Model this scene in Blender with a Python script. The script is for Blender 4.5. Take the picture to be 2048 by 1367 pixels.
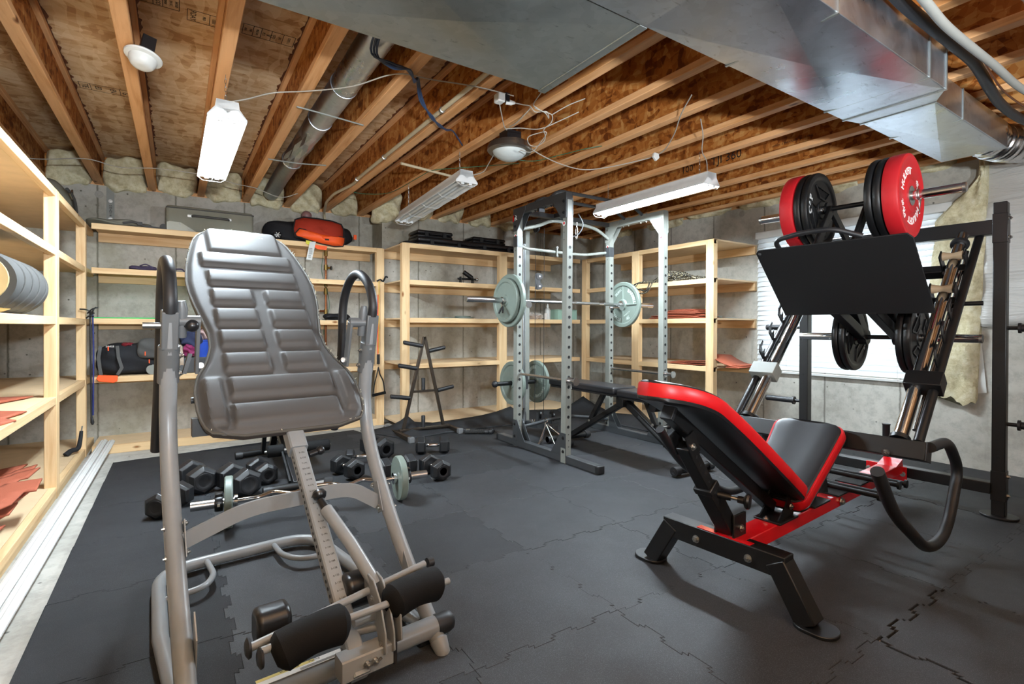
import bpy, bmesh, math, random
from mathutils import Vector, Matrix, Euler
PI = math.pi
D = bpy.data
S = bpy.context.scene
COL = S.collection
for o in list(D.objects): D.objects.remove(o, do_unlink=True)

# ---------------------------------------------------------------- camera
cam_data = D.cameras.new('camera'); cam = D.objects.new('camera', cam_data); COL.objects.link(cam)
_f, _yaw, _pitch, _roll, _cy = 1017.4, 0.581996, -0.0057975, 0.0026474, 658.25
_F = Vector((math.sin(_yaw)*math.cos(_pitch), math.cos(_yaw)*math.cos(_pitch), math.sin(_pitch)))
_r = Vector((math.cos(_yaw), -math.sin(_yaw), 0)); _u = _r.cross(_F)
_r2 = _r*math.cos(_roll) + _u*math.sin(_roll); _u2 = _r2.cross(_F)
cam.matrix_world = Matrix(((_r2.x, _u2.x, -_F.x, 0), (_r2.y, _u2.y, -_F.y, 0), (_r2.z, _u2.z, -_F.z, 1.10), (0, 0, 0, 1)))
cam_data.sensor_width = 36; cam_data.lens = _f/2048*36
cam_data.shift_y = (_cy-683.5)/2048; cam_data.clip_start = 0.02
S.camera = cam

# ---------------------------------------------------------------- view and sky
S.view_settings.view_transform = 'Standard'; S.view_settings.look = 'None'
S.view_settings.gamma = 1; S.view_settings.use_curve_mapping = False
S.view_settings.exposure = 0.3
TUBE_STRENGTH = 400.0
world = D.worlds.new('overcast_sky'); S.world = world; world.use_nodes = True
world.node_tree.nodes['Background'].inputs[0].default_value = (0.86, 0.93, 1.0, 1)
world.node_tree.nodes['Background'].inputs[1].default_value = 8.0

# ---------------------------------------------------------------- materials
def nodes(name):
    m = D.materials.new(name); m.use_nodes = True
    nt = m.node_tree; b = nt.nodes['Principled BSDF']
    return m, nt, b
def N(nt, t, **kw):
    n = nt.nodes.new(t)
    for k, v in kw.items():
        if k.startswith('i_'):
            key = k[2:].replace('_', ' ')
            n.inputs[key].default_value = v
        else: setattr(n, k, v)
    return n
def L(nt, a, b): nt.links.new(a, b)
def rgb(h):
    h = h.lstrip('#'); c = [int(h[i:i+2], 16)/255 for i in (0, 2, 4)]
    return tuple((x/12.92 if x <= .04045 else ((x+.055)/1.055)**2.4) for x in c) + (1,)
def ramp(nt, fac, stops):
    r = N(nt, 'ShaderNodeValToRGB'); e = r.color_ramp.elements
    while len(e) < len(stops): e.new(.5)
    for k, (p, c) in enumerate(stops): e[k].position = p; e[k].color = c
    L(nt, fac, r.inputs[0]); return r.outputs[0]
def coords(nt, scale=(1, 1, 1), kind='Object', rot=(0, 0, 0)):
    tc = N(nt, 'ShaderNodeTexCoord'); mp = N(nt, 'ShaderNodeMapping')
    mp.inputs['Scale'].default_value = scale; mp.inputs['Rotation'].default_value = rot
    L(nt, tc.outputs[kind], mp.inputs[0]); return mp.outputs[0]
def noise(nt, vec, scale, detail=4, rough=.55, dist=0.):
    n = N(nt, 'ShaderNodeTexNoise'); n.inputs['Scale'].default_value = scale; n.inputs['Detail'].default_value = detail
    n.inputs['Roughness'].default_value = rough; n.inputs['Distortion'].default_value = dist
    L(nt, vec, n.inputs['Vector']); return n
def bump(nt, b, h, strength=.3, dist=.01):
    n = N(nt, 'ShaderNodeBump'); n.inputs['Strength'].default_value = strength; n.inputs['Distance'].default_value = dist
    L(nt, h, n.inputs['Height']); L(nt, n.outputs[0], b.inputs['Normal'])
def mix(nt, fac, a, b_, mode='MIX'):
    n = N(nt, 'ShaderNodeMix', data_type='RGBA', blend_type=mode)
    for s, v in ((0, fac), (6, a), (7, b_)):
        if hasattr(v, 'is_linked'): L(nt, v, n.inputs[s])
        else: n.inputs[s].default_value = v
    return n.outputs[2]
def plain(name, col, rough=.5, metal=0., spec=.5, grain=0., gscale=60, coat=0.):
    m, nt, b = nodes(name)
    c = rgb(col) if isinstance(col, str) else col
    b.inputs['Base Color'].default_value = c; b.inputs['Roughness'].default_value = rough
    b.inputs['Metallic'].default_value = metal; b.inputs['Specular IOR Level'].default_value = spec
    b.inputs['Coat Weight'].default_value = coat
    v = coords(nt)
    n = noise(nt, v, 9, 5, .6)
    d = tuple(x*.82 for x in c[:3])+(1,)
    L(nt, mix(nt, n.outputs['Fac'], d, tuple(min(1, x*1.12) for x in c[:3])+(1,)), b.inputs['Base Color'])
    if grain: bump(nt, b, noise(nt, v, gscale, 2).outputs['Fac'], grain, .002)
    return m
def wood(name, axis, light, dark, knot, contrast=1.):
    m, nt, b = nodes(name)
    sc = [14, 14, 14]; sc[axis] = .9
    v = coords(nt, tuple(sc))
    n = noise(nt, v, 1.6, 5, .6, .6)
    base = ramp(nt, n.outputs['Fac'], [(.3, dark), (.52, light), (.72, tuple(min(1, x*1.08) for x in light[:3])+(1,))])
    sk = [5, 5, 5]; sk[axis] = 2.2
    vo = N(nt, 'ShaderNodeTexVoronoi'); vo.inputs['Scale'].default_value = 1.; vo.inputs['Randomness'].default_value = 1.
    L(nt, coords(nt, tuple(sk)), vo.inputs['Vector'])
    kn = ramp(nt, vo.outputs['Distance'], [(.03, (1, 1, 1, 1)), (.085, (0, 0, 0, 1))])
    L(nt, mix(nt, kn, base, knot), b.inputs['Base Color'])
    b.inputs['Roughness'].default_value = .62; b.inputs['Specular IOR Level'].default_value = .3
    bump(nt, b, n.outputs['Fac'], .12, .004)
    return m
def osb(name, cols, scale=1., stretch=(1, 1, 1), rot=(0, 0, 0)):
    m, nt, b = nodes(name)
    v = coords(nt, stretch, rot=rot)
    w = noise(nt, v, 3*scale, 2); add = N(nt, 'ShaderNodeVectorMath', operation='MULTIPLY_ADD')
    L(nt, w.outputs['Color'], add.inputs[0]); add.inputs[1].default_value = (.12, .12, .12); L(nt, v, add.inputs[2])
    outs = []
    for k, (sx, sy, sz, r) in enumerate(((8, 30, 30, .4), (28, 9, 28, -.5), (17, 17, 5, 1.1))):
        mp = N(nt, 'ShaderNodeMapping'); mp.inputs['Scale'].default_value = (sx*scale, sy*scale, sz*scale)
        mp.inputs['Rotation'].default_value = (r, r*.6, r); L(nt, add.outputs[0], mp.inputs[0])
        vo = N(nt, 'ShaderNodeTexVoronoi'); vo.inputs['Scale'].default_value = 1.
        L(nt, mp.outputs[0], vo.inputs['Vector']); outs.append(vo.outputs['Color'])
    sep = [N(nt, 'ShaderNodeSeparateColor') for _ in outs]
    for s, o in zip(sep, outs): L(nt, o, s.inputs[0])
    a = N(nt, 'ShaderNodeMath', operation='ADD'); L(nt, sep[0].outputs[0], a.inputs[0]); L(nt, sep[1].outputs[1], a.inputs[1])
    a2 = N(nt, 'ShaderNodeMath', operation='MULTIPLY_ADD'); L(nt, a.outputs[0], a2.inputs[0]); a2.inputs[1].default_value = .36
    a3 = N(nt, 'ShaderNodeMath', operation='MULTIPLY'); L(nt, sep[2].outputs[2], a3.inputs[0]); a3.inputs[1].default_value = .28
    L(nt, a3.outputs[0], a2.inputs[2])
    big = noise(nt, v, 1.1, 3)
    c = ramp(nt, a2.outputs[0], [(.2, cols[0]), (.36, cols[1]), (.55, cols[2]), (.78, cols[3])])
    L(nt, mix(nt, big.outputs['Fac'], c, mix(nt, .5, c, cols[0]), 'MIX'), b.inputs['Base Color'])
    b.inputs['Roughness'].default_value = .7; b.inputs['Specular IOR Level'].default_value = .25
    bump(nt, b, a2.outputs[0], .2, .003)
    return m
def make_concrete(name, base, dark, seam_axis=None, seam=.61):
    m, nt, b = nodes(name)
    v = coords(nt)
    n1 = noise(nt, v, 1.3, 8, .62); n2 = noise(nt, v, 14, 6, .7); n3 = noise(nt, coords(nt, (5, 5, .5)), 1.5, 4, .6)
    c = ramp(nt, n1.outputs['Fac'], [(.3, dark), (.55, base), (.75, tuple(min(1, x*1.22) for x in base[:3])+(1,))])
    c = mix(nt, ramp(nt, n2.outputs['Fac'], [(.35, (.35, .35, .35, 1)), (.55, (0, 0, 0, 1))]), c, tuple(x*.55 for x in dark[:3])+(1,))
    c = mix(nt, ramp(nt, n3.outputs['Fac'], [(.62, (0, 0, 0, 1)), (.8, (.5, .5, .5, 1))]), c, tuple(x*.6 for x in dark[:3])+(1,))
    vo = N(nt, 'ShaderNodeTexVoronoi'); vo.inputs['Scale'].default_value = 9; L(nt, v, vo.inputs['Vector'])
    pit = ramp(nt, vo.outputs['Distance'], [(.04, (1, 1, 1, 1)), (.09, (0, 0, 0, 1))])
    c = mix(nt, pit, c, tuple(x*.35 for x in dark[:3])+(1,))
    if seam_axis is not None:
        tc = N(nt, 'ShaderNodeTexCoord'); sp = N(nt, 'ShaderNodeSeparateXYZ'); L(nt, tc.outputs['Object'], sp.inputs[0])
        wob = N(nt, 'ShaderNodeMath', operation='MULTIPLY_ADD'); L(nt, n2.outputs['Fac'], wob.inputs[0]); wob.inputs[1].default_value = .02
        L(nt, sp.outputs[seam_axis], wob.inputs[2])
        md = N(nt, 'ShaderNodeMath', operation='PINGPONG'); L(nt, wob.outputs[0], md.inputs[0]); md.inputs[1].default_value = seam/2
        sm = ramp(nt, md.outputs[0], [(.0, (1, 1, 1, 1)), (.012, (0, 0, 0, 1))])
        c = mix(nt, sm, c, tuple(x*.45 for x in dark[:3])+(1,))
    L(nt, c, b.inputs['Base Color']); b.inputs['Roughness'].default_value = .85
    b.inputs['Specular IOR Level'].default_value = .25
    bump(nt, b, n2.outputs['Fac'], .25, .008)
    return m
def make_rubber(name, base, speck, rough=.66):
    m, nt, b = nodes(name)
    v = coords(nt)
    g = noise(nt, v, 420, 2, .5); big = noise(nt, v, 2.2, 6, .65); sc = noise(nt, coords(nt, (3, 9, 3), rot=(0, 0, .5)), 2.4, 8, .7, .8)
    c = mix(nt, ramp(nt, g.outputs['Fac'], [(.56, (0, 0, 0, 1)), (.66, (1, 1, 1, 1))]), base, speck)
    c = mix(nt, ramp(nt, big.outputs['Fac'], [(.35, (0, 0, 0, 1)), (.75, (.5, .5, .5, 1))]), c, tuple(x*1.7 for x in base[:3])+(1,))
    c = mix(nt, ramp(nt, sc.outputs['Fac'], [(.66, (0, 0, 0, 1)), (.78, (.35, .35, .35, 1))]), c, tuple(x*3.2 for x in base[:3])+(1,))
    L(nt, c, b.inputs['Base Color'])
    L(nt, ramp(nt, big.outputs['Fac'], [(.3, (rough-.08,)*3+(1,)), (.7, (rough+.1,)*3+(1,))]), b.inputs['Roughness'])
    b.inputs['Specular IOR Level'].default_value = .35
    bump(nt, b, g.outputs['Fac'], .25, .002)
    return m
def make_galv(name, base, r0, r1, warp=.08):
    m, nt, b = nodes(name)
    v = coords(nt)
    vo = N(nt, 'ShaderNodeTexVoronoi'); vo.inputs['Scale'].default_value = 26; L(nt, v, vo.inputs['Vector'])
    n = noise(nt, v, 2.0, 5, .6, .6); n2 = noise(nt, coords(nt, (4, 14, 4), rot=(0, 0, .3)), 3, 8, .7, .5)
    s = N(nt, 'ShaderNodeSeparateColor'); L(nt, vo.outputs['Color'], s.inputs[0])
    c = mix(nt, s.outputs[0], tuple(x*.9 for x in base[:3])+(1,), base)
    c = mix(nt, ramp(nt, n2.outputs['Fac'], [(.6, (0, 0, 0, 1)), (.68, (.55, .55, .55, 1))]), c, tuple(x*.35 for x in base[:3])+(1,))
    L(nt, c, b.inputs['Base Color']); b.inputs['Metallic'].default_value = 1.
    L(nt, ramp(nt, n.outputs['Fac'], [(.35, (r0,)*3+(1,)), (.65, (r1,)*3+(1,))]), b.inputs['Roughness'])
    bump(nt, b, noise(nt, v, 1.4, 2, .4, .4).outputs['Fac'], warp, .12)
    return m
def emis(name, col, strength):
    m, nt, b = nodes(name)
    b.inputs['Base Color'].default_value = (.8, .8, .8, 1)
    b.inputs['Emission Color'].default_value = col; b.inputs['Emission Strength'].default_value = strength
    return m

PL, PD, PK = rgb('#e3c294'), rgb('#d2a878'), rgb('#8a5428')
M = {}
for k, a in (('x', 0), ('y', 1), ('z', 2)):
    M['pine_'+k] = wood('pine_grain_'+k, a, PL, PD, PK)
M['flange'] = wood('joist_flange_wood', 1, rgb('#dca774'), rgb('#c48a52'), rgb('#6b3a17'))
M['web'] = osb('joist_web_strand_board', (rgb('#6a340c'), rgb('#a05c20'), rgb('#b97434'), rgb('#d29a58')))
M['subfloor'] = osb('subfloor_strand_board', (rgb('#b0865a'), rgb('#d4ae82'), rgb('#e2c49a'), rgb('#f0d8b2')), .8)
M['shelf_top'] = plain('particle_board', '#dcc09a', .7, spec=.25)
M['concrete_x'] = make_concrete('poured_concrete_back', rgb('#b4afa5'), rgb('#96917f'), 0)
M['concrete_y'] = make_concrete('poured_concrete_side', rgb('#bdbab0'), rgb('#9f9b90'), 1)
M['floor'] = make_concrete('concrete_slab', rgb('#b5b2aa'), rgb('#96938a'))
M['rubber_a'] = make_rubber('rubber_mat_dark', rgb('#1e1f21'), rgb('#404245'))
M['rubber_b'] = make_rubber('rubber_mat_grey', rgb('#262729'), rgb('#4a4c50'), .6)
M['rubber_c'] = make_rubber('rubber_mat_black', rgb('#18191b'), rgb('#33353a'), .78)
M['galv'] = make_galv('galvanised_sheet_shiny', rgb('#c3cad2'), .24, .42)
M['galv_dull'] = make_galv('galvanised_sheet_dull', rgb('#b4bab8'), .34, .5)
M['foil'] = make_galv('crinkled_foil', rgb('#cccccc'), .15, .3, .6)
M['black'] = plain('black_powder_coat', '#101011', .4, spec=.5, grain=.08, gscale=300)
M['black_matte'] = plain('black_matte', '#0c0c0d', .7)
M['black_plastic'] = plain('black_plastic', '#18181a', .32)
M['black_rubber'] = plain('black_rubber_grip', '#1c1c1e', .5)
M['foam'] = plain('black_foam', '#0c0c0d', .85, spec=.25, grain=.3, gscale=500)
M['vinyl'] = plain('black_vinyl', '#1e1e21', .36, grain=.1, gscale=400)
M['red_vinyl'] = plain('red_vinyl', '#c91018', .38)
M['red_paint'] = plain('red_paint', '#cf1019', .22, coat=.4)
M['red_rubber'] = plain('red_rubber', '#b81820', .5)
M['grey_paint'] = plain('silver_grey_paint', '#848789', .34, spec=.5)
M['grey_dark'] = plain('mid_grey_paint', '#5c5f61', .4)
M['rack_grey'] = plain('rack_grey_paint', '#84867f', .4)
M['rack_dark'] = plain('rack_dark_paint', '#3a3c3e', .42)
M['grey_vinyl'] = plain('grey_vinyl', '#413e3c', .6, grain=.1, gscale=300)
M['chrome'] = plain('chrome', '#dddddd', .12, 1.)
M['chrome_worn'] = plain('worn_chrome', '#cfcfcf', .25, 1.)
M['steel'] = plain('bolt_steel', '#b5b5b2', .35, 1.)
M['raw_steel'] = plain('raw_steel', '#5a5148', .38, .9)
M['green_iron'] = plain('sage_green_iron', '#747f76', .45, grain=.15, gscale=200)
M['white'] = plain('white_plastic', '#cfcfca', .45)
M['white_metal'] = plain('white_enamel', '#dedfdd', .4)
M['white_text'] = plain('white_lettering', '#e8e8e4', .6)
M['black_text'] = plain('black_ink', '#1c140c', .8)
M['insul'] = None
M['holes_mats'] = None
M['tube_on'] = emis('lit_tube', (.77, .90, 1.0, 1), TUBE_STRENGTH)
M['tube_fill'] = emis('fill_lit_tube', (.77, .90, 1.0, 1), 12.0)  # weak glow for the added strip lights out of view
M['rope_dark'] = plain('dark_rope', '#1f1e1d', .9)

# ---------------------------------------------------------------- mesh builder
def frame(d, up=None):
    d = Vector(d).normalized(); up = Vector(up) if up is not None else Vector((0, 0, 1))
    if abs(d.dot(up.normalized())) > .999: up = Vector((0, 1, 0)) if abs(d.y) < .9 else Vector((1, 0, 0))
    x = up.cross(d).normalized(); y = d.cross(x)
    return x, y, d
class MB:
    def __init__(s): s.v = []; s.f = []; s.mi = []; s.cur = 0; s.marks = []
    def add(s, vs, fs):
        n = len(s.v); s.v += [Vector(p) for p in vs]; s.f += [tuple(i+n for i in f) for f in fs]; s.mi += [s.cur]*len(fs); return s
    def box(s, lo, hi):
        (a, b, c), (d, e, f) = lo, hi
        return s.add([(a, b, c), (d, b, c), (d, e, c), (a, e, c), (a, b, f), (d, b, f), (d, e, f), (a, e, f)],
                     [(0, 3, 2, 1), (4, 5, 6, 7), (0, 1, 5, 4), (1, 2, 6, 5), (2, 3, 7, 6), (3, 0, 4, 7)])
    def beam(s, p, q, w, h, up=None, ch=0.):
        """bar p->q, w across, h along up; ch chamfers its long edges"""
        p, q = Vector(p), Vector(q); x, y, d = frame(q-p, up); a, b = w/2, h/2
        if ch: sec = [(-a+ch, -b), (a-ch, -b), (a, -b+ch), (a, b-ch), (a-ch, b), (-a+ch, b), (-a, b-ch), (-a, -b+ch)]
        else: sec = [(-a, -b), (a, -b), (a, b), (-a, b)]
        n = len(sec)
        vs = [c + x*u + y*v for c in (p, q) for u, v in sec]
        fs = [(i, (i+1) % n, n+(i+1) % n, n+i) for i in range(n)] + [tuple(range(n))[::-1], tuple(range(n, 2*n))]
        return s.add(vs, fs)
    def cyl(s, p, q, r, r2=None, n=20, cap=True):
        p, q = Vector(p), Vector(q); r2 = r if r2 is None else r2; x, y, d = frame(q-p)
        cs = [(math.cos(2*PI*i/n), math.sin(2*PI*i/n)) for i in range(n)]
        vs = [p+(x*c+y*t)*r for c, t in cs] + [q+(x*c+y*t)*r2 for c, t in cs]
        fs = [(i, (i+1) % n, n+(i+1) % n, n+i) for i in range(n)]
        if cap: fs += [tuple(range(n))[::-1], tuple(range(n, 2*n))]
        return s.add(vs, fs)
    def lathe(s, prof, p, axis=(0, 0, 1), n=32, close=False):
        """prof: list of (radius, height along axis)"""
        p = Vector(p); x, y, d = frame(axis); vs = []; m = len(prof)
        for i in range(n):
            c, t = math.cos(2*PI*i/n), math.sin(2*PI*i/n)
            vs += [p + (x*c+y*t)*r + d*h for r, h in prof]
        fs = []
        for i in range(n):
            j = (i+1) % n
            for k in range(m if close else m-1):
                l = (k+1) % m; fs.append((i*m+k, j*m+k, j*m+l, i*m+l))
        if not close:
            if prof[0][0] > 1e-6: fs.append(tuple(i*m for i in range(n))[::-1])
            if prof[-1][0] > 1e-6: fs.append(tuple(i*m+m-1 for i in range(n)))
        return s.add(vs, fs)
    def tube(s, pts, r, n=12, closed=False, smooth=0, sx=1., up=None):
        """round (or flattened) tube along points, mitred"""
        pts = [Vector(p) for p in pts]
        if smooth: pts = spline(pts, smooth, closed)
        m = len(pts); rs = r if isinstance(r, (list, tuple)) else [r]*m
        if len(rs) != m: rs = [rs[0]+(rs[-1]-rs[0])*i/(m-1) for i in range(m)]
        tg = []
        for i in range(m):
            if closed: t = (pts[(i+1) % m]-pts[i-1])
            else: t = pts[min(i+1, m-1)]-pts[max(i-1, 0)]
            tg.append(t.normalized() if t.length > 1e-9 else Vector((0, 0, 1)))
        x, y, _ = frame(tg[0], up); vs = []
        for i in range(m):
            if i:
                x = (x - tg[i]*x.dot(tg[i])).normalized()
            y = tg[i].cross(x)
            vs += [pts[i] + (x*math.cos(2*PI*k/n)*sx + y*math.sin(2*PI*k/n))*rs[i] for k in range(n)]
        fs = []
        for i in range(m if closed else m-1):
            j = (i+1) % m
            for k in range(n): l = (k+1) % n; fs.append((i*n+k, i*n+l, j*n+l, j*n+k))
        if not closed: fs += [tuple(range(n))[::-1], tuple(range((m-1)*n, m*n))]
        return s.add(vs, fs)
    def sweep(s, pts, sec, up=(0, 0, 1), caps=True):
        """sweep a closed section [(u,v)] along points with fixed up"""
        pts = [Vector(p) for p in pts]; m = len(pts); n = len(sec); vs = []
        for i in range(m):
            t = pts[min(i+1, m-1)]-pts[max(i-1, 0)]
            x, y, _ = frame(t, up)
            k = 1.
            if 0 < i < m-1:
                a = (pts[i]-pts[i-1]).normalized(); b = (pts[i+1]-pts[i]).normalized(); k = 1/max(.5, math.cos(a.angle(b)/2))
            vs += [pts[i]+x*u*k+y*v*(1 if abs(t.normalized().dot(Vector(up))) < .05 else 1) for u, v in sec]
        fs = [(i*n+k, i*n+(k+1) % n, (i+1)*n+(k+1) % n, (i+1)*n+k) for i in range(m-1) for k in range(n)]
        if caps: fs += [tuple(range(n))[::-1], tuple(range((m-1)*n, m*n))]
        return s.add(vs, fs)
    def prism(s, poly, o, u, v, thick):
        """polygon [(a,b)] in the plane o + a*u + b*v, extruded by thick along u x v"""
        o, u, v = Vector(o), Vector(u).normalized(), Vector(v).normalized(); w = u.cross(v)
        n = len(poly); vs = [o+u*a+v*b for a, b in poly] + [o+u*a+v*b+w*thick for a, b in poly]
        fs = [(i, (i+1) % n, n+(i+1) % n, n+i) for i in range(n)] + [tuple(range(n))[::-1], tuple(range(n, 2*n))]
        return s.add(vs, fs)
    def sphere(s, c, r, n=16, sc=(1, 1, 1)):
        prof = [(math.sin(PI*k/(n//2)), -math.cos(PI*k/(n//2))) for k in range(n//2+1)]
        m = MB().lathe(prof, (0, 0, 0), (0, 0, 1), n)
        return s.add([Vector(c)+Vector((p.x*r*sc[0], p.y*r*sc[1], p.z*r*sc[2])) for p in m.v], m.f)
    def merge(s, o, mat=None):
        return s.add([(mat @ p) if mat else p for p in o.v], o.f)
    def xf(s, mat): s.v = [mat @ p for p in s.v]; return s
    def build(s, name, mat, parent=None, smooth=True, bevel=0., seg=2, subsurf=0, world=False, kind=None, solid=0., label=None):
        if len(s.marks) > 1:      # several bolts collected in one go: one object each
            mk = s.marks+[(len(s.v), len(s.f))]
            for (v0, f0), (v1, f1) in zip(mk, mk[1:]):
                c = MB(); c.add(s.v[v0:v1], [tuple(i-v0 for i in f) for f in s.f[f0:f1]]); last = c.build(name, mat, parent, smooth, bevel, seg, subsurf, world, kind, solid, label)
            return last
        me = D.meshes.new(name); vs = s.v
        if world and parent is not None:
            inv = wmat(parent).inverted(); vs = [inv @ p for p in vs]
        me.from_pydata([tuple(p) for p in vs], [], s.f)
        mats = mat if isinstance(mat, (list, tuple)) else [mat]
        for mm in mats: me.materials.append(mm if not isinstance(mm, str) else M[mm])
        me.polygons.foreach_set('material_index', s.mi)
        bm = bmesh.new(); bm.from_mesh(me); bmesh.ops.remove_doubles(bm, verts=bm.verts, dist=1e-6)
        bmesh.ops.recalc_face_normals(bm, faces=bm.faces); bm.to_mesh(me); bm.free()
        if smooth:
            me.shade_smooth()
            if not subsurf: me.set_sharp_from_angle(angle=math.radians(38))
        o = D.objects.new(name, me); COL.objects.link(o)
        if parent is not None: o.parent = parent
        if solid: d = o.modifiers.new('thickness', 'SOLIDIFY'); d.thickness = solid; d.offset = 0
        if bevel:
            d = o.modifiers.new('bevel', 'BEVEL'); d.width = bevel; d.segments = seg; d.limit_method = 'ANGLE'; d.angle_limit = math.radians(40); d.harden_normals = False
        if subsurf: d = o.modifiers.new('subsurf', 'SUBSURF'); d.levels = subsurf; d.render_levels = subsurf
        if kind: o['kind'] = kind
        if label: o['label'] = label
        return o
def wmat(o):
    m = o.matrix_basis.copy()
    return m if o.parent is None else wmat(o.parent) @ m
def spline(pts, k, closed=False):
    out = []; m = len(pts)
    rng = range(m) if closed else range(m-1)
    for i in rng:
        p1, p2 = pts[i], pts[(i+1) % m]
        p0 = pts[i-1] if (i > 0 or closed) else p1*2-p2
        p3 = pts[(i+2) % m] if (i+2 < m or closed) else p2*2-p1
        for j in range(k):
            t = j/k
            out.append(.5*((2*p1)+(p2-p0)*t+(2*p0-5*p1+4*p2-p3)*t*t+(3*p1-p0-3*p2+p3)*t**3))
    if not closed: out.append(pts[-1])
    return out
def fillet(pts, r, k=6):
    """round the corners of a polyline"""
    pts = [Vector(p) for p in pts]; out = [pts[0]]
    for i in range(1, len(pts)-1):
        a, b, c = pts[i-1], pts[i], pts[i+1]
        rr = r[i-1] if isinstance(r, (list, tuple)) else r
        d1, d2 = (a-b), (c-b); t = min(rr, d1.length*.49, d2.length*.49)
        if t < 1e-4: out.append(b); continue
        p, q = b+d1.normalized()*t, b+d2.normalized()*t
        for j in range(k+1):
            s_ = j/k; out.append(p*(1-s_)**2+b*2*s_*(1-s_)+q*s_*s_)
    out.append(pts[-1]); return out
def thing(name, label, cat, loc=(0, 0, 0), rotz=0, group=None):
    o = D.objects.new(name, None); COL.objects.link(o); o.empty_display_size = .1
    o.location = loc; o.rotation_euler = (0, 0, rotz); tag(o, label, cat, group); return o
def tag(o, label, cat, group=None):
    o['label'] = label; o['category'] = cat
    if group: o['group'] = group
    return o
def dup(root, loc=None, rot=None, label=None, group=None):
    r = root.copy(); COL.objects.link(r)
    if loc is not None: r.location = loc
    if rot is not None: r.rotation_euler = rot
    if label: r['label'] = label
    if group: r['group'] = group
    for ch in list(root.children):
        c = ch.copy(); COL.objects.link(c); c.parent = r
        for g in list(ch.children):
            e = g.copy(); COL.objects.link(e); e.parent = c
    return r
def rrect(w, h, r, k=5):
    """rounded rectangle outline centred on 0"""
    out = []
    for cx, cy, a0 in ((w/2-r, h/2-r, 0), (-w/2+r, h/2-r, 90), (-w/2+r, -h/2+r, 180), (w/2-r, -h/2+r, 270)):
        for j in range(k+1):
            a = math.radians(a0+90*j/k); out.append((cx+r*math.cos(a), cy+r*math.sin(a)))
    return out
def text_mb(txt, size, depth=.001, arc=None, align='CENTER', bold=0.):
    """letters as solid mesh in the xy plane; arc=(radius, centre angle deg, inward) bends them on a circle"""
    cu = D.curves.new('letters', 'FONT'); cu.body = txt; cu.size = size; cu.align_x = align; cu.align_y = 'CENTER'
    cu.extrude = depth/2; cu.offset = bold; cu.resolution_u = 2
    o = D.objects.new('letters', cu); COL.objects.link(o)
    bpy.context.view_layer.update()
    me = D.meshes.new_from_object(o.evaluated_get(bpy.context.evaluated_depsgraph_get()))
    vs = [v.co.copy() for v in me.vertices]; fs = [tuple(p.vertices) for p in me.polygons]
    D.objects.remove(o); D.meshes.remove(me); D.curves.remove(cu)
    if arc:
        R_, a0, inward = arc; out = []
        for v in vs:
            if not inward: a = math.radians(a0) - v.x/R_; rr = R_+v.y; out.append(Vector((rr*math.cos(a), rr*math.sin(a), v.z)))
            else: a = math.radians(a0) + v.x/R_; rr = R_-v.y; out.append(Vector((rr*math.cos(a), rr*math.sin(a), v.z)))
        vs = out
    return MB().add(vs, fs)
def axes(o, x, y, z=None):
    x, y = Vector(x).normalized(), Vector(y).normalized(); z = x.cross(y) if z is None else Vector(z).normalized()
    o = Vector(o)
    return Matrix(((x.x, y.x, z.x, o.x), (x.y, y.y, z.y, o.y), (x.z, y.z, z.z, o.z), (0, 0, 0, 1)))
# ---------------------------------------------------------------- setting
FZ = -0.015            # concrete floor; the mat tops lie at z = 0
XL, XR, YB, YB2, YF = -1.38, 5.2, 6.1, 5.75, -2.6
XJ = 2.72              # where the foundation wall jogs (behind the shelving)
WT = 2.41              # top of the foundation wall
CZ = 2.72              # underside of the subfloor
def struct(name, mb, mat, parent=None, **kw):
    o = mb.build(name, mat, parent, **kw)
    if parent is None: o['kind'] = 'structure'
    return o
struct('floor', MB().box((XL-.3, YF-.3, FZ-.2), (XR+.3, YB+.3, FZ)), 'floor', smooth=False)
struct('wall_left', MB().box((XL-.25, YF, FZ), (XL, YB+.2, WT)), 'concrete_y', smooth=False)
XJG = 1.98
struct('wall_back', MB().box((XL, YB, FZ), (XJG, YB+.2, WT)).box((XJG, YB2, FZ), (XR, YB+.2, WT)), 'concrete_x', smooth=False)
# right wall with window opening
WY0, WY1, WZ0, WZ1 = 1.52, 3.02, .66, 2.04
struct('wall_right', MB().box((XR, YF, FZ), (XR+.25, WY0, WT)).box((XR, WY1, FZ), (XR+.25, YB2, WT))
       .box((XR, WY0, FZ), (XR+.25, WY1, WZ0)).box((XR, WY0, WZ1), (XR+.25, WY1, WT)), 'concrete_y', smooth=False)
struct('wall_front', MB().box((XL-.25, YF-.2, FZ), (XR+.25, YF, CZ)), 'concrete_x', smooth=False)
# framing above the foundation, at the joist ends
struct('trim_1', MB().box((XL-.25, YB+.17, WT), (XJG, YB+.2, CZ)).box((XJG, YB2+.17, WT), (XR+.25, YB2+.2, CZ)).box((XJG, YB2+.17, WT), (XJG+.02, YB+.2, CZ))
       .box((XR+.17, YF, WT), (XR+.2, YB2+.2, CZ)).box((XL-.2, YF, WT), (XL-.17, YB+.2, CZ)), 'web', smooth=False)
struct('trim_2', MB().box((XL-.2, YB+.02, WT), (XJG, YB+.17, WT+.038)).box((XJG, YB2+.02, WT), (XR+.2, YB2+.17, WT+.038))
       .box((XR+.02, YF, WT), (XR+.17, YB2+.1, WT+.038)), 'flange', smooth=False)
ceil = struct('ceiling', MB().box((XL-.3, YF-.3, CZ), (XR+.3, YB+.3, CZ+.02)), 'subfloor', smooth=False)
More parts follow.
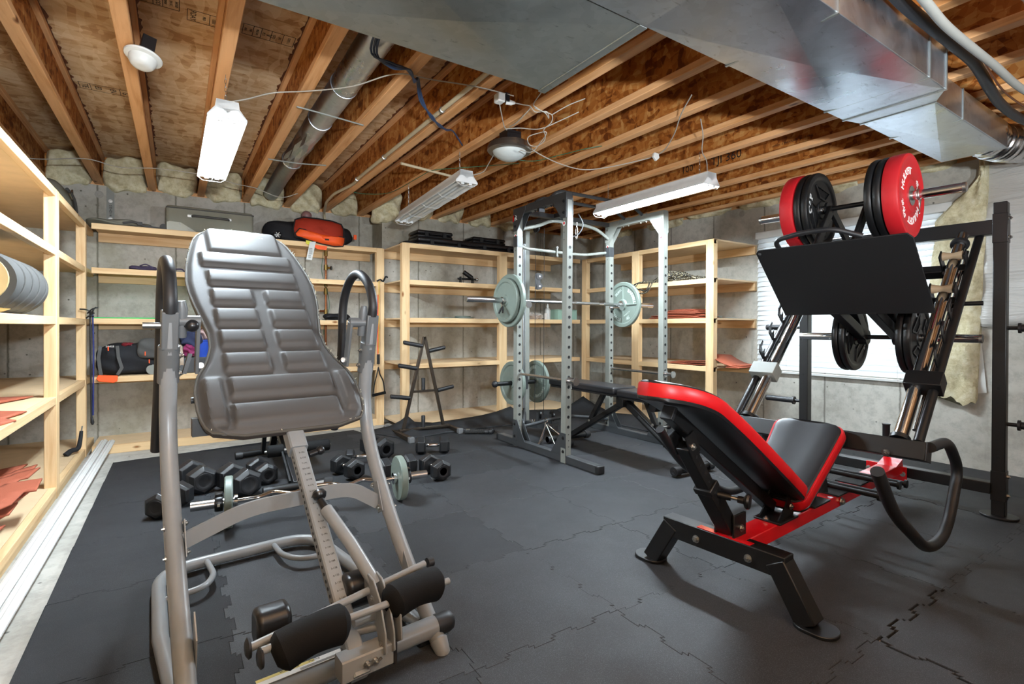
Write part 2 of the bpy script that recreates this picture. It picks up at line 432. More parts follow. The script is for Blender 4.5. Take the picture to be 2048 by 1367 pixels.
# mill stamps printed on the subfloor and the joist webs
def stamp(txt, size, o, x, y, parent, nm='printed_stamp'):
    return text_mb(txt, size, .0006).xf(axes(o, x, y)).build(nm, 'black_text', parent, smooth=False)
JZ = 2.42
M['glue'] = plain('brown_glue', '#5e2c0e', .6)
k = 0
for i in range(-2, 14):
    x1 = -.172+.4075*i; x0 = x1-.063
    if x1 > XR-.05: break
    yb = YB+.15 if x1 < XJG else YB2+.15
    j = MB().box((x0, YF, JZ), (x1, yb, JZ+.038)).box((x0, YF, CZ-.038), (x1, yb, CZ)).build('joist', 'flange', ceil, smooth=False, bevel=.003, seg=1)
    xm = (x0+x1)/2
    MB().box((xm-.006, YF, JZ+.038), (xm+.006, yb, CZ-.038)).build('joist_web', 'web', j, smooth=False)
    if -1 <= i <= 7:     # squeezed-out glue along the top flange
        rg = random.Random(i+40); gm = MB(); y = 2.0; side = 1 if i < 2 else -1
        xe = x1 if side > 0 else x0; pa = []; pb_ = []
        while y < yb-.3: pa.append((xe+side*rg.choice((.002, .004, .006, .012, .018)), y)); y += rg.uniform(.01, .05)
        gm.prism([(xe-side*.002, 2.0)]+pa+[(xe-side*.002, pa[-1][1])], (0, 0, CZ-.006), (1, 0, 0), (0, 1, 0), .005).build('glue_bead', 'glue', j, smooth=False)
# window: opening, frame, glass
w = struct('window_1', MB().box((XR+.17, WY0, WZ0), (XR+.21, WY1, WZ0+.05)).box((XR+.17, WY0, WZ1-.05), (XR+.21, WY1, WZ1))
           .box((XR+.17, WY0, WZ0), (XR+.21, WY0+.05, WZ1)).box((XR+.17, WY1-.05, WZ0), (XR+.21, WY1, WZ1))
           .box((XR+.175, (WY0+WY1)/2-.025, WZ0), (XR+.205, (WY0+WY1)/2+.025, WZ1)), 'white', smooth=False)
gl, nt, b = nodes('window_glass'); b.inputs['Transmission Weight'].default_value = 1; b.inputs['Roughness'].default_value = 0; b.inputs['IOR'].default_value = 1.45
b.inputs['Base Color'].default_value = (.97, .99, 1, 1)
MB().box((XR+.188, WY0+.04, WZ0+.04), (XR+.192, WY1-.04, WZ1-.04)).build('pane', gl, w, smooth=False)
# window blinds
sl, nt, b = nodes('blind_slat'); b.inputs['Base Color'].default_value = rgb('#eef0f0'); b.inputs['Roughness'].default_value = .5
tr = N(nt, 'ShaderNodeBsdfTranslucent'); tr.inputs[0].default_value = rgb('#e9eef2'); ms = N(nt, 'ShaderNodeMixShader'); ms.inputs[0].default_value = .35
L(nt, b.outputs[0], ms.inputs[1]); L(nt, tr.outputs[0], ms.inputs[2]); L(nt, ms.outputs[0], nt.nodes['Material Output'].inputs[0])
bl = thing('window_blinds', 'white horizontal slat blinds hanging over the bright window behind the leg press', 'blinds', (XR-.03, (WY0+WY1)/2, WZ1))
BY0, BY1 = WY0-.06, WY1+.08
MB().box((XR-.07, BY0, WZ1-.01), (XR-.003, BY1, WZ1+.06)).build('headrail', 'white', bl, world=True, bevel=.004)
ns = 27
for i in range(ns):
    z = WZ1-.03-i*(WZ1-.06-WZ0)/(ns-1)
    a = math.radians(64); dy, dz = .0275*math.cos(a), .0275*math.sin(a)
    MB().add([(XR-.03-dy, BY0+.01, z-dz), (XR-.03+dy, BY0+.01, z+dz), (XR-.03+dy, BY1-.01, z+dz), (XR-.03-dy, BY1-.01, z-dz)], [(0, 1, 2, 3)]).build('slat', sl, bl, world=True, solid=.0025, smooth=False)
MB().box((XR-.055, BY0+.01, WZ0-.03), (XR-.01, BY1-.01, WZ0-.008)).build('bottom_rail', 'white', bl, world=True, bevel=.003)
for y in (WY0+.3, WY1-.25):
    MB().cyl((XR-.058, y, WZ0-.02), (XR-.058, y, WZ1), .0015, n=6).build('ladder_cord', 'white', bl, world=True)

# ---------------------------------------------------------------- wooden shelving
def shelving(label, ax, front, back, a0, a1, tops, posts, post_sign, end=None):
    """ax=0: shelves run along x, front/back are y values; ax=1: run along y"""
    def bx(a, b, c, d, z0, z1):
        lo = (min(a, b), min(c, d), z0) if ax == 0 else (min(c, d), min(a, b), z0)
        hi = (max(a, b), max(c, d), z1) if ax == 0 else (max(c, d), max(a, b), z1)
        return MB().box(lo, hi)
    o = thing('shelving_unit', label, 'shelves', ((a0+a1)/2, (front+back)/2, FZ) if ax == 0 else ((front+back)/2, (a0+a1)/2, FZ))
    g = 'pine_x' if ax == 0 else 'pine_y'
    s = 1 if back > front else -1
    for t in tops:
        if t > .2:
            sh = bx(a0, a1, front+s*.038, back, t-.015, t).build('shelf_board', 'shelf_top', o, world=True, smooth=False)
            bx(a0, a1, front, front+s*.038, t-.05, t).build('front_rail', g, sh, world=True, bevel=.003)
            bx(a0, a1, back-s*.038, back, t-.10, t-.015).build('ledger', g, sh, world=True, bevel=.003)
        else:
            sh = bx(a0, a1, front+s*.038, back, t-.015, t).build('shelf_board', 'shelf_top', o, world=True, smooth=False)
            bx(a0, a1, front, front+s*.038, FZ, t).build('front_rail', g, sh, world=True, bevel=.003)
    top = tops[0]
    for (p0, p1) in posts:
        bx(p0, p1, front-s*.004, front+s*.06, FZ, top-.002 if post_sign else top-.05).build('post', 'pine_z', o, world=True, bevel=.004)
    return o
HL = (1.975, 1.597, 1.155, .64, .06)
HB = (1.975, 1.595, 1.16, .655, .06)
HR = (1.978, 1.59, 1.188, .70, .06)
shelving('pine shelving along the left wall holding a rolled sleeping pad', 1, -.65, XL+.002, YF+.3, YB-.002, HL, [(5.565, 5.63), (4.33, 4.42), (2.9, 2.99), (1.4, 1.49), (-.1, -.01)], True)
shelving('pine shelving on the back wall with suitcase and sports bags', 0, 5.6, YB-.002, -.612, 1.94, HB, [(1.865, 1.955)], True)
shelving('pine shelving behind the plate tree with black tool cases on top', 0, 5.08, YB2-.002, XJG+.002, 4.41, HR, [(1.965, 2.05), (3.165, 3.27)], True)
MB_jog = MB()
shelving('pine shelving on the right wall holding rope and reddish flooring scraps', 1, 4.45, XR-.002, 3.12, YB2-.66, HR, [(3.12, 3.21), (4.1, 4.21), (5.0, 5.09)], True)
# ---------------------------------------------------------------- stamps on the wood overhead
xr = Vector((1, 0, 0)); yr = Vector((0, 1, 0)); zr = Vector((0, 0, 1))
def stamp_row(cx, cy, items, parent):
    """boxed mill stamp on the subfloor, seen from below"""
    h = .11; x = cx
    for w_, lines in items:
        for (a, b_) in (((x, cy-h/2), (x+w_, cy-h/2)), ((x, cy+h/2), (x+w_, cy+h/2)), ((x, cy-h/2), (x, cy+h/2)), ((x+w_, cy-h/2), (x+w_, cy+h/2))):
            stamps.beam((*a, CZ-.0008), (*b_, CZ-.0008), .003, .0008)
        for q, (t, s_) in enumerate(lines):
            stamps.merge(text_mb(t, s_, .0006), axes((x+w_*(q+.5)/len(lines), cy, CZ-.001), (0, 1, 0), (1, 0, 0), (0, 0, -1)))
        x += w_
stamps = MB()
stamp_row(.045, 3.15, [(.10, [('RDAY', .038), ('PRO', .02)]), (.075, [('1000', .026), ('2011', .02)])], ceil)
stamp_row(-.16, 3.09, [(.06, [('APA', .02), ('OSB', .02)]), (.04, [('WOOD', .028)]), (.07, [('SPAN', .018), ('24 OC', .018), ('RATED', .018)])], ceil)
stamp_row(.30, 3.13, [(.05, [('APA', .018), ('PRP', .018)]), (.04, [('MILL 574', .016)]), (.05, [('PS 2', .02), ('V', .05)]), (.06, [('SIZED', .018), ('JAS', .018)]), (.06, [('EXPO 1', .02)])], ceil)
stamp_row(-.55, 4.47, [(.06, [('TIE', .05)]), (.16, [('ED', .05), ('EN', .05)]), (.06, [('G', .06)])], ceil)
stamps.build('printed_stamp', 'black_text', ceil, smooth=False)
XW = -.203+.4075*10-.0075
wt = MB().merge(text_mb("100'", .085, .0006), axes((XW, 2.98, 2.525), (0, -1, 0), (0, 0, 1)))
wt.merge(text_mb('TJI 360', .10, .0006), axes((XW, 2.60, 2.525), (0, -1, 0), (0, 0, 1)))
wt.merge(text_mb('10 REV. 2 PRODUCT  12 15 09 B', .022, .0006), axes((XW, 2.05, 2.50), (0, -1, 0), (0, 0, 1)))
wt.build('printed_stamp', 'black_text', ceil, smooth=False)

# ---------------------------------------------------------------- strip lights
def strip_light(label, near, far, lit, group=None, slots=True):
    """reflector fixture hanging on chains; near/far = centres of its lower opening's short ends"""
    near, far = Vector(near), Vector(far); c = (near+far)/2
    o = thing('strip_light', label, 'light fixture', c, 0)
    d = (far-near).normalized(); side = d.cross(zr).normalized(); up = side.cross(d); Ln = (far-near).length
    mt = axes((0, 0, 0), side, d, up)
    h = Ln/2
    # cross-section of the hood, opening downwards
    out = [(-.09, 0), (-.09, .012), (-.055, .058), (-.05, .095), (.05, .095), (.055, .058), (.09, .012), (.09, 0)]
    inn = [(.087, 0), (.087, .011), (.05, .052), (.02, .048), (0, .03), (-.02, .048), (-.05, .052), (-.087, .011), (-.087, 0)]
    MB().prism(out+inn, (0, -h, 0), (1, 0, 0), (0, 0, 1), -2*h).xf(mt).build('reflector', 'white_metal', o, bevel=.001, seg=1)
    for s in (-1, 1):
        e = MB()
        e.prism([(-.09, 0), (-.09, .012), (-.055, .058), (-.05, .095), (.05, .095), (.055, .058), (.09, .012), (.09, 0)], (0, s*h+(.002 if s < 0 else -.0), 0), (1, 0, 0), (0, 0, 1), .002)
        e.box((-.045, s*h-.012*s-.006, -.012), (-.02, s*h-.012*s+.006, .04)).box((.02, s*h-.012*s-.006, -.012), (.045, s*h-.012*s+.006, .04))
        e.xf(mt).build('end_plate', 'white_metal', o)
    for s in (-1, 1):
        MB().cyl((s*.038, -h+.015, .014), (s*.038, h-.015, .014), .0125, n=12).xf(mt).build('fluorescent_tube', ('tube_fill' if lit == 2 else 'tube_on') if lit else 'white', o, label='lit tube' if lit else 'unlit tube')
    gd = MB()
    for y in ([-h, h] if lit else [-h, -h*.5, 0, h*.5, h]):
        gd.tube([(-.088, y, 0), (-.055, y, -.024), (.055, y, -.024), (.088, y, 0)], .0016, 6)
    gd.cyl((0, -h, -.024), (0, h, -.024), .0016, n=6)
    gd.xf(mt).build('wire_guard', 'white_metal', o)
    for s in (-1, 1):
        p = mt @ Vector((0, s*h*.82, .095)); ch = MB(); top = JZ - c.z; n = max(2, int((top-p.z)/.02))
        for k in range(n):
            z = p.z + (top-p.z)*(k+.5)/n
            ln = (top-p.z)/n*.62
            ring = [(math.cos(a)*.005, 0, math.sin(a)*ln) for a in [2*PI*t/10 for t in range(10)]]
            if k % 2: ring = [(0, x_, z_) for x_, _, z_ in ring]
            ch.tube([(p.x+x_, p.y+y_, z+z_) for x_, y_, z_ in ring], .0012, 5, closed=True)
        ch.build('chain', 'steel', o)
    return o
strip_light('lit white two-tube strip light hanging over the inversion table, at the left', (.215, 2.965, 2.15), (.205, 4.2, 2.15), True)
strip_light('lit white two-tube strip light hanging behind the power rack bars', (3.31, 2.34, 2.15), (3.325, 3.55, 2.15), True)
strip_light('unlit white two-tube strip light hanging in front of the back wall', (1.79, 3.33, 2.16), (1.80, 4.60, 2.085), False)
# two unseen strip lights added behind the photographer to brighten the room
strip_light('lit white strip light added out of view for fill, behind the camera on the left', (.35, -1.9, 2.15), (.35, -.68, 2.15), 2)
strip_light('lit white strip light added out of view for fill, behind the camera on the right', (3.0, -2.2, 2.15), (3.0, -.98, 2.15), 2)

# unseen fill lamp on a stand, added to brighten the joists from below
def fill_light(label, x, y, aim, watts):
    wl = thing('fill_light', label, 'fill light', (x, y, 0))
    MB().cyl((0, 0, .1), (0, 0, 1.25), .014, n=14).build('pole', 'steel', wl)
    for k in range(3):
        a = 2*PI*k/3+.3; MB().tube([(0, 0, .5), (.35*math.cos(a), .35*math.sin(a), .012)], .011, 10).build('leg', 'black', wl)
    MB().beam((-.12, -.0, 1.28), (.12, 0, 1.28), .10, .07).build('lamp_head', plain('fill_light_yellow', '#e0b020', .4), wl, bevel=.006)
    ld = D.lights.new('fill_light_lamp', 'AREA'); ld.energy = watts; ld.color = (.85, .93, 1); ld.shape = 'RECTANGLE'; ld.size = .22; ld.size_y = .14
    lo = D.objects.new('fill_light_lamp', ld); COL.objects.link(lo); lo.parent = wl; lo.location = (0, .03, 1.335)
    lo.rotation_euler = Vector(aim).to_track_quat('-Z', 'Y').to_euler()
fill_light('added fill light on a tripod behind the camera on the left, aimed at the ceiling', .1, -1.0, (.0, .40, .9), 250)
fill_light('added fill light on a tripod behind the camera on the right, aimed at the ceiling', 2.2, -1.3, (-.05, .5, .85), 90)

# ---------------------------------------------------------------- ducts
dz = 2.222
d1 = thing('sheet_metal_duct', 'wide galvanised sheet metal duct running under the joists', 'duct', (2.2, 1.1, dz))
def duct_box(name, lo, hi, mat, seam_x=()):
    m = MB().box(lo, hi)
    return m.build(name, mat, d1, world=True, smooth=False, bevel=.004)
def panel(name, x0, x1, y0, y1, z, mat):
    """cross-broken bottom sheet: four facets meeting in a low pyramid, plus a standing rim"""
    cx, cy = (x0+x1)/2, (y0+y1)/2
    m = MB().add([(x0, y0, z), (x1, y0, z), (x1, y1, z), (x0, y1, z), (cx, cy, z-.02)], [(0, 4, 1), (1, 4, 2), (2, 4, 3), (3, 4, 0)])
    m.add([(x0, y0, z+.01), (x1, y0, z+.01), (x1, y1, z+.01), (x0, y1, z+.01)], [(0, 1, 2, 3)])
    return m.build(name, mat, d1, world=True, smooth=False)
duct_box('trunk', (-1.3, .885, dz), (3.02, 1.325, JZ-.003), 'galv')
for x0, x1 in ((-1.1, .25), (.25, 1.46), (1.46, 3.015)): panel('bottom_panel', x0, x1, .888, 1.322, dz-.001, 'galv')
duct_box('plenum', (-.9, 1.327, dz+.004), (1.475, 1.965, JZ-.003), 'galv_dull')
panel('bottom_panel', .3, 1.44, 1.33, 1.96, dz+.003, 'galv_dull'); panel('bottom_panel', -.85, .3, 1.33, 1.96, dz+.003, 'galv_dull')
duct_box('end_flange', (1.44, 1.325, dz-.002), (1.48, 1.97, dz+.02), 'galv_dull')
# tapered transition and the smaller run
x0, x1, z1 = 3.02, 3.23, 2.25
MB().add([(x0, .885, dz), (x0, 1.325, dz), (x0, 1.325, JZ-.003), (x0, .885, JZ-.003), (x1, .985, z1), (x1, 1.325, z1), (x1, 1.325, JZ-.003), (x1, .985, JZ-.003)],
         [(0, 1, 5, 4), (1, 2, 6, 5), (2, 3, 7, 6), (3, 0, 4, 7)]).build('transition', 'galv', d1, world=True, smooth=False)
duct_box('branch', (x1, .985, z1), (4.45, 1.325, JZ-.003), 'galv')
panel('bottom_panel', x1, 4.44, .99, 1.32, z1-.001, 'galv')
for x in (-.2, .9, 1.97, 2.82, 3.02): MB().box((x-.006, .879, dz-.006), (x+.006, 1.329, JZ-.004)).build('seam', 'galv_dull', d1, world=True, smooth=False)
for x in (3.23, 3.62): MB().box((x-.006, .98, z1-.006), (x+.006, 1.331, JZ-.004)).build('seam', 'galv_dull', d1, world=True, smooth=False)
# foil flex duct off the end of the branch
fl = MB(); rnd = random.Random(4); pts = []; rs = []
for k in range(60):
    t = k/59; pts.append((4.40+.62*t, 1.10-.28*t*t, 2.36-.02*math.sin(t*3))); rs.append(.115*(1+.04*(k % 2)+rnd.uniform(-.02, .03)))
fl.tube(pts, rs, 20)
tag(fl.build('flexible_duct', 'foil'), 'crinkled silver foil flexible duct at the upper right above the white poly sheet', 'duct')
f2 = MB(); pts = []; rs = []
for k in range(50):
    t = k/49; pts.append((2.2+1.1*t, .47-.02*t, 2.335)); rs.append(.08*(1+.04*(k % 2)+rnd.uniform(-.02, .03)))
f2.tube(pts, rs, 18)
tag(f2.build('flexible_duct', 'foil'), 'silver foil flexible duct peeking in at the top right corner', 'duct')

# round metal pipe between the joists
rp = thing('round_duct', 'round galvanised duct between the joists, dented near the back wall', 'duct', (.82, 3.6, 2.5))
m = MB(); pts, rs = [], []
seq = [(1.6, .078), (3.02, .078), (3.021, .081), (3.04, .081), (3.041, .078), (3.6, .078), (3.601, .082), (3.62, .082), (3.621, .078), (3.8, .077)]
for y, r in seq: pts.append((.815+.002*math.sin(y*3), y, 2.505)); rs.append(r)
m.tube(pts, rs, 28); m.build('pipe', 'galv', rp, world=True)
m = MB(); n = 14; rings = [3.8, 3.98, 4.15, 4.32, 4.5, 4.62]; rnd = random.Random(8); vs = []
for i, y in enumerate(rings):
    for k in range(n):
        a = 2*PI*(k+.5*(i % 2))/n; dent = 1-(.0 if i in (0, 5) else (.28 if (k+i*3) % 5 in (0, 1) else .02))
        vs.append((.815+.078*math.cos(a)*dent, y, 2.505+.078*math.sin(a)*dent))
fs = []
for i in range(len(rings)-1):
    for k in range(n):
        a, b_ = i*n+k, i*n+(k+1) % n; c_, d_ = a+n, b_+n
        if i % 2: fs += [(a, b_, d_), (a, d_, c_)]
        else: fs += [(a, b_, c_), (b_, d_, c_)]
m.add(vs, fs).build('dented_section', 'galv', rp, world=True, smooth=False)
MB().lathe([(.079, 0), (.084, .005), (.084, .02), (.079, .025)], (.815, 4.62, 2.505), (0, 1, 0), 24).build('end_band', 'steel', rp, world=True)
MB().tube([(.815, 4.64, 2.505), (.815, 5.2, 2.5), (.83, 5.9, 2.5)], [.07, .072, .075], 20).build('insulated_end', 'galv_dull', rp, world=True)

# pipes, cables, cords overhead
def cable(name, label, cat, pts, r, mat, smooth=6, n=8, group=None):
    return tag(MB().tube(pts, r, n, smooth=smooth).build(name, mat), label, cat, group)
M['pvc'] = plain('cream_pipe', '#c4b596', .45); M['cord'] = plain('white_cord', '#a9a398', .5)
M['blue'] = plain('dark_blue_cable', '#2b3a55', .45); M['green'] = plain('green_wire', '#2f6a4c', .5)
pv = thing('water_pipe', 'cream plastic pipe clipped along a joist and dropping behind the orange bag', 'pipe', (1.395, 3.5, 2.41))
px_ = 1.362
MB().tube(fillet([(px_, 1.5, 2.43), (px_, 4.62, 2.43), (px_+.02, 4.8, 2.43), (1.30, 5.2, 2.41), (1.31, 5.55, 2.40), (1.40, 6.04, 2.38), (1.45, 6.06, 2.1), (1.45, 6.06, 1.99)], .08), .0135, 12).build('pipe', 'pvc', pv, world=True)
for y in (2.85, 3.9, 4.62): MB().lathe([(.0135, 0), (.019, .002), (.019, .018), (.0135, .02)], (px_, y, 2.43), (0, 1, 0), 14).build('clip', 'steel', pv, world=True)
cable('electrical_cable', 'pale flat cable running from the left strip light across the round duct', 'cable', [(.22, 3.0, 2.25), (.31, 3.03, 2.30), (.45, 3.10, 2.395), (.62, 3.0, 2.41), (.80, 2.8, 2.405), (.95, 2.55, 2.41), (1.14, 2.50, 2.41), (1.37, 2.44, 2.41), (1.6, 2.42, 2.41)], .0035, 'cord')
cable('electrical_cable', 'thin pale cable crossing under the joists near the back wall on the left', 'cable', [(-1.3, 5.5, 2.41), (-.92, 5.4, 2.405), (-.6, 5.2, 2.41), (-.39, 5.2, 2.38), (-.15, 5.19, 2.41), (.11, 5.11, 2.395), (.26, 5.2, 2.41), (.44, 5.26, 2.39), (.62, 5.4, 2.41), (.85, 5.47, 2.37), (1.0, 5.39, 2.41)], .004, 'cord')
cable('support_rod', 'steel rod crossing under the round duct at its dent', 'rod', [(.60, 3.27, 2.415), (.75, 3.28, 2.412), (1.02, 3.33, 2.415)], .005, 'rack_grey', 2)
cable('support_rod', 'steel rod crossing under the round duct near the back wall', 'rod', [(.60, 4.42, 2.415), (.83, 4.39, 2.412), (1.02, 4.33, 2.415)], .005, 'rack_grey', 2)
bc = thing('cable_bundle', 'dark blue cable bundle sagging between the joists beside the duct', 'cable', (1.1, 2.7, 2.4))
for k in range(3):
    o_ = .011*k
    MB().tube([(.73+o_, 1.9, 2.46), (.77+o_, 2.40-o_, 2.42), (.87, 2.38+o_, 2.37-o_*.5), (.97+o_, 2.46, 2.405), (1.06, 2.55+o_, 2.405), (1.13, 2.68+o_, 2.49), (1.22, 2.84+o_, 2.47-o_), (1.32+o_, 2.94, 2.405), (1.42, 3.01+o_, 2.40), (1.50, 3.08, 2.405+o_*.2), (1.60, 3.18, 2.45), (1.74, 3.31, 2.42)], .0055, 8, smooth=6).build('cable', 'blue', bc, world=True)
cable('crossing_pipe', 'thin white pipe crossing behind the end of the unlit strip light', 'pipe', [(1.51, 3.93, 2.413), (2.05, 4.03, 2.413)], .011, 'pvc', 0, 10)
cable('electrical_cable', 'thin green wire curving under the joists left of the unlit strip light', 'wire', [(1.45, 5.1, 2.43), (1.57, 5.03, 2.412), (1.75, 4.84, 2.412), (1.78, 4.23, 2.412), (1.80, 3.96, 2.412), (1.95, 3.78, 2.412), (2.3, 3.4, 2.412)], .003, 'green')
cable('electrical_cable', 'thin green wire crossing the joists right of the bronze dome light', 'wire', [(2.2, 3.35, 2.413), (2.37, 3.28, 2.412), (2.45, 3.06, 2.412), (2.53, 2.83, 2.413), (2.7, 2.75, 2.45)], .003, 'green')
cable('electrical_cable', 'pale cord sagging from the bronze dome light to a joist on the right', 'cord', [(1.93, 2.80, 2.33), (2.05, 2.82, 2.29), (2.24, 2.83, 2.255), (2.45, 2.83, 2.245), (2.57, 2.75, 2.25), (2.70, 2.58, 2.27), (2.80, 2.40, 2.30), (2.70, 2.2, 2.34), (2.55, 2.02, 2.385), (2.44, 1.86, 2.415)], .0036, 'cord')
cable('electrical_cable', 'white cord dropping to the near end of the lit strip light over the rack', 'cord', [(2.78, 2.05, 2.42), (2.90, 2.12, 2.36), (3.0, 2.20, 2.30), (3.16, 2.28, 2.285), (3.28, 2.36, 2.25)], .0035, 'cord')
cable('electrical_cable', 'white cord from the bronze dome light to the unlit strip light', 'cord', [(1.80, 2.93, 2.29), (1.85, 3.12, 2.255), (1.88, 3.25, 2.235), (1.84, 3.34, 2.225)], .0035, 'cord')
bx_ = thing('junction_box', 'pale plastic connector block hanging off a joist in the corner where cords are plugged in', 'connector', (2.78, 2.43, 2.28))
MB().prism([(-.02, .02), (.02, .02), (.03, -.01), (0, -.035), (-.03, -.01)], (2.765, 2.41, 2.28), (1, 0, 0), (0, 0, 1), .02).build('body', 'white', bx_, world=True, bevel=.004)
# outlet with plugs and the tangle of cord
ot = thing('power_outlet', 'white outlet block with a plug, hanging off a joist above the bronze dome light', 'outlet', (1.545, 2.46, 2.39))
MB().box((1.50, 2.42, 2.362), (1.545, 2.475, 2.412)).build('outlet_block', 'white', ot, world=True, bevel=.006)
MB().box((1.545, 2.42, 2.37), (1.575, 2.45, 2.42)).build('mounting_plate', 'black_plastic', ot, world=True, bevel=.003)
MB().tube([(1.56, 2.44, 2.375), (1.59, 2.43, 2.372), (1.61, 2.42, 2.372)], [.016, .014, .006], 10).build('plug', 'white', ot, world=True)
cord = thing('tangled_cord', 'tangled pale extension cord looped above and beside the bronze dome light', 'cord', (1.75, 2.5, 2.36))
for pts in ([(1.53, 2.46, 2.36), (1.58, 2.52, 2.34), (1.66, 2.62, 2.325), (1.70, 2.66, 2.32), (1.74, 2.71, 2.34)],
            [(1.61, 2.42, 2.372), (1.66, 2.42, 2.375), (1.71, 2.41, 2.37), (1.72, 2.5, 2.35), (1.73, 2.6, 2.34), (1.74, 2.68, 2.35)],
            [(1.66, 2.18, 2.40), (1.68, 2.28, 2.385), (1.71, 2.38, 2.375), (1.75, 2.40, 2.37), (1.80, 2.41, 2.365), (1.85, 2.39, 2.35), (1.87, 2.42, 2.32), (1.86, 2.48, 2.295), (1.90, 2.52, 2.28), (1.92, 2.56, 2.26), (1.91, 2.62, 2.245), (1.88, 2.66, 2.26), (1.84, 2.62, 2.285), (1.87, 2.57, 2.30), (1.91, 2.52, 2.30), (1.92, 2.60, 2.26), (1.91, 2.68, 2.225), (1.86, 2.74, 2.245)],
            [(1.85, 2.39, 2.35), (1.90, 2.30, 2.385), (1.96, 2.22, 2.41)],
            [(1.74, 2.72, 2.35), (1.80, 2.65, 2.345), (1.88, 2.55, 2.325), (1.96, 2.45, 2.36), (2.05, 2.38, 2.41)],
            [(1.70, 2.40, 2.37), (1.76, 2.43, 2.36), (1.82, 2.40, 2.365), (1.85, 2.42, 2.34), (1.80, 2.39, 2.35), (1.74, 2.41, 2.372)]):
    MB().tube(pts, .003, 7, smooth=6).build('strand', 'cord', cord, world=True)
# round lamps
dm = thing('dome_light', 'round bronze rimmed ceiling light with frosted glass dome, switched off', 'ceiling light', (1.885, 2.90, 2.285))
M['bronze'] = plain('brushed_bronze', '#7d746a', .32, .9); M['frost'] = plain('frosted_glass', '#c3c9c6', .5)
MB().lathe([(.0, .06), (.10, .06), (.135, .05), (.137, .04), (.143, .04), (.145, .028), (.15, .028), (.152, .005), (.145, -.004), (.118, -.006), (.118, 0), (0, 0)], (0, 0, 0), n=48).build('rim', 'bronze', dm)
MB().lathe([(0, -.062), (.03, -.060), (.06, -.052), (.09, -.036), (.112, -.012), (.116, .0)], (0, 0, 0), n=48).build('glass_dome', 'frost', dm)
MB().box((-.05, -.05, .06), (.06, .05, .13)).build('mounting_box', 'black_plastic', dm)
sd = thing('smoke_detector', 'round white smoke detector hanging from a dark box on the joist, upper left', 'smoke detector', (-.135, 3.02, 2.385))
sd.rotation_euler = (math.radians(-7), math.radians(10), .2)
MB().lathe([(0, .012), (.07, .012), (.078, .004), (.076, -.003), (.062, -.008), (.0, -.008)], (0, 0, 0), n=40).build('mounting_plate', 'white', sd)
MB().lathe([(0, -.052), (.02, -.053), (.038, -.05), (.047, -.042), (.056, -.026), (.058, -.008), (0, -.008)], (0, 0, 0), n=40).build('sensor_body', 'white', sd)
MB().box((-.022, -.04, .012), (.034, .03, .10)).box((.034, -.01, .02), (.042, .005, .03)).build('wiring_box', 'black_plastic', sd, bevel=.003)
# hose and pipe at the upper right
cable('refrigerant_line', 'pale wrapped hose hanging along the duct at the upper right', 'hose', [(2.0, .77, 2.40), (2.42, .775, 2.365), (2.64, .78, 2.35), (2.89, .775, 2.345), (3.26, .77, 2.35), (3.72, .76, 2.345), (4.3, .7, 2.36), (5.0, .62, 2.38)], .017, plain('pale_wrap', '#8c8b84', .6), 8, 14)
cable('refrigerant_line', 'black foam covered pipe running between duct and pale hose', 'pipe', [(2.0, .83, 2.42), (2.4, .85, 2.40), (2.69, .84, 2.385), (3.0, .84, 2.39), (3.3, .85, 2.40), (3.6, .87, 2.37), (3.9, .89, 2.36), (4.3, .88, 2.36), (4.8, .8, 2.37)], .024, 'black_rubber', 8, 14)
cable('copper_line', 'thin bare copper line beside the black foam covered pipe', 'pipe', [(3.1, .80, 2.42), (3.4, .82, 2.38), (3.8, .84, 2.37), (4.4, .82, 2.38)], .005, plain('copper', '#8f5c3e', .35, .9), 6)

# ---------------------------------------------------------------- fibreglass insulation
m_, nt, b = nodes('fibreglass'); v = coords(nt); n_ = noise(nt, v, 18, 6, .7)
L(nt, ramp(nt, n_.outputs['Fac'], [(.3, rgb('#b0a380')), (.5, rgb('#d2c8a4')), (.7, rgb('#e4ddc4'))]), b.inputs['Base Color'])
b.inputs['Roughness'].default_value = 1; b.inputs['Specular IOR Level'].default_value = .1; bump(nt, b, n_.outputs['Fac'], .6, .02); M['insul'] = m_
def lumpy(lo, hi, seed, amp=.025, res=.035):
    """soft pillow-like batt filling a box"""
    rnd = random.Random(seed); lo, hi = Vector(lo), Vector(hi); c = (lo+hi)/2; h = (hi-lo)/2
    bm = bmesh.new(); bmesh.ops.create_cube(bm, size=2.); bmesh.ops.subdivide_edges(bm, edges=bm.edges[:], cuts=7, use_grid_fill=True)
    ph = [rnd.uniform(0, 6) for _ in range(6)]
    for vt in bm.verts:
        q = vt.co.copy(); k = (abs(q.x)**6+abs(q.y)**6+abs(q.z)**6)**(1/6); q = q/max(k, 1e-6)*max(abs(q.x), abs(q.y), abs(q.z))
        q = Vector((q.x*h.x, q.y*h.y, q.z*h.z))
        w = Vector((math.sin(q.y*31+ph[0]+q.z*17), math.sin(q.z*29+ph[1]+q.x*19), math.sin(q.x*23+ph[2])+.7*math.sin(q.x*47+ph[3]+q.y*13)))*amp
        w += Vector([rnd.uniform(-.25, .25)*amp for _ in range(3)])
        vt.co = c+q+w
    mb = MB().add([vt.co for vt in bm.verts], [[v_.index for v_ in f.verts] for f in bm.faces]); bm.free(); return mb
spots = [(-3, 'cream insulation batt between joists above the far left end of the back shelving'), (-2, 'cream insulation batt between joists above the flat grey bag'),
         (-1, 'cream insulation batt between joists above the left end of the suitcase'), (0, 'cream insulation batt between joists above the suitcase handle'),
         (1, 'cream insulation batt between joists left of the insulated duct end'), (2, 'cream insulation batt between joists above the orange sports bag'),
         (3, 'cream insulation batt between joists where the cream pipe drops'), (4, 'cream insulation batt between joists just left of the unlit strip light')]
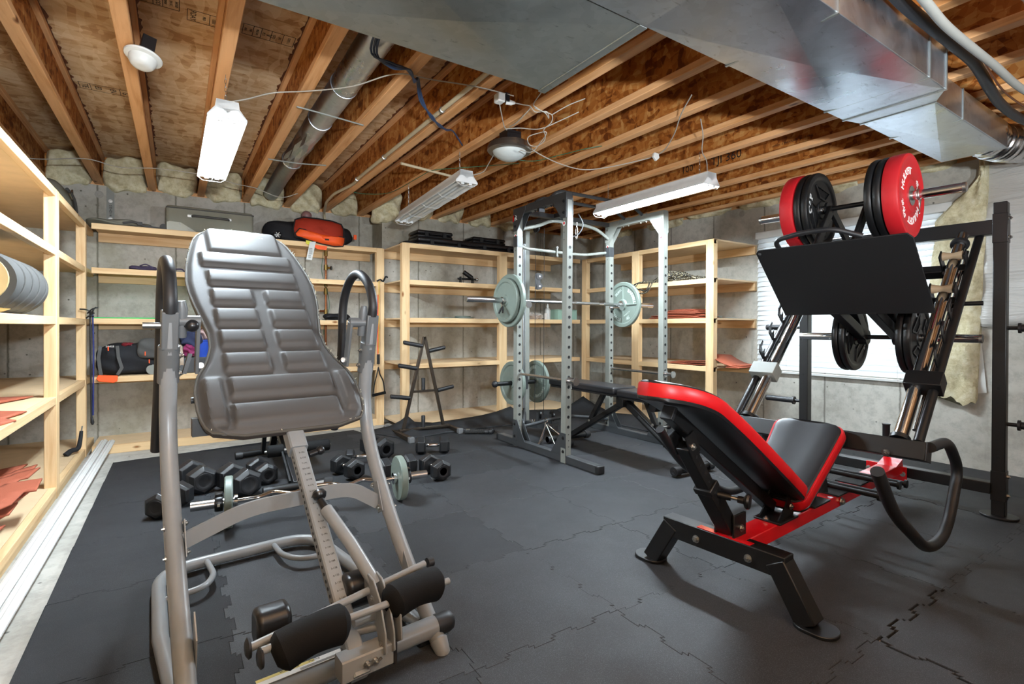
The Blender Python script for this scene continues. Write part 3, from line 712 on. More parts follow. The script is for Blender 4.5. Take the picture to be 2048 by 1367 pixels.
for i, lab in spots:
    x0 = -.172+.4075*i+.01; x1 = x0+.4075-.083
    if i < -2: x0 = XL+.02; x1 = -1.06
    if x1 <= x0+.05: continue
    o = lumpy((x0, YB-.03-.03*((i*37) % 5)/5, 2.395-.03*((i*13) % 4)/4), (x1, YB+.14, 2.70), i*7+50, .016)
    tag(o.build('insulation_batt', 'insul', subsurf=1), lab, 'insulation', 'insulation batts along the back wall')
for i, lab in ((5, 'torn insulation batt drooping over the jog behind the unlit strip light'), (6, 'cream insulation batt between joists above the black tool cases'), (7, 'cream insulation batt between joists just left of the power rack logo'),
               (8, 'cream insulation batt between joists behind the lat tower'), (9, 'cream insulation batt between joists behind the power rack top'), (10, 'cream insulation batt between joists left of the back right corner')):
    x0 = -.172+.4075*i+.01; x1 = x0+.4075-.083
    yy = YB2 if x0 > XJG-.05 else YB2
    o = lumpy((x0, yy-.05, 2.39 if i != 5 else 2.30), (x1, yy+.13, 2.70), i*7+50, .022)
    tag(o.build('insulation_batt', 'insul', subsurf=1), lab, 'insulation', 'insulation batts along the back wall')
ys = [5.2, 4.35, 3.7, 3.05, 2.45, 1.75]
labs = ['lumpy insulation tuft on the right wall top nearest the back corner', 'lumpy insulation tuft on the right wall top behind the rack', 'lumpy insulation tuft on the right wall top above the rope shelf',
        'lumpy insulation tuft on the right wall top above the end of the shelving', 'lumpy insulation tuft on the right wall top left of the raised red plates', 'lumpy insulation tuft on the right wall top behind the raised red plates']
for k, (y, lab) in enumerate(zip(ys, labs)):
    o = lumpy((XR-.06, y-.28, 2.37), (XR+.12, y+.28, 2.5), 200+k, .022)
    tag(o.build('insulation_batt', 'insul', subsurf=1), lab, 'insulation', 'insulation tufts along the right wall')
# ---------------------------------------------------------------- interlocking rubber mats
P_ = .632; GX0 = .163-P_; GY0 = 2.05-P_*8
mats = thing('rubber_mat_floor', 'dark speckled rubber flooring of interlocking puzzle tiles under the gym machines', 'rubber mat', (2.4, 2.2, 0))
def clampxy(x, y):
    xm = 4.41 if y > 3.1 else XR-.012
    x = min(max(x, -.432), xm)
    ym = 5.165+.13*(x+.41) if x < 1.6 else 5.04
    return (x, min(max(y, YF+.3), ym))
def tabs(a, b, s, n=6, amp=.014):
    """puzzle edge from a to b, tabs alternating sides"""
    a, b = Vector((*a, 0)), Vector((*b, 0)); d = b-a; nrm = Vector((-d.y, d.x, 0)).normalized()*amp*s; out = [a.copy()]
    for k in range(n):
        t0 = .045+.91*k/n; w = .91/n; sg = 1 if k % 2 else -1
        for t, h in ((.12, 0), (.04, 1), (.96, 1), (.88, 0)):
            out.append(a+d*(t0+w*t)+nrm*h*sg)
    out.append(b.copy()); return out
rnd = random.Random(5)
for i in range(9):
    for j in range(14):
        x0, x1 = GX0+P_*i, GX0+P_*(i+1); y0, y1 = GY0+P_*j, GY0+P_*(j+1)
        if y0 > 5.3 or y1 < YF+.35 or (x0 > 4.40 and y0 > 3.05) or x0 > XR-.05: continue
        pl = tabs((x0, y0), (x1, y0), 1) + tabs((x1, y0), (x1, y1), 1) + tabs((x0, y1), (x1, y1), 1)[::-1] + tabs((x0, y0), (x0, y1), 1)[::-1]
        pl = [clampxy(p.x, p.y) for p in pl]
        loose = (abs(x0-2.06) < .05 and abs(y1-.79) < .05)
        q = []
        for p in pl:
            if not q or (abs(p[0]-q[-1][0])+abs(p[1]-q[-1][1])) > 1e-4: q.append(p)
        if loose:   # a worn tile whose tabs do not quite meet its neighbours
            cx, cy = (x0+x1)/2, (y0+y1)/2
            q = [(cx+(a-cx)*.99+.003, cy+(c-cy)*.985-.005) for a, c in q]
        m = MB().prism(q, (0, 0, FZ+.001), (1, 0, 0), (0, 1, 0), -FZ-.001+(.003 if loose else rnd.uniform(-.0008, .0008)))
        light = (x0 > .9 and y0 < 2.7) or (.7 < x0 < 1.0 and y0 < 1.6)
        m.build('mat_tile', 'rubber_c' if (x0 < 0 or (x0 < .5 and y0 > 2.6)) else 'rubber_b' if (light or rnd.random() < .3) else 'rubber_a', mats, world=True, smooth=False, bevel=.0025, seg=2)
# curled edge of an older mat standing against the shelving
def curl(label, edge, inner, hs):
    n = len(edge); ks = 7; vs = []
    for (ex, ey), (ix, iy), h in zip(edge, inner, hs):
        for k in range(ks):
            t = k/(ks-1); vs.append((ix+(ex-ix)*t, iy+(ey-iy)*t, .004+h*t**2.2))
    fs = [(i*ks+k, (i+1)*ks+k, (i+1)*ks+k+1, i*ks+k+1) for i in range(n-1) for k in range(ks-1)]
    tag(MB().add(vs, fs).build('curled_mat', 'rubber_a', solid=.008), label, 'rubber mat')
curl('curled rubber mat edge riding up against the shelving behind the plate tree',
     [(1.60, 5.32), (1.72, 5.20), (1.84, 5.06), (1.93, 5.02), (1.99, 5.0), (2.08, 5.02), (2.3, 5.05), (2.6, 5.055), (2.9, 5.055), (3.1, 5.05), (3.28, 5.02), (3.4, 5.04), (3.7, 5.055), (4.0, 5.05)],
     [(1.60, 5.15), (1.72, 5.0), (1.80, 4.8), (1.9, 4.7), (2.0, 4.68), (2.1, 4.7), (2.3, 4.74), (2.6, 4.74), (2.9, 4.74), (3.1, 4.72), (3.3, 4.7), (3.4, 4.72), (3.7, 4.74), (4.0, 4.74)],
     [.0, .02, .07, .12, .17, .09, .055, .06, .075, .10, .15, .09, .07, .05])
curl('curled rubber mat corner bunched up at the back right shelving corner behind the rack',
     [(4.0, 5.05), (4.2, 5.03), (4.36, 4.96), (4.40, 4.8), (4.41, 4.5), (4.41, 4.1), (4.41, 3.7), (4.41, 3.3)],
     [(4.0, 4.74), (4.15, 4.72), (4.15, 4.65), (4.12, 4.55), (4.12, 4.4), (4.12, 4.0), (4.12, 3.7), (4.12, 3.3)],
     [.05, .09, .20, .12, .05, .08, .04, .0])
M['trim_white'] = plain('white_trim', '#dededb', .4)
# white trim boards lying on the floor along the left shelving
def trim(label, p, q, w):
    prof = [(-w/2, 0), (w/2, 0), (w/2, .008), (w*.32, .012), (w*.26, .018), (w*.05, .014), (-w*.05, .022), (-w*.3, .02), (-w*.38, .012), (-w/2, .010)]
    tag(MB().sweep([p, q], prof).build('trim_board', 'trim_white', bevel=.001, seg=1), label, 'trim board')
trim('long white moulded trim board on the floor, the one against the left shelving', (-.622, .2, FZ+.001), (-.545, 5.75, FZ+.085), .054)
trim('long white flat trim board on the floor, the one beside the rubber mat edge', (-.568, .2, FZ+.001), (-.488, 5.70, FZ+.084), .052)
# ---------------------------------------------------------------- inversion table (local: x right, -y towards the photographer)
inv = thing('inversion_table', 'silver grey inversion table with ribbed grey vinyl back pad and black foam ankle rollers', 'exercise machine', (.29, 2.67, 0), math.radians(5))
def W(s, t, z): return Vector((s, -t, z))
def ring(mb, c, ax, r, w, n=24): return mb.lathe([(r-w, 0), (r, 0), (r, w), (r-w, w)], c, ax, n)
def bolt(mb, p, d, r=.009, h=.007):
    mb.marks.append((len(mb.v), len(mb.f))); p = Vector(p); d = Vector(d).normalized(); mb.cyl(p, p+d*.002, r*1.35, n=14); mb.cyl(p, p+d*h, r, n=6); mb.cyl(p+d*h, p+d*(h+.005), r*.45, n=8); return mb
# floor loop
pts = fillet([W(-.372, 1.02, .036), W(-.388, .55, .036), W(-.36, -.02, .036), W(.285, -.02, .036), W(.335, .55, .036), W(.345, 1.02, .036)], [0, .16, .16, .1], 10)
MB().tube(pts, .025, 20).build('rear_base', 'grey_paint', inv)
# floor bracket feet inside the loop
for a in ([W(-.18, .0, .04), W(-.175, .17, .045), W(-.22, .26, .045), W(-.37, .27, .04)], [W(.10, .0, .04), W(.10, .15, .045), W(.16, .25, .045), W(.30, .25, .04)]):
    MB().tube(fillet(a, .06), .0125, 12).build('floor_handle', 'grey_paint', inv)
for s in (-1, 1):
    MB().box((s*.30-.03, -.045, 0), (s*.30+.03, .06, .012)).build('rubber_foot', 'black_rubber', inv, bevel=.003)
# front crossbar
fb = MB().tube([W(-.40, 1.085, .058), W(.375, 1.085, .058)], .034, 24).build('front_base', 'grey_paint', inv)
for s in (-1, 1):
    MB().lathe([(.0355, -.03), (.0355, .015), (.031, .032), (.018, .042), (0, .045)], W(s*.395+(-.005 if s < 0 else .0), 1.085, .058), (s, 0, 0), 24).build('end_cap', 'black_rubber', inv)
    MB().beam(W(s*.33, 1.03, .0), W(s*.33, 1.03, .04), .05, .11).build('foot', 'black_rubber', inv, bevel=.006)
lb = MB().prism([(-.14, -.016), (.10, -.016), (.10, .016), (-.14, .016)], W(-.06, 1.078, .0935), (1, 0, 0), (0, 1, 0), .0012)
lb.build('warning_label', 'white_text', inv, smooth=False, label='white and yellow warning label')
MB().prism([(-.14, .004), (.02, .004), (.02, .016), (-.14, .016)], W(-.06, 1.078, .0948), (1, 0, 0), (0, 1, 0), .0006).build('warning_stripe', plain('label_yellow', '#d9c879', .6), inv, smooth=False)
tx = MB()
tx.merge(text_mb('WARNING', .011, .0004), axes(W(-.11, 1.068, .0958), (1, 0, 0), (0, 1, 0))); tx.merge(text_mb('Warning', .009, .0004), axes(W(-.04, 1.068, .0958), (1, 0, 0), (0, 1, 0)))
for q in range(4): tx.box((-.085, -1.083-q*.0028, .0952), (.03, -1.0822-q*.0028, .0954))
tx.build('label_text', 'black_text', inv, smooth=False)
# uprights
prof = [(1.13, .015), (1.085, .045), (.948, .155), (.757, .325), (.60, .50), (.51, .64), (.475, .77), (.485, .88), (.51, 1.0)]
for s in (-1, 1):
    MB().tube([W(s*.36, t, z) for t, z in prof], [.027]*30, 18, smooth=5) if 0 else None
    p = spline([W(s*.36, t, z) for t, z in prof], 5)
    MB().tube(p, .027, 20).build('upright', 'grey_paint', inv)
    MB().lathe([(.0, 0), (.027, 0), (.031, -.006), (.024, -.05), (.0, -.075)], W(s*.36, 1.115, .03), W(0, -.9, .8), 20).build('upright_foot', 'grey_paint', inv)
    # collar, pivot housing
    u0, u1 = W(s*.36, .478, .90), W(s*.36, .515, 1.03)
    MB().tube([u0, (u0+u1)/2, u1], .033, 20).build('collar', 'grey_dark', inv, bevel=.002)
    MB().beam(W(s*.36, .515, 1.02), W(s*.36, .545, 1.15), .05, .055).build('pivot_plate', 'grey_dark', inv, bevel=.004)
    MB().tube([W(s*.325, .52, 1.06), W(s*.325, .545, 1.16), W(s*.327, .55, 1.185)], [.016, .018, .012], 12).build('pivot_knuckle', 'grey_dark', inv)
    b_ = MB()
    for z in (.93, .995): bolt(b_, W(s*.327, .49+(z-.93)*.3, z), (-s, -.3, 0), .008)
    b_.build('bolt', 'steel', inv)
    # hoop handle: steel core leg and black foam
    hp = [W(s*.36, .525, 1.0), W(s*.36, .55, 1.12), W(s*.36, .562, 1.20), W(s*.36, .51, 1.285), W(s*.36, .40, 1.335), W(s*.36, .29, 1.305), W(s*.36, .212, 1.20), W(s*.362, .185, 1.0), W(s*.365, .15, .85), W(s*.368, .10, .70), W(s*.37, .06, .58)]
    hp = [W(v.x+(-.0 if s > 0 else 0), -v.y, v.z) for v in hp]
    sp = spline(hp, 8)
    MB().tube(sp[10:], .0195 if s > 0 else .021, 20).build('foam_grip', 'black_rubber', inv)
    MB().tube(sp[:12], .016, 14).build('handle_tube', 'grey_paint', inv)
    # lower bolts on the crossbrace tabs
    b_ = MB()
    for z, t in ((.445, .66), (.37, .72)): bolt(b_, W(s*.36, t-.02, z)+Vector((-s*.03, 0, 0)), (-s, -.4, 0), .009, .009); bolt(b_, W(s*.36, t, z)+Vector((s*.024, 0, 0)), (s, 0, 0), .007, .004)
    b_.build('bolt', 'steel', inv)
    MB().beam(W(s*.331, .71, .355), W(s*.331, .655, .46), .004, .05, up=(0, 1, .5)).build('brace_tab', 'grey_paint', inv, bevel=.001)
# crossbrace, bent flat bar
sec = [(-.006, -.026), (.006, -.026), (.006, .026), (-.006, .026)]
MB().sweep(fillet([W(-.335, .68, .40), W(-.17, .67, .452), W(-.10, .67, .462), W(.18, .67, .462), W(.24, .67, .45), W(.335, .68, .385)], .05, 5), sec).build('crossbrace', 'grey_paint', inv, bevel=.003)
MB().prism([(0, 0), (.06, .0), (.10, .20), (.05, .26), (.03, .12)], W(.325, .88, .02), W(0, 1, 0), (0, 0, 1), .004).build('gusset', 'grey_paint', inv)
MB().prism([(0, 0), (.06, .0), (.10, .20), (.05, .26), (.03, .12)], W(-.33, .88, .02), W(0, 1, 0), (0, 0, 1), .004).build('gusset', 'grey_paint', inv)
# ---- bed
A0 = W(.027, .60, .735); EU = W(0, -.758, .651).normalized(); EN = W(0, .651, .758).normalized(); EX = Vector((1, 0, 0))
def hw(w):
    tb = [(-.028, .17), (-.02, .235), (0, .266), (.035, .29), (.10, .301), (.20, .302), (.27, .287), (.34, .253), (.43, .228), (.52, .226), (.61, .242), (.71, .261), (.79, .272), (.87, .277), (.99, .268), (1.1, .25), (1.19, .231), (1.25, .212), (1.285, .19), (1.32, .15), (1.34, .095), (1.346, .04)]
    for (a, p), (b, q) in zip(tb, tb[1:]):
        if a <= w <= b:
            k = (w-a)/(b-a); return p+(q-p)*k
    return tb[0][1] if w < tb[0][0] else tb[-1][1]
bumps = [(-.165, .165, 1.115, 1.32, 1), (-.21, .195, .995, 1.102, 0), (-.193, .193, .85, .955, 0)]
for a, b_ in ((.705, .812), (.562, .67), (.425, .526), (.287, .383)): bumps += [(-.192, -.026, a, b_, 0), (.03, .192, a, b_, 0)]
bumps += [(-.19, .195, .146, .249, 0), (-.195, .192, .006, .11, 0), (-.278, -.217, .025, .25, 0), (.222, .272, .04, .256, 0)]
def sst(x): x = min(1, max(0, x)); return x*x*(3-2*x)
def puff(s, w):
    h = 0
    for a, b_, c, d, big in bumps:
        cc = d if not big else d
        e = .021
        f = min(sst((s-a)/e+.5), sst((b_-s)/e+.5))*min(sst((w-c)/e+.5), sst((d-w)/e+.5))
        if f > 0:
            m = 1-.35*(abs(2*(w-c)/(d-c)-1)**3); h = max(h, f*.021*m)
    return h
NW, NS = 150, 80
def pad_pt(s, w, n): return A0 + EX*s + EU*w + EN*n
vs, fs = [], []
for i in range(NW+1):
    w = -.028+1.374*i/NW; w = max(-.0279, min(1.3459, w)); h_ = hw(w)
    for j in range(NS+1):
        s = -h_+2*h_*j/NS; ed = min(h_-abs(s), w+.028, 1.346-w)
        rd = sst(ed/.022)*.012
        vs.append(pad_pt(s, w, -.012+rd+puff(s, w)))
for i in range(NW):
    for j in range(NS): a = i*(NS+1)+j; fs.append((a, a+1, a+NS+2, a+NS+1))
MB().add(vs, fs).build('back_pad', 'grey_vinyl', inv)
out = []
for i in range(0, NW+1, 3): w = -.0279+1.3738*i/NW; out.append((hw(w), w))
loop = out + [(-a, b_) for a, b_ in out[::-1]]
n = len(loop); vs = []; fs = []
lv = [(-.0115, 1.0), (-.03, 1.006), (-.052, .985), (-.055, .93)]
for d_, k in lv: vs += [pad_pt(a*k, .66+(b_-.66)*k, d_) for a, b_ in loop]
for r_ in range(len(lv)-1):
    for i in range(n): fs.append((r_*n+i, r_*n+(i+1) % n, (r_+1)*n+(i+1) % n, (r_+1)*n+i))
fs.append(tuple(range((len(lv)-1)*n, len(lv)*n)))
MB().add(vs, fs).build('pad_shell', plain('dark_brown_vinyl', '#3b332e', .5), inv)
M['worn_piping'] = plain('worn_piping', '#4b4740', .7)
MB().tube([pad_pt(a*1.005, .66+(b_-.66)*1.003, -.012) for a, b_ in loop], .006, 8, closed=True).build('piping', 'worn_piping', inv)
# worn, split edge of the vinyl
rnd = random.Random(3)
fr = MB()
for k in range(110):
    i = rnd.randrange(n); a, b_ = loop[i]; a2, b2 = loop[(i+1) % n]
    if not (b_ < .05 or b_ > 1.0 or a > .2): continue
    q = rnd.random(); s_, w_ = a+(a2-a)*q, b_+(b2-b_)*q; sd_ = Vector((rnd.uniform(-.006, .006), rnd.uniform(-.006, .006), 0))
    fr.tube([pad_pt(s_*1.01, w_, -.009), pad_pt(s_*1.018+sd_.x, w_+sd_.y+.003, -.004+rnd.uniform(0, .004))], .0016, 4)
fr.build('frayed_threads', plain('frayed_threads', '#b9b4a0', .9), inv)['kind'] = 'stuff'
lg = MB(); lg.merge(text_mb('F:', .03, .0006), axes(pad_pt(-.095, 1.262, .0205), EX, EU, EN)); lg.merge(text_mb('63', .026, .0006), axes(pad_pt(.085, 1.243, .0205), EX, EU, EN))
lg.build('worn_logo', plain('worn_logo_grey', '#a8a29c', .6), inv, smooth=False)
# bed frame behind the pad with hinge arms to the pivots
def bd(s, w, n_): return pad_pt(s-.027+.003, w, n_)
for s in (-.10, .10): MB().tube([bd(s, .12, -.075), bd(s, 1.1, -.075)], .014, 12).build('bed_rail', 'rack_dark', inv)
for w in (.15, .6, 1.08): MB().beam(bd(-.11, w, -.075), bd(.11, w, -.075), .03, .02, up=EN).build('bed_cross', 'rack_dark', inv)
for s in (-1, 1):
    MB().tube([bd(s*.0, .22, -.08), bd(s*.285, .22, -.08)], .012, 10).build('hinge_tube', 'rack_dark', inv)
    MB().beam(W(s*.275, .475, .93), W(s*.275, .53, 1.115), .012, .04, up=(0, 1, 0)).build('hinge_arm', 'grey_dark', inv, bevel=.003)
    MB().tube([W(s*.27, .53, 1.115), W(s*.335, .535, 1.115)], .02, 16).build('hinge_pin', 'grey_dark', inv)
    b_ = MB(); bolt(b_, W(s*.262, .48, .955), (0, -1, .2), .008); b_.build('bolt', 'steel', inv)
# pull pin sticking out of the left pivot
pk = MB().cyl(W(-.435, .52, 1.10), W(-.36, .52, 1.10), .011, n=14).build('pivot_pin', 'steel', inv)
MB().cyl(W(-.335, .52, 1.10), W(-.31, .54, 1.10), .010, n=12).build('pin_neck', 'black_plastic', inv)
MB().sphere(W(-.295, .545, 1.10), .022, 18).build('pin_knob', 'black_plastic', inv)
MB().box((-.29, -.50, .70), (-.12, -.46, .765)).build('under_bed_plate', 'rack_dark', inv)
MB().beam(W(-.315, .50, .93), W(-.297, .50, 1.0), .012, .03, up=(0, 1, 0)).build('hinge_link', 'black', inv)
# boom
B0 = W(.03, .62, .662); BD = W(0, .758, -.651).normalized(); BN = EN
MB().beam(B0-BD*.12, B0+BD*.045, .062, .062, up=BN, ch=.006).build('boom_sleeve', 'grey_paint', inv)
hl = MB().beam(B0+BD*.03, B0+BD*.84, .048, .048, up=BN, ch=.005); hl.cur = 1; tk = MB()
for k in range(24):
    c = B0+BD*(.07+.024*k)
    hl.cyl(c-Vector((.0243, 0, 0)), c-Vector((.0250, 0, 0)), .0055, n=12)
    tk.merge(text_mb(['5-196', '6-193', '7-191', '4/0-185', '2-188', '3-178', '4-175', '5-173', '6-170', '6-168', '7', '8', '9-160', '3-155'][k % 14], .0085, .0004), axes(c+BN*.0243+Vector((.002, 0, 0)), EX, -BD, BN))
bm_ = hl.build('boom', ['grey_paint', 'black_matte'], inv); tk.build('height_scale', 'black_text', bm_, smooth=False)
bb = MB(); bolt(bb, B0-BD*.10+Vector((.033, 0, 0)), (1, 0, 0), .008); bolt(bb, B0-BD*.08+Vector((-.033, 0, 0)), (-1, 0, 0), .008); bb.build('bolt', 'steel', inv)
MB().cyl(W(.06, .68, .62), W(.09, .675, .625), .012, n=12).build('pull_pin', 'black_plastic', inv)
MB().sphere(W(.105, .672, .628), .017, 14).build('pull_knob', 'black_plastic', inv)
# ankle lever rod
r0 = B0+BD*.29+BN*.045+Vector((.012, 0, 0)); r1 = B0+BD*.33+BN*.045+Vector((.022, 0, 0)); r2 = W(.115, 1.17, .31)
MB().tube([r1, r1*.5+r2*.5+Vector((.004, 0, .002)), r2], .020, 18).build('lever_rod', 'grey_paint', inv)
MB().tube([r0, r1], [.012, .015], 14).build('lever_neck', 'black_plastic', inv)
MB().lathe([(0, 0), (.02, .002), (.024, .012), (.02, .024), (.012, .03)], r0-BD*.03+BN*.004, BD, 20).build('lever_knob', 'black_plastic', inv)
# ankle clamp
def plate(s, pts, nm='clamp_plate', th=.006):
    return MB().prism([(t, z) for t, z in pts], W(s, 0, 0), W(0, 1, 0), (0, 0, 1), th).build(nm, 'grey_paint', inv, bevel=.002)
pl = [(1.12, .33), (1.15, .345), (1.19, .34), (1.235, .30), (1.275, .22), (1.28, .165), (1.26, .15), (1.235, .16), (1.215, .21), (1.165, .25), (1.125, .29)]
plate(.100, pl); plate(.126, pl)
plate(.146, [(1.17, .29), (1.23, .31), (1.275, .27), (1.285, .19), (1.24, .16), (1.20, .20)])
b_ = MB(); bolt(b_, W(.10, 1.185, .285), (-1, -.3, 0), .009, .01); bolt(b_, W(.10, 1.255, .185), (-1, -.3, 0), .009, .01); b_.build('bolt', 'steel', inv)
MB().cyl(W(.03, 1.20, .245), W(.14, 1.20, .245), .017, n=16).build('clamp_axle', 'grey_paint', inv)
MB().cyl(W(.03, 1.17, .20), W(.14, 1.20, .20), .014, n=14).build('clamp_axle', 'grey_paint', inv)
# boom foot block
MB().beam(W(-.025, 1.235, .148), W(.125, 1.235, .148), .06, .062, up=(0, 0, 1), ch=.004).build('boom_foot', 'grey_paint', inv)
MB().box((.125, -1.268, .114), (.137, -1.202, .182)).build('end_cap', 'black_rubber', inv, bevel=.003)
MB().beam(W(.03, 1.17, .14), W(.03, 1.24, .135), .055, .055).build('boom_toe', 'black_rubber', inv, bevel=.004)
b_ = MB()
for s in (.045, .068):
    bolt(b_, W(s, 1.267, .150), (0, -1, .1), .008, .012)
    b_.tube([W(s-.012, 1.283, .163), W(s, 1.278, .150), W(s+.012, 1.283, .163)], .004, 8)
b_.build('wing_nut', 'steel', inv)
# rollers
def roller(nm, a, b_, r, sag, mat):
    a, b_ = Vector(a), Vector(b_); pts = []; rs = []; K = 18
    for k in range(K+1):
        q = k/K; pts.append(a.lerp(b_, q)+Vector((0, 0, -sag*4*(q-.5)**2+sag*.5)))
        e = min(q, 1-q)*K/1.8
        rs.append(r*(.55+.45*math.sin(min(1, e)*PI/2)) if e < 1 else r*(1+.10*abs(2*q-1)))
    return MB().tube(pts, rs, 26).build(nm, mat, inv)
roller('front_roller', W(-.197, 1.25, .265), W(-.005, 1.25, .285), .048, .012, 'foam')
roller('front_roller', W(.118, 1.24, .285), W(.312, 1.20, .275), .048, .012, 'foam')
MB().cyl(W(-.225, 1.25, .285), W(.33, 1.235, .285), .010, n=12).build('roller_axle', 'grey_paint', inv)
MB().lathe([(0, 0), (.024, 0), (.026, .006), (.016, .012), (0, .012)], W(-.222, 1.25, .268), (-1, 0, 0), 20).build('axle_cap', 'black_rubber', inv)
MB().lathe([(0, 0), (.024, 0), (.026, .006), (.016, .012), (0, .012)], W(-.24, 1.20, .275), (-1, 0, 0), 20).build('axle_cap', 'black_rubber', inv)
MB().cyl(W(-.24, 1.20, .275), W(.30, 1.13, .31), .011, n=12).build('roller_axle', 'grey_paint', inv)
for a, b_ in ((-.125, -.035), (.135, .225)):
    m = MB().prism(rrect(.09, .10, .032, 5), W(a, 1.12 if a < 0 else 1.08, .275), (0, -1, 0), (0, 0, 1), b_-a)
    m.build('heel_cup', 'black_plastic', inv, bevel=.016, seg=4)
MB().cyl(W(.31, 1.13, .31), W(.33, 1.13, .31), .016, n=14).build('axle_cap', 'black_rubber', inv)
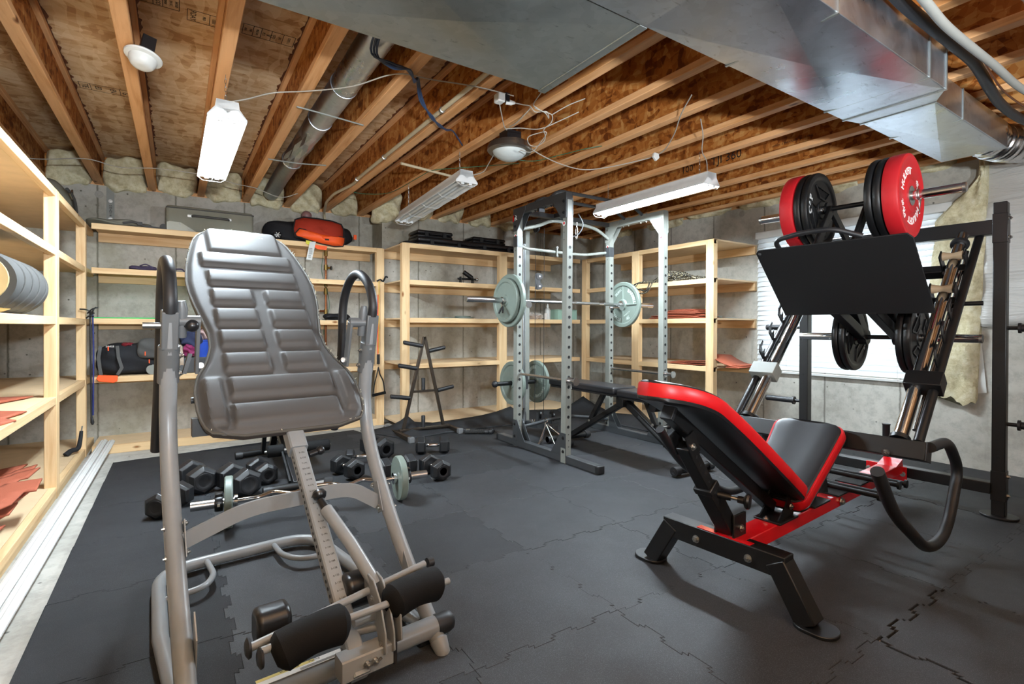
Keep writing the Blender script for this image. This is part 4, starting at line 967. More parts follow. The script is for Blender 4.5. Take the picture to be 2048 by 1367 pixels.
# ---------------------------------------------------------------- weight plates (local: axis along x, outer face +x)
def plate_thing(name, label, group, R_, th, kind):
    o = thing(name, label, 'weight plate', (0, 0, 0), 0, group)
    ax = (1, 0, 0); h = th/2
    face = lambda x, s=1: axes((x, 0, 0), (0, s, 0), (0, 0, 1), (s, 0, 0))    # text plane on the +x (s=1) or -x (s=-1) face
    if kind == 'bumper':
        MB().lathe([(.028, -h+.006), (R_*.93, -h), (R_-.003, -h+.004), (R_, -h+.012), (R_, h-.012), (R_-.003, h-.004), (R_*.93, h), (R_*.90, h-.002), (R_*.86, h-.008), (R_*.42, h-.008), (R_*.38, h-.002), (R_*.30, h-.004), (.028, h-.004)], (0, 0, 0), ax, 72, close=True).build('rubber_disc', 'red_rubber', o)
        MB().lathe([(.0255, -h), (.052, -h), (.052, h), (.0255, h)], (0, 0, 0), ax, 40, close=True).build('hub_ring', 'steel', o)
        t = MB()
        for s in (1,):
            f = face(h-.0075, s)
            t.merge(text_mb('HULKFIT', .052, .001, (R_*.58, 150, False), bold=.001), f)
            t.merge(text_mb('HULKFIT', .052, .001, (R_*.58, -45, False), bold=.001), f)
            t.merge(text_mb('45', .040, .001, bold=.001), f @ Matrix.Translation((.075, .115, 0)) @ Matrix.Rotation(-.6, 4, 'Z'))
            t.merge(text_mb('LBS', .032, .001, bold=.001), f @ Matrix.Translation((.098, .078, 0)) @ Matrix.Rotation(-.6, 4, 'Z'))
            t.merge(text_mb('20.41', .034, .001, bold=.001), f @ Matrix.Translation((-.085, -.105, 0)) @ Matrix.Rotation(-.6, 4, 'Z'))
            t.merge(text_mb('KG', .034, .001, bold=.001), f @ Matrix.Translation((-.060, -.135, 0)) @ Matrix.Rotation(-.6, 4, 'Z'))
        t.build('lettering', 'white_text', o, smooth=False)
    elif kind == 'grip':
        MB().lathe([(.0255, -h+.004), (.05, -h+.004), (.055, -h+.010), (R_*.80, -h+.010), (R_*.84, -h+.002), (R_*.9, -h), (R_-.004, -h+.003), (R_, -h+.012), (R_, h-.012), (R_-.004, h-.003), (R_*.9, h), (R_*.84, h-.002), (R_*.80, h-.010), (.055, h-.010), (.05, h-.004), (.0255, h-.004)], (0, 0, 0), ax, 64, close=True).build('iron_disc', 'black', o)
        for k in range(3):
            a = PI/2+2*PI*k/3
            for s in (1, -1):
                m = MB(); rot = Matrix.Rotation(a, 4, 'X')
                # raised outline of the hand grip window
                q = [(-.085, .205*R_/.225), (.085, .205*R_/.225), (.035, .075), (-.035, .075)]
                q = [(-.095, .128), (.095, .128), (.04, .068), (-.04, .068)]
                for i in range(4):
                    a_, b_ = q[i], q[(i+1) % 4]
                    m.beam((s*(h-.007), a_[0], a_[1]), (s*(h-.007), b_[0], b_[1]), .011, .009, up=(1, 0, 0))
                m.xf(rot).build('grip_window', 'black', o, bevel=.001, seg=1)
                MB().prism([(-.078, .121), (.078, .121), (.032, .074), (-.032, .074)], (s*(h-.0105), 0, 0), (0, 1, 0), (0, 0, 1), .001).xf(rot).build('grip_hole', 'black_matte', o, smooth=False)
        t = MB()
        for s in (1, -1):
            t.merge(text_mb('CAP', .062, .002, bold=.002), face(s*(h-.0085), s) @ Matrix.Rotation(-1.05, 4, 'Z') @ Matrix.Translation((0, .150, 0)))
            t.merge(text_mb('45', .05, .002, bold=.001), face(s*(h-.0085), s) @ Matrix.Rotation(2.1, 4, 'Z') @ Matrix.Translation((0, .155, 0)))
        t.build('lettering', plain('plate_silver_text', '#b9bab8', .5) if 'plate_silver_text' not in D.materials else D.materials['plate_silver_text'], o, smooth=False)
    else:
        g = 'green_iron'; d_ = h-.011
        MB().lathe([(.0255, -h), (.045, -h), (.052, -h+.010), (R_*.80, -h+.011), (R_*.85, -h+.001), (R_-.005, -h), (R_, -h+.006), (R_, h-.006), (R_-.005, h), (R_*.85, h-.001), (R_*.80, d_), (.058, d_), (.05, h-.004), (.045, h+.004), (.0255, h+.004)] if kind != 'flat' else
                   [(.0255, -h), (.045, -h), (.052, -h+.010), (R_*.80, -h+.011), (R_*.85, -h+.001), (R_-.005, -h), (R_, -h+.006), (R_, h-.006), (R_-.005, h), (.0255, h)], (0, 0, 0), ax, 64, close=True).build('iron_disc', g, o)
        if kind != 'flat':
            r = MB()
            for k in range(4):
                a = PI/2*k+.25; c, s_ = math.cos(a), math.sin(a)
                r.add([(d_-.001, c*.05-s_*.010, s_*.05+c*.010), (d_-.001, c*.05+s_*.010, s_*.05-c*.010), (d_-.001, c*R_*.81+s_*.005, s_*R_*.81-c*.005), (d_-.001, c*R_*.81-s_*.005, s_*R_*.81+c*.005),
                       (h, c*.05-s_*.006, s_*.05+c*.006), (h, c*.05+s_*.006, s_*.05-c*.006), (h-.003, c*R_*.81+s_*.002, s_*R_*.81-c*.002), (h-.003, c*R_*.81-s_*.002, s_*R_*.81+c*.002)],
                      [(4, 5, 6, 7), (0, 1, 5, 4), (1, 2, 6, 5), (2, 3, 7, 6), (3, 0, 4, 7)])
            r.build('ribs', g, o)
            t = MB(); f = face(d_+.001)
            t.merge(text_mb('BARBELL', .042, .003, (R_*.68, 48, False), bold=.0015), f)
            t.merge(text_mb('STANDARD', .042, .003, (R_*.68, -128, False), bold=.0015), f)
            t.merge(text_mb('45', .044, .003, bold=.001), f @ Matrix.Translation((.10, -.11, 0)) @ Matrix.Rotation(.8, 4, 'Z')); t.merge(text_mb('POUNDS', .022, .003), f @ Matrix.Translation((.075, -.075, 0)) @ Matrix.Rotation(.8, 4, 'Z'))
            t.merge(text_mb('20.4', .036, .003, bold=.001), f @ Matrix.Translation((-.10, .085, 0)) @ Matrix.Rotation(.9, 4, 'Z')); t.merge(text_mb('KGS', .03, .003), f @ Matrix.Translation((-.075, .115, 0)) @ Matrix.Rotation(.9, 4, 'Z'))
            t.build('lettering', plain('pale_green_text', '#b4bfb6', .5) if 'pale_green_text' not in D.materials else D.materials['pale_green_text'], o, smooth=False)
    return o
# ---------------------------------------------------------------- leg press (local: x = away along the machine, -y = its right side)
lp = thing('leg_press', 'black and red leg press with red edged seat, chrome guide rods and big foot plate', 'exercise machine', (1.915, 1.295, 0), math.radians(4))
def Q(s, t, z): return Vector((s, -t, z))
def beamQ(name, a, b, w, h, mat='black', up=None, parent=None, bev=.004): return MB().beam(a, b, w, h, up=up).build(name, mat, parent or lp, bevel=bev)
# front stand
beamQ('front_crossbar', Q(0, -.27, .193), Q(0, .27, .193), .075, .085)
for t in (-1, 1):
    beamQ('front_leg', Q(0, t*.232, .205), Q(0, t*.345, .012), .075, .080, up=(1, 0, 0))
    MB().prism(rrect(.12, .15, .055, 8), Q(0, t*.365, 0), (1, 0, 0), (0, 1, 0), .014).build('foot_plate', 'black', lp, bevel=.003)
fb = MB()
for t in (-.10, .13): bolt(fb, Q(-.038, t, .185), (-1, 0, 0), .012, .012)
fb.build('bolt', 'steel', lp)
# red spine
RB = .052
MB().beam(Q(-.035, RB, .205), Q(1.93, RB, .205), .10, .062, ch=.003).build('main_beam', 'red_paint', lp)
MB().box((-.034, -.135, .196), (-.0, .10, .2375)).build('beam_flange', 'red_paint', lp)
MB().box((1.93, -.12, .12), (1.945, .10, .215)).build('rear_flange', 'red_paint', lp, bevel=.002)
MB().prism([(0, 0), (.12, 0), (.12, .03), (.0, .0)], Q(1.80, RB+.05, .235), (1, 0, 0), (0, 0, 1), -.10).build('beam_gusset', 'red_paint', lp)
b_ = MB()
for t in (-.085, .10): bolt(b_, Q(1.93, t, .17), (-1, 0, 0), .012, .012)
b_.build('bolt', 'steel', lp)
# seat back support post (telescoping)
P0, P1 = Q(.02, 0.02, .24), Q(-.285, 0.0, .655)
pd = (P1-P0).normalized()
MB().box((-.025, -.065, .235), (.07, -.055, .33)).build('post_bracket', 'black', lp, bevel=.003)
MB().box((-.025, .015, .235), (.07, .025, .33)).build('post_bracket', 'black', lp, bevel=.003)
beamQ('outer_post', P0+pd*.02, P0+pd*.27, .07, .062, up=(1, 0, 0))
beamQ('post_collar', P0+pd*.255, P0+pd*.285, .078, .070, up=(1, 0, 0))
beamQ('inner_post', P0+pd*.27, P0+pd*.50, .056, .050, up=(1, 0, 0))
ip = MB()
for k in range(4): c = P0+pd*(.31+.045*k)-Vector((0, .0285, 0)); ip.cyl(c, c+Vector((0, -.001, 0)), .006, n=12)
ip.build('post_holes', 'black_matte', lp)
kn = P0+pd*.235
MB().cyl(kn+Vector((.01, -.03, 0)), kn+Vector((.03, -.075, -.004)), .014, n=14).build('knob_sleeve', 'black', lp)
MB().cyl(kn+Vector((.03, -.075, -.004)), kn+Vector((.038, -.10, -.006)), .007, n=12).build('knob_pin', 'steel', lp)
MB().lathe([(.0, 0), (.014, 0), (.014, .022), (.028, .030), (.031, .036), (.028, .044), (0, .046)], kn+Vector((.038, -.10, -.006)), (.25, -.95, -.05), 24).build('pull_knob', 'black_plastic', lp)
MB().beam(P0+pd*.46+Vector((0, -.034, 0)), P0+pd*.56+Vector((.02, -.034, 0)), .006, .06, up=(1, 0, 0)).build('top_bracket', 'black', lp)
MB().beam(P0+pd*.46+Vector((0, .034, 0)), P0+pd*.56+Vector((.02, .034, 0)), .006, .06, up=(1, 0, 0)).build('top_bracket', 'black', lp)
b_ = MB(); bolt(b_, P0+pd*.50+Vector((.0, -.037, 0)), (0, -1, 0), .011); bolt(b_, Q(.03, .066, .27), (0, -1, 0), .011); b_.build('bolt', 'steel', lp)
# seat back pad: profile line in the s-z plane
sp = [(.455, .375), (.40, .411), (.2, .543), (.06, .635), (-.08, .727), (-.2, .800), (-.28, .842), (-.36, .872), (-.44, .893), (-.51, .905)]
sp = [(p.x, p.z) for p in spline([Vector((a, 0, c)) for a, c in sp], 4)]
ln = [0]
for (a, c), (a2, c2) in zip(sp, sp[1:]): ln.append(ln[-1]+math.hypot(a2-a, c2-c))
LT = ln[-1]
def shw(d):
    w = .146+.004*math.sin(PI*min(1, d/.7))
    e = LT-d
    if e < .30: w = .148*math.sqrt(max(0, 1-((.30-e)/.30)**2.3))
    if d < .04: w = .146-.02*(1-math.sqrt(max(0, 1-((.04-d)/.04)**2)))
    return max(w, .004)
def pad_layers(line, hwf, offs, mat, nm, cap=True, tc=.012, ins=None):
    """closed shell between offsets along the local normal; offs=[(offset, inset)]"""
    n = len(line); vs = []; ring_n = 0
    nr = []
    for i in range(n):
        a, c = line[max(i-1, 0)]; a2, c2 = line[min(i+1, n-1)]; d = Vector((a2-a, 0, c2-c)).normalized(); nr.append(Vector((d.z, 0, -d.x)))   # points up / to +s
    fs = []
    rings = []
    for off, inset in offs:
        L_, R2 = [], []
        for i in range(n):
            w = max(hwf(i)-inset, .002); k = min(1, max(0, (n-1-i)/max(1, n-1)))
            a, c = line[i]; p = Vector((a, 0, c))+nr[i]*off
            L_.append(p+Vector((0, w-tc, 0))); R2.append(p+Vector((0, -w-tc, 0)))
        rings.append(R2+L_[::-1])
    m = len(rings[0]); vs = [p for r in rings for p in r]
    for r in range(len(rings)-1):
        for i in range(m): fs.append((r*m+i, r*m+(i+1) % m, (r+1)*m+(i+1) % m, (r+1)*m+i))
    for r in (0, len(rings)-1):
        b0 = r*m
        for i in range(n-1): fs.append((b0+i, b0+i+1, b0+m-2-i, b0+m-1-i))
    return MB().add(vs, fs).build(nm, mat, lp)
hwf = lambda i: shw(ln[i])
pad_layers(sp, hwf, [(-.052, .004), (-.046, 0), (-.010, 0), (-.003, .004)], 'red_vinyl', 'seat_back')
pad_layers(sp, hwf, [(-.006, .005), (.002, .012), (.006, .03), (.0, .10)], 'vinyl', 'seat_back_face')
pad_layers(sp, hwf, [(-.066, .012), (-.064, .004), (-.053, .002), (-.051, .004)], 'black_plastic', 'backing_board')
beamQ('pad_beam', Q(-.375, .0, .775), Q(.41, .0, .262), .05, .05)
MB().beam(Q(-.385, 0, .7815), Q(-.370, 0, .772), .053, .053).build('beam_cap', 'black_rubber', lp, bevel=.002)
b_ = MB(); bolt(b_, Q(-.02, .08, .645-.0), (-.5, 0, -.8), .01, .006); b_.build('bolt', 'steel', lp)
# seat pivot and seat
MB().box((.265, -.115, .236), (.44, .005, .245)).build('pivot_base', 'black', lp, bevel=.002)
for t in (.012, .095): MB().prism([(.29, .245), (.43, .245), (.47, .34), (.40, .37), (.36, .30)], Q(0, t, 0), (1, 0, 0), (0, 0, 1), -.006).build('pivot_plate', 'black', lp)
b_ = MB(); bolt(b_, Q(.385, .104, .295), (0, -1, 0), .011); bolt(b_, Q(.28, .045, .245), (0, 0, 1), .010); bolt(b_, Q(.62, .05, .245), (0, 0, 1), .010); b_.build('bolt', 'steel', lp)
sq = [(.405, .305), (.43, .322), (.5, .375), (.6, .452), (.7, .532), (.78, .600), (.80, .615)]
sq = [(p.x, p.z) for p in spline([Vector((a, 0, c)) for a, c in sq], 5)]; l2 = [0]
for (a, c), (a2, c2) in zip(sq, sq[1:]): l2.append(l2[-1]+math.hypot(a2-a, c2-c))
def qhw(i):
    d = l2[i]; e = l2[-1]-d; w = .138+.034*(d/l2[-1]); r = .05
    k = min(d, e)
    if k < r: w -= r*(1-math.sqrt(max(0, 1-((r-k)/r)**2)))
    return w
def neg(o): return [(-a, b_) for a, b_ in o]
# the seat faces the other way: its cushion side looks towards the backrest
pad_layers(sq, qhw, neg([(-.050, .004), (-.044, 0), (-.010, 0), (-.003, .004)]), 'red_vinyl', 'seat_cushion', tc=.01)
pad_layers(sq, qhw, neg([(-.006, .010), (.004, .018), (.009, .04), (.004, .11)]), 'vinyl', 'seat_face', tc=.01)
pad_layers(sq, qhw, neg([(-.062, .012), (-.060, .004), (-.051, .002), (-.049, .004)]), 'black_plastic', 'seat_board', tc=.01)
beamQ('seat_beam', Q(.52, .04, .345), Q(.80, .03, .555), .05, .05)
MB().box((.61, -.115, .236), (.79, -.005, .245)).build('seat_base', 'black', lp, bevel=.002)
beamQ('seat_strut', Q(.70, .05, .24), Q(.66, .05, .45), .05, .05)
# foot rollers bars
for s_, z in ((.93, .275), (1.03, .262), (1.22, .275), (1.33, .262)):
    MB().cyl(Q(s_, -.2, z), Q(s_, .275, z), .0125, n=14).build('roller_bar', 'black', lp)
    for t in (-.2, .275): MB().cyl(Q(s_, t-.004, z), Q(s_, t+.008, z), .022, n=18).build('bar_flange', 'black', lp)
for s_ in (.98, 1.27):
    MB().box((s_-.09, -.115, .235), (s_+.09, .01, .243)).build('bar_bracket', 'black_matte', lp)
b_ = MB(); bolt(b_, Q(.95, .105, .20), (0, -1, 0), .016, .012); b_.build('bolt', 'steel', lp)
# rear frame
PS, PT = 2.045, .531
for t in (-1, 1):
    MB().box((PS-.035, -t*PT-.03, .012), (PS+.035, -t*PT+.03, 1.825)).build('rear_upright', 'black', lp, bevel=.004)
    MB().prism(rrect(.15, .17, .07, 8), Q(PS, t*PT, 0), (1, 0, 0), (0, 1, 0), .014).build('foot_disc', 'black', lp, bevel=.003)
    MB().box((PS-.038, -t*PT-.033, 1.59), (PS+.038, -t*PT+.033, 1.76)).build('bracket_sleeve', 'black', lp, bevel=.002)
    MB().box((PS-.038, -t*PT-.033, .10), (PS+.038, -t*PT+.033, .27)).build('bracket_sleeve', 'black', lp, bevel=.002)
    b_ = MB()
    for z in (1.62, 1.73, .13, .24): bolt(b_, Q(PS, t*(PT+.033), z), (0, -t, 0), .010, .01)
    b_.build('bolt', 'steel', lp)
    for z in (.545, 1.098):
        pg = MB().cyl(Q(PS, t*(PT+.03), z), Q(PS, t*(PT+.10), z), .011, n=12).build('storage_peg', 'black', lp)
        MB().lathe([(.0, 0), (.030, 0), (.030, .012), (.021, .014), (.021, .20), (.023, .205), (.018, .215), (0, .215)], Q(PS, t*(PT+.075), z), (0, -t, 0), 22).build('peg_sleeve', 'black_rubber', pg)
    hh = MB()
    for z in (.35, .75, 1.32): c = Q(PS-.0355, t*PT, z); hh.cyl(c, c+Vector((-.001, 0, 0)), .009, n=14)
    hh.build('pin_hole', 'black_matte', lp)
beamQ('rear_base_beam', Q(PS-.02, -PT+.03, .168), Q(PS-.02, PT-.03, .168), .07, .065)
beamQ('rear_top_beam', Q(PS, -PT+.03, 1.685), Q(PS, PT-.03, 1.685), .07, .085)
MB().cyl(Q(1.97, .0, .2), Q(1.97, 0, .30), .014, n=14).build('storage_post', 'black', lp)
MB().lathe([(0, 0), (.032, 0), (.032, .008), (.021, .010), (.021, .19), (.024, .195), (.024, .20), (0, .20)], Q(1.97, 0, .27), (0, 0, 1), 22).build('post_sleeve', 'black_rubber', lp)
# front rod beam
RS, RZ = .885, .545
beamQ('rod_beam', Q(RS, -.475, RZ-.01), Q(RS, .475, RZ-.01), .075, .085, up=(.3, 0, 1))
for t in (-1, 1): MB().beam(Q(RS, t*.474, RZ-.01), Q(RS, t*.480, RZ-.01), .078, .088, up=(.3, 0, 1)).build('beam_cap', 'black_rubber', lp, bevel=.002)
b_ = MB(); bolt(b_, Q(RS-.05, .33, RZ-.03), (-1, 0, -.3), .013, .012); bolt(b_, Q(RS-.05, -.33, RZ-.03), (-1, 0, -.3), .013, .012); b_.build('bolt', 'steel', lp)
beamQ('spine_post', Q(RS+.03, .02, .22), Q(RS+.01, .0, RZ-.04), .055, .055)
R0, R1 = Vector((.90, 0, .575)), Vector((2.02, 0, 1.655))
rd = (R1-R0).normalized(); rn = Vector((-rd.z, 0, rd.x))
for t in (-1, 1):
    o_ = Vector((0, -t*.365, 0))
    MB().cyl(R0+o_, R1+o_, .030, n=32).build('guide_rod', 'chrome', lp)
    MB().cyl(R0+o_-rd*.01, R0+o_+rd*.012, .042, n=28).build('rod_base', 'black', lp)
    MB().lathe([(.031, 0), (.044, 0), (.046, .012), (.044, .024), (.031, .024)], R1+o_-rd*.10, rd, 28, close=True).build('rod_stop', 'black_rubber', lp)
    ob = Vector((0, -t*.435, 0))
    MB().cyl(R0+ob-rn*.005, R1+ob-rn*.03+rd*.02, .021, n=20).build('side_tube', 'black', lp)
    MB().cyl(R0+o_-rn*.05+rd*.10+Vector((0, -t*.03, 0)), R1+o_-rn*.05-rd*.1+Vector((0, -t*.03, 0)), .010, n=14).build('thin_rod', 'chrome', lp)
    c = R0+Vector((0, -t*.395, 0))+rd*.36
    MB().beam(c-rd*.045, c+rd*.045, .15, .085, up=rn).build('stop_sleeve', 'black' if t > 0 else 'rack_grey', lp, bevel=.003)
    # safety hooks up the side tube
    for k in range(3):
        c = R0+ob+rd*(.46+.17*k)
        hk = [(-.01, 0), (.055, 0), (.085, .035), (.085, .075), (.07, .075), (.062, .04), (.04, .022), (.028, .03), (.028, .06), (-.01, .02)]
        MB().prism(hk, c+rn*.015+Vector((0, .004, 0)), rn, rd, .008).build('safety_hook', 'black', lp, bevel=.001, seg=1)
    # U shaped lever
    lv_ = [(RS, .565), (1.05, .548), (1.30, .440), (1.325, .355), (1.19, .205), (1.10, .118), (.83, .145), (.555, .265), (.372, .407), (.288, .52), (.24, .56)]
    pts = fillet([Q(a, t*.482, c_) for a, c_ in [(RS, .56), (1.18, .55), (1.38, .38), (1.16, .10), (.86, .10), (.40, .37), (.225, .565)]], [.1, .09, .14, .14, .12], 8)
    MB().tube(pts, .0235, 20).build('hand_lever', 'black_rubber', lp)
# ---- sled
FP = lambda u, v: Q(1.395-.395*v, u, 1.178+.377*v)       # foot plate, u across, v from bottom 0 to top 1
pn = rd
vs = []
o0 = FP(-.382, 0); ux = Vector((0, -1, 0)); vy = (FP(0, 1)-FP(0, 0)).normalized(); Hh = (FP(0, 1)-FP(0, 0)).length
pts2 = [(.0, 0), (.764, 0), (.764, Hh-.03), (.745, Hh), (.02, Hh), (0, Hh-.02)]
MB().prism(pts2, o0-pn*.004, ux, vy, .008 if ux.cross(vy).dot(pn) > 0 else -.008).build('foot_plate', 'black_matte', lp, bevel=.002)
MB().prism(rrect(.03, .03, .006), FP(-.36, .955)-pn*.006, ux, vy, .002).build('corner_hole', 'white', lp) if 0 else MB().cyl(FP(-.36, .955)-pn*.006, FP(-.36, .955)-pn*.0035, .009, n=14).build('corner_bolt', 'steel', lp)
hd = fillet([FP(-.25, .93)+pn*.02, FP(-.25, .98)+vy*.065, FP(-.10, 1.0)+vy*.085, FP(.06, 1.0)+vy*.085, FP(.17, 1.0)+vy*.0+pn*.02], .05, 6)
MB().tube(hd, .0135, 14).build('plate_handle', 'black_rubber', lp)
US, LS = Vector((1.33, 0, 1.80)), Vector((1.86, 0, 1.037))
for (c, T, t_in, nm) in ((US, .515, .10, 'upper'), (LS, .487, .10, 'lower')):
    MB().cyl(c+Vector((0, .12, 0)), c+Vector((0, -.12, 0)), .014, n=18).build('axle', 'black', lp)
    for t in (-1, 1):
        MB().cyl(c+Vector((0, -t*.11, 0)), c+Vector((0, -t*T, 0)), .0248, n=28).build('weight_sleeve', 'chrome', lp)
        MB().lathe([(0, 0), (.020, 0), (.0255, .003), (.0255, .016), (.0, .016)], c+Vector((0, -t*(T+.002), 0)), (0, t, 0), 28).build('sleeve_cap', 'steel', lp)
        MB().cyl(c+Vector((0, -t*.105, 0)), c+Vector((0, -t*.118, 0)), .042, n=24).build('sleeve_flange', 'black', lp)
CB1, CB2 = Vector((1.80, 0, 1.515)), Vector((1.645, 0, 1.262))
CB2 = R0+rd*((CB2-R0).dot(rd))+rn*.0; CB1 = R0+rd*((CB1-R0).dot(rd))
for c in (CB1, CB2):
    cc = c-rn*.0+rn*-.065
    beamQ('carriage_beam', cc+Vector((0, .43, 0)), cc+Vector((0, -.43, 0)), .06, .055, up=rn)
    for t in (-1, 1):
        q = c+Vector((0, -t*.365, 0))
        MB().beam(q+Vector((0, .055, 0))-rd*.03, q+Vector((0, .055, 0))+rd*.03, .008, .14, up=rn).build('roller_bracket', 'black', lp, bevel=.002)
        MB().beam(q+Vector((0, -.055, 0))-rd*.03, q+Vector((0, -.055, 0))+rd*.03, .008, .14, up=rn).build('roller_bracket', 'black', lp, bevel=.002)
        MB().lathe([(.0, -.045), (.026, -.045), (.018, -.01), (.016, 0), (.018, .01), (.026, .045), (0, .045)], q+rn*.050, (0, 1, 0), 24).build('guide_roller', plain('tan_roller', '#a08a6c', .5) if 'tan_roller' not in D.materials else D.materials['tan_roller'], lp)
        b_ = MB()
        for dy in (-.03, .03):
            for dd in (-.015, .015): bolt(b_, cc+Vector((0, -t*.35+dy, 0))-rd*.031+rn*dd, -rd, .010, .005)
        b_.build('bolt', 'steel', lp)
for t in (-1, 1):
    o_ = Vector((0, -t*.095, 0))
    def pl2(pts, nm): return MB().prism(pts, o_+Vector((0, .004, 0)), (1, 0, 0), (0, 0, 1), .010).build(nm, 'black', lp, bevel=.002)
    beamQ('side_frame', US+o_, FP(0, .82)+o_+pn*.02, .02, .055, up=(1, 0, 0))
    beamQ('side_frame', US+o_, CB1-rn*.065+o_, .02, .055, up=(1, 0, 0))
    beamQ('side_frame', FP(0, .82)+o_+pn*.03, CB1-rn*.065+o_, .03, .05)
    beamQ('side_frame', FP(0, .1)+o_+pn*.03, CB2-rn*.065+o_, .03, .05)
    beamQ('side_frame', CB2-rn*.065+o_, LS+o_, .05, .075)
    beamQ('side_frame', FP(0, .04)+o_+pn*.02, LS+o_*1.0, .05, .06)
    MB().cyl(LS+o_+Vector((0, .025, 0)), LS+o_-Vector((0, .025, 0)), .048, n=24).build('lower_hub', 'black', lp)
MB().cyl(CB2-rn*.065+Vector((0, -.43, 0)), CB2-rn*.065+Vector((0, -.52, 0)), .012, n=14).build('lock_pin', 'black', lp)
# spring clip on the upper right sleeve
cl = thing('spring_collar', 'thin wire spring collar on the raised sleeve in front of the red plate', 'barbell collar')
lm = Matrix.Translation(lp.location) @ Matrix.Rotation(lp.rotation_euler.z, 4, 'Z')
cl.matrix_world = lm @ Matrix.Translation(US+Vector((0, -.318, 0)))
cl.location = lm @ (US+Vector((0, -.318, 0))); cl.rotation_euler = (0, 0, lp.rotation_euler.z)
pts = [(.027*math.cos(a), -.012*a/(4*PI), .027*math.sin(a)) for a in [k*PI/8 for k in range(34)]]
MB().tube([(.035, .0, -.095)]+pts+[(-.03, -.014, -.105)], .0028, 8).build('coil', 'steel', cl)
# loaded plates
def on_sled(root, c, t, flip, roll, label):
    p = lm @ (c+Vector((0, -t, 0)))
    o = root; o.location = p
    o.rotation_euler = Euler((0, 0, lp.rotation_euler.z+(-PI/2 if not flip else PI/2)), 'XYZ')
    o.rotation_euler = (Matrix.Rotation(lp.rotation_euler.z+(-PI/2 if not flip else PI/2), 4, 'Z') @ Matrix.Rotation(roll, 4, 'X')).to_euler()
    o['label'] = label; return o
bp = plate_thing('weight_plate', '', 'red bumper plates on the leg press', .225, .078, 'bumper')
on_sled(bp, US, .257, False, -.35, 'thick red rubber plate with white lettering on the raised right sleeve')
on_sled(dup(bp), US, -.257, True, .3, 'thick red rubber bumper plate at the far left end of the raised sleeve')
gp = plate_thing('weight_plate', '', 'black iron plates on the leg press', .222, .038, 'grip')
specs = [(US, .197, False, .5, 'black iron plate on the raised right sleeve, pressed against the red bumper plate'),
         (US, .157, False, .2, 'black iron plate on the raised right sleeve, innermost beside the frame'),
         (US, -.197, False, -.3, 'black iron plate on the raised left sleeve, pressed against the red bumper plate'),
         (US, -.157, False, 2.5, 'black iron plate with silver lettering on the raised left sleeve, facing the frame'),
         (LS, .15, False, .4, 'black iron plate on the lower right sleeve, innermost beside the frame'),
         (LS, .19, False, 1.2, 'black iron plate on the lower right sleeve, outer one behind the chrome rod'),
         (LS, -.15, False, 2.2, 'black iron plate on the lower left sleeve, inner one in front of the blinds'),
         (LS, -.19, False, 1.4, 'black iron plate on the lower left sleeve, outer one in front of the blinds')]
for k, sp_ in enumerate(specs): on_sled(gp if k == 0 else dup(gp), *sp_)
# ---------------------------------------------------------------- power rack with lat tower
rk = thing('power_rack', 'grey power rack with hole-drilled uprights, pull-up bars and a lat pulldown tower at its back', 'power rack', (3.2, 3.5, 0))
def part(mb, name, mat, parent=None, **kw): return mb.build(name, mat, parent or rk, world=True, **kw)
XL_, XR_, YN, YR, TZ = 2.635, 3.795, 3.20, 3.905, 2.14
pw = .029
for (x, y) in ((XL_, YN), (XL_, YR), (XR_, YN), (XR_, YR)):
    lean = .012 if x == XL_ and y == YN else 0
    up = MB().beam((x-lean*.5, y, .0), (x+lean, y, TZ-.001), 2*pw, 2*pw, up=(0, 1, 0))
    h = up; h.cur = 1; nh = int((TZ-.55)/.0805)
    for k in range(nh):
        z = .29+.0805*k; xx = x+lean*(z/TZ)-lean*.5*(1-z/TZ)
        h.cyl((xx, y-pw-.0004, z), (xx, y-pw-.0012, z), .0125 if 1 else .01, n=16)
    for z in (.10, .15, .20): h.cyl((x, y-pw-.0004, z+.03), (x, y-pw-.0012, z+.03), .004, n=10)
    u = part(h, 'upright', ['rack_grey', 'black_matte'])
    sx = -1 if x == XL_ else 1
    st = MB().cyl((x-pw-.0004, y, 1.93), (x-pw-.0012, y, 1.93), .019, n=20); part(st, 'round_sticker', 'white_text', u)
    part(MB().merge(text_mb('+', .03, .0006, bold=.004), axes((x-pw-.0014, y, 1.93), (0, -1, 0), (0, 0, 1))), 'sticker_mark', 'red_paint', u)
    for z in (1.86, 1.80): part(MB().cyl((x-pw-.0004, y, z), (x-pw-.001, y, z), .004, n=10), 'small_hole', 'black_matte', u)
    # foot gusset with bolts
    g = part(MB().prism([(-.032, 0), (.032, 0), (.032, .19), (-.032, .19)], (x-pw-.005 if sx < 0 else x+pw, y, .05), (0, 1, 0), (0, 0, 1), .005), 'foot_bracket', 'rack_dark', bevel=.001, seg=1)
    ty = 1 if y == YN else -1
    part(MB().prism([(ty*.03, .01), (ty*.16, .01), (ty*.03, .20)], (x-pw-.004, y, .05), (0, 1, 0), (0, 0, 1), .004), 'foot_gusset', 'rack_dark')
    part(MB().prism([(ty*.03, .01), (ty*.16, .01), (ty*.03, .20)], (x+pw, y, .05), (0, 1, 0), (0, 0, 1), .004), 'foot_gusset', 'rack_dark')
    for z in (.09, .20): part(bolt(MB(), (x-pw-.005, y, z), (-1, 0, 0), .010), 'bolt', 'black_matte', g)
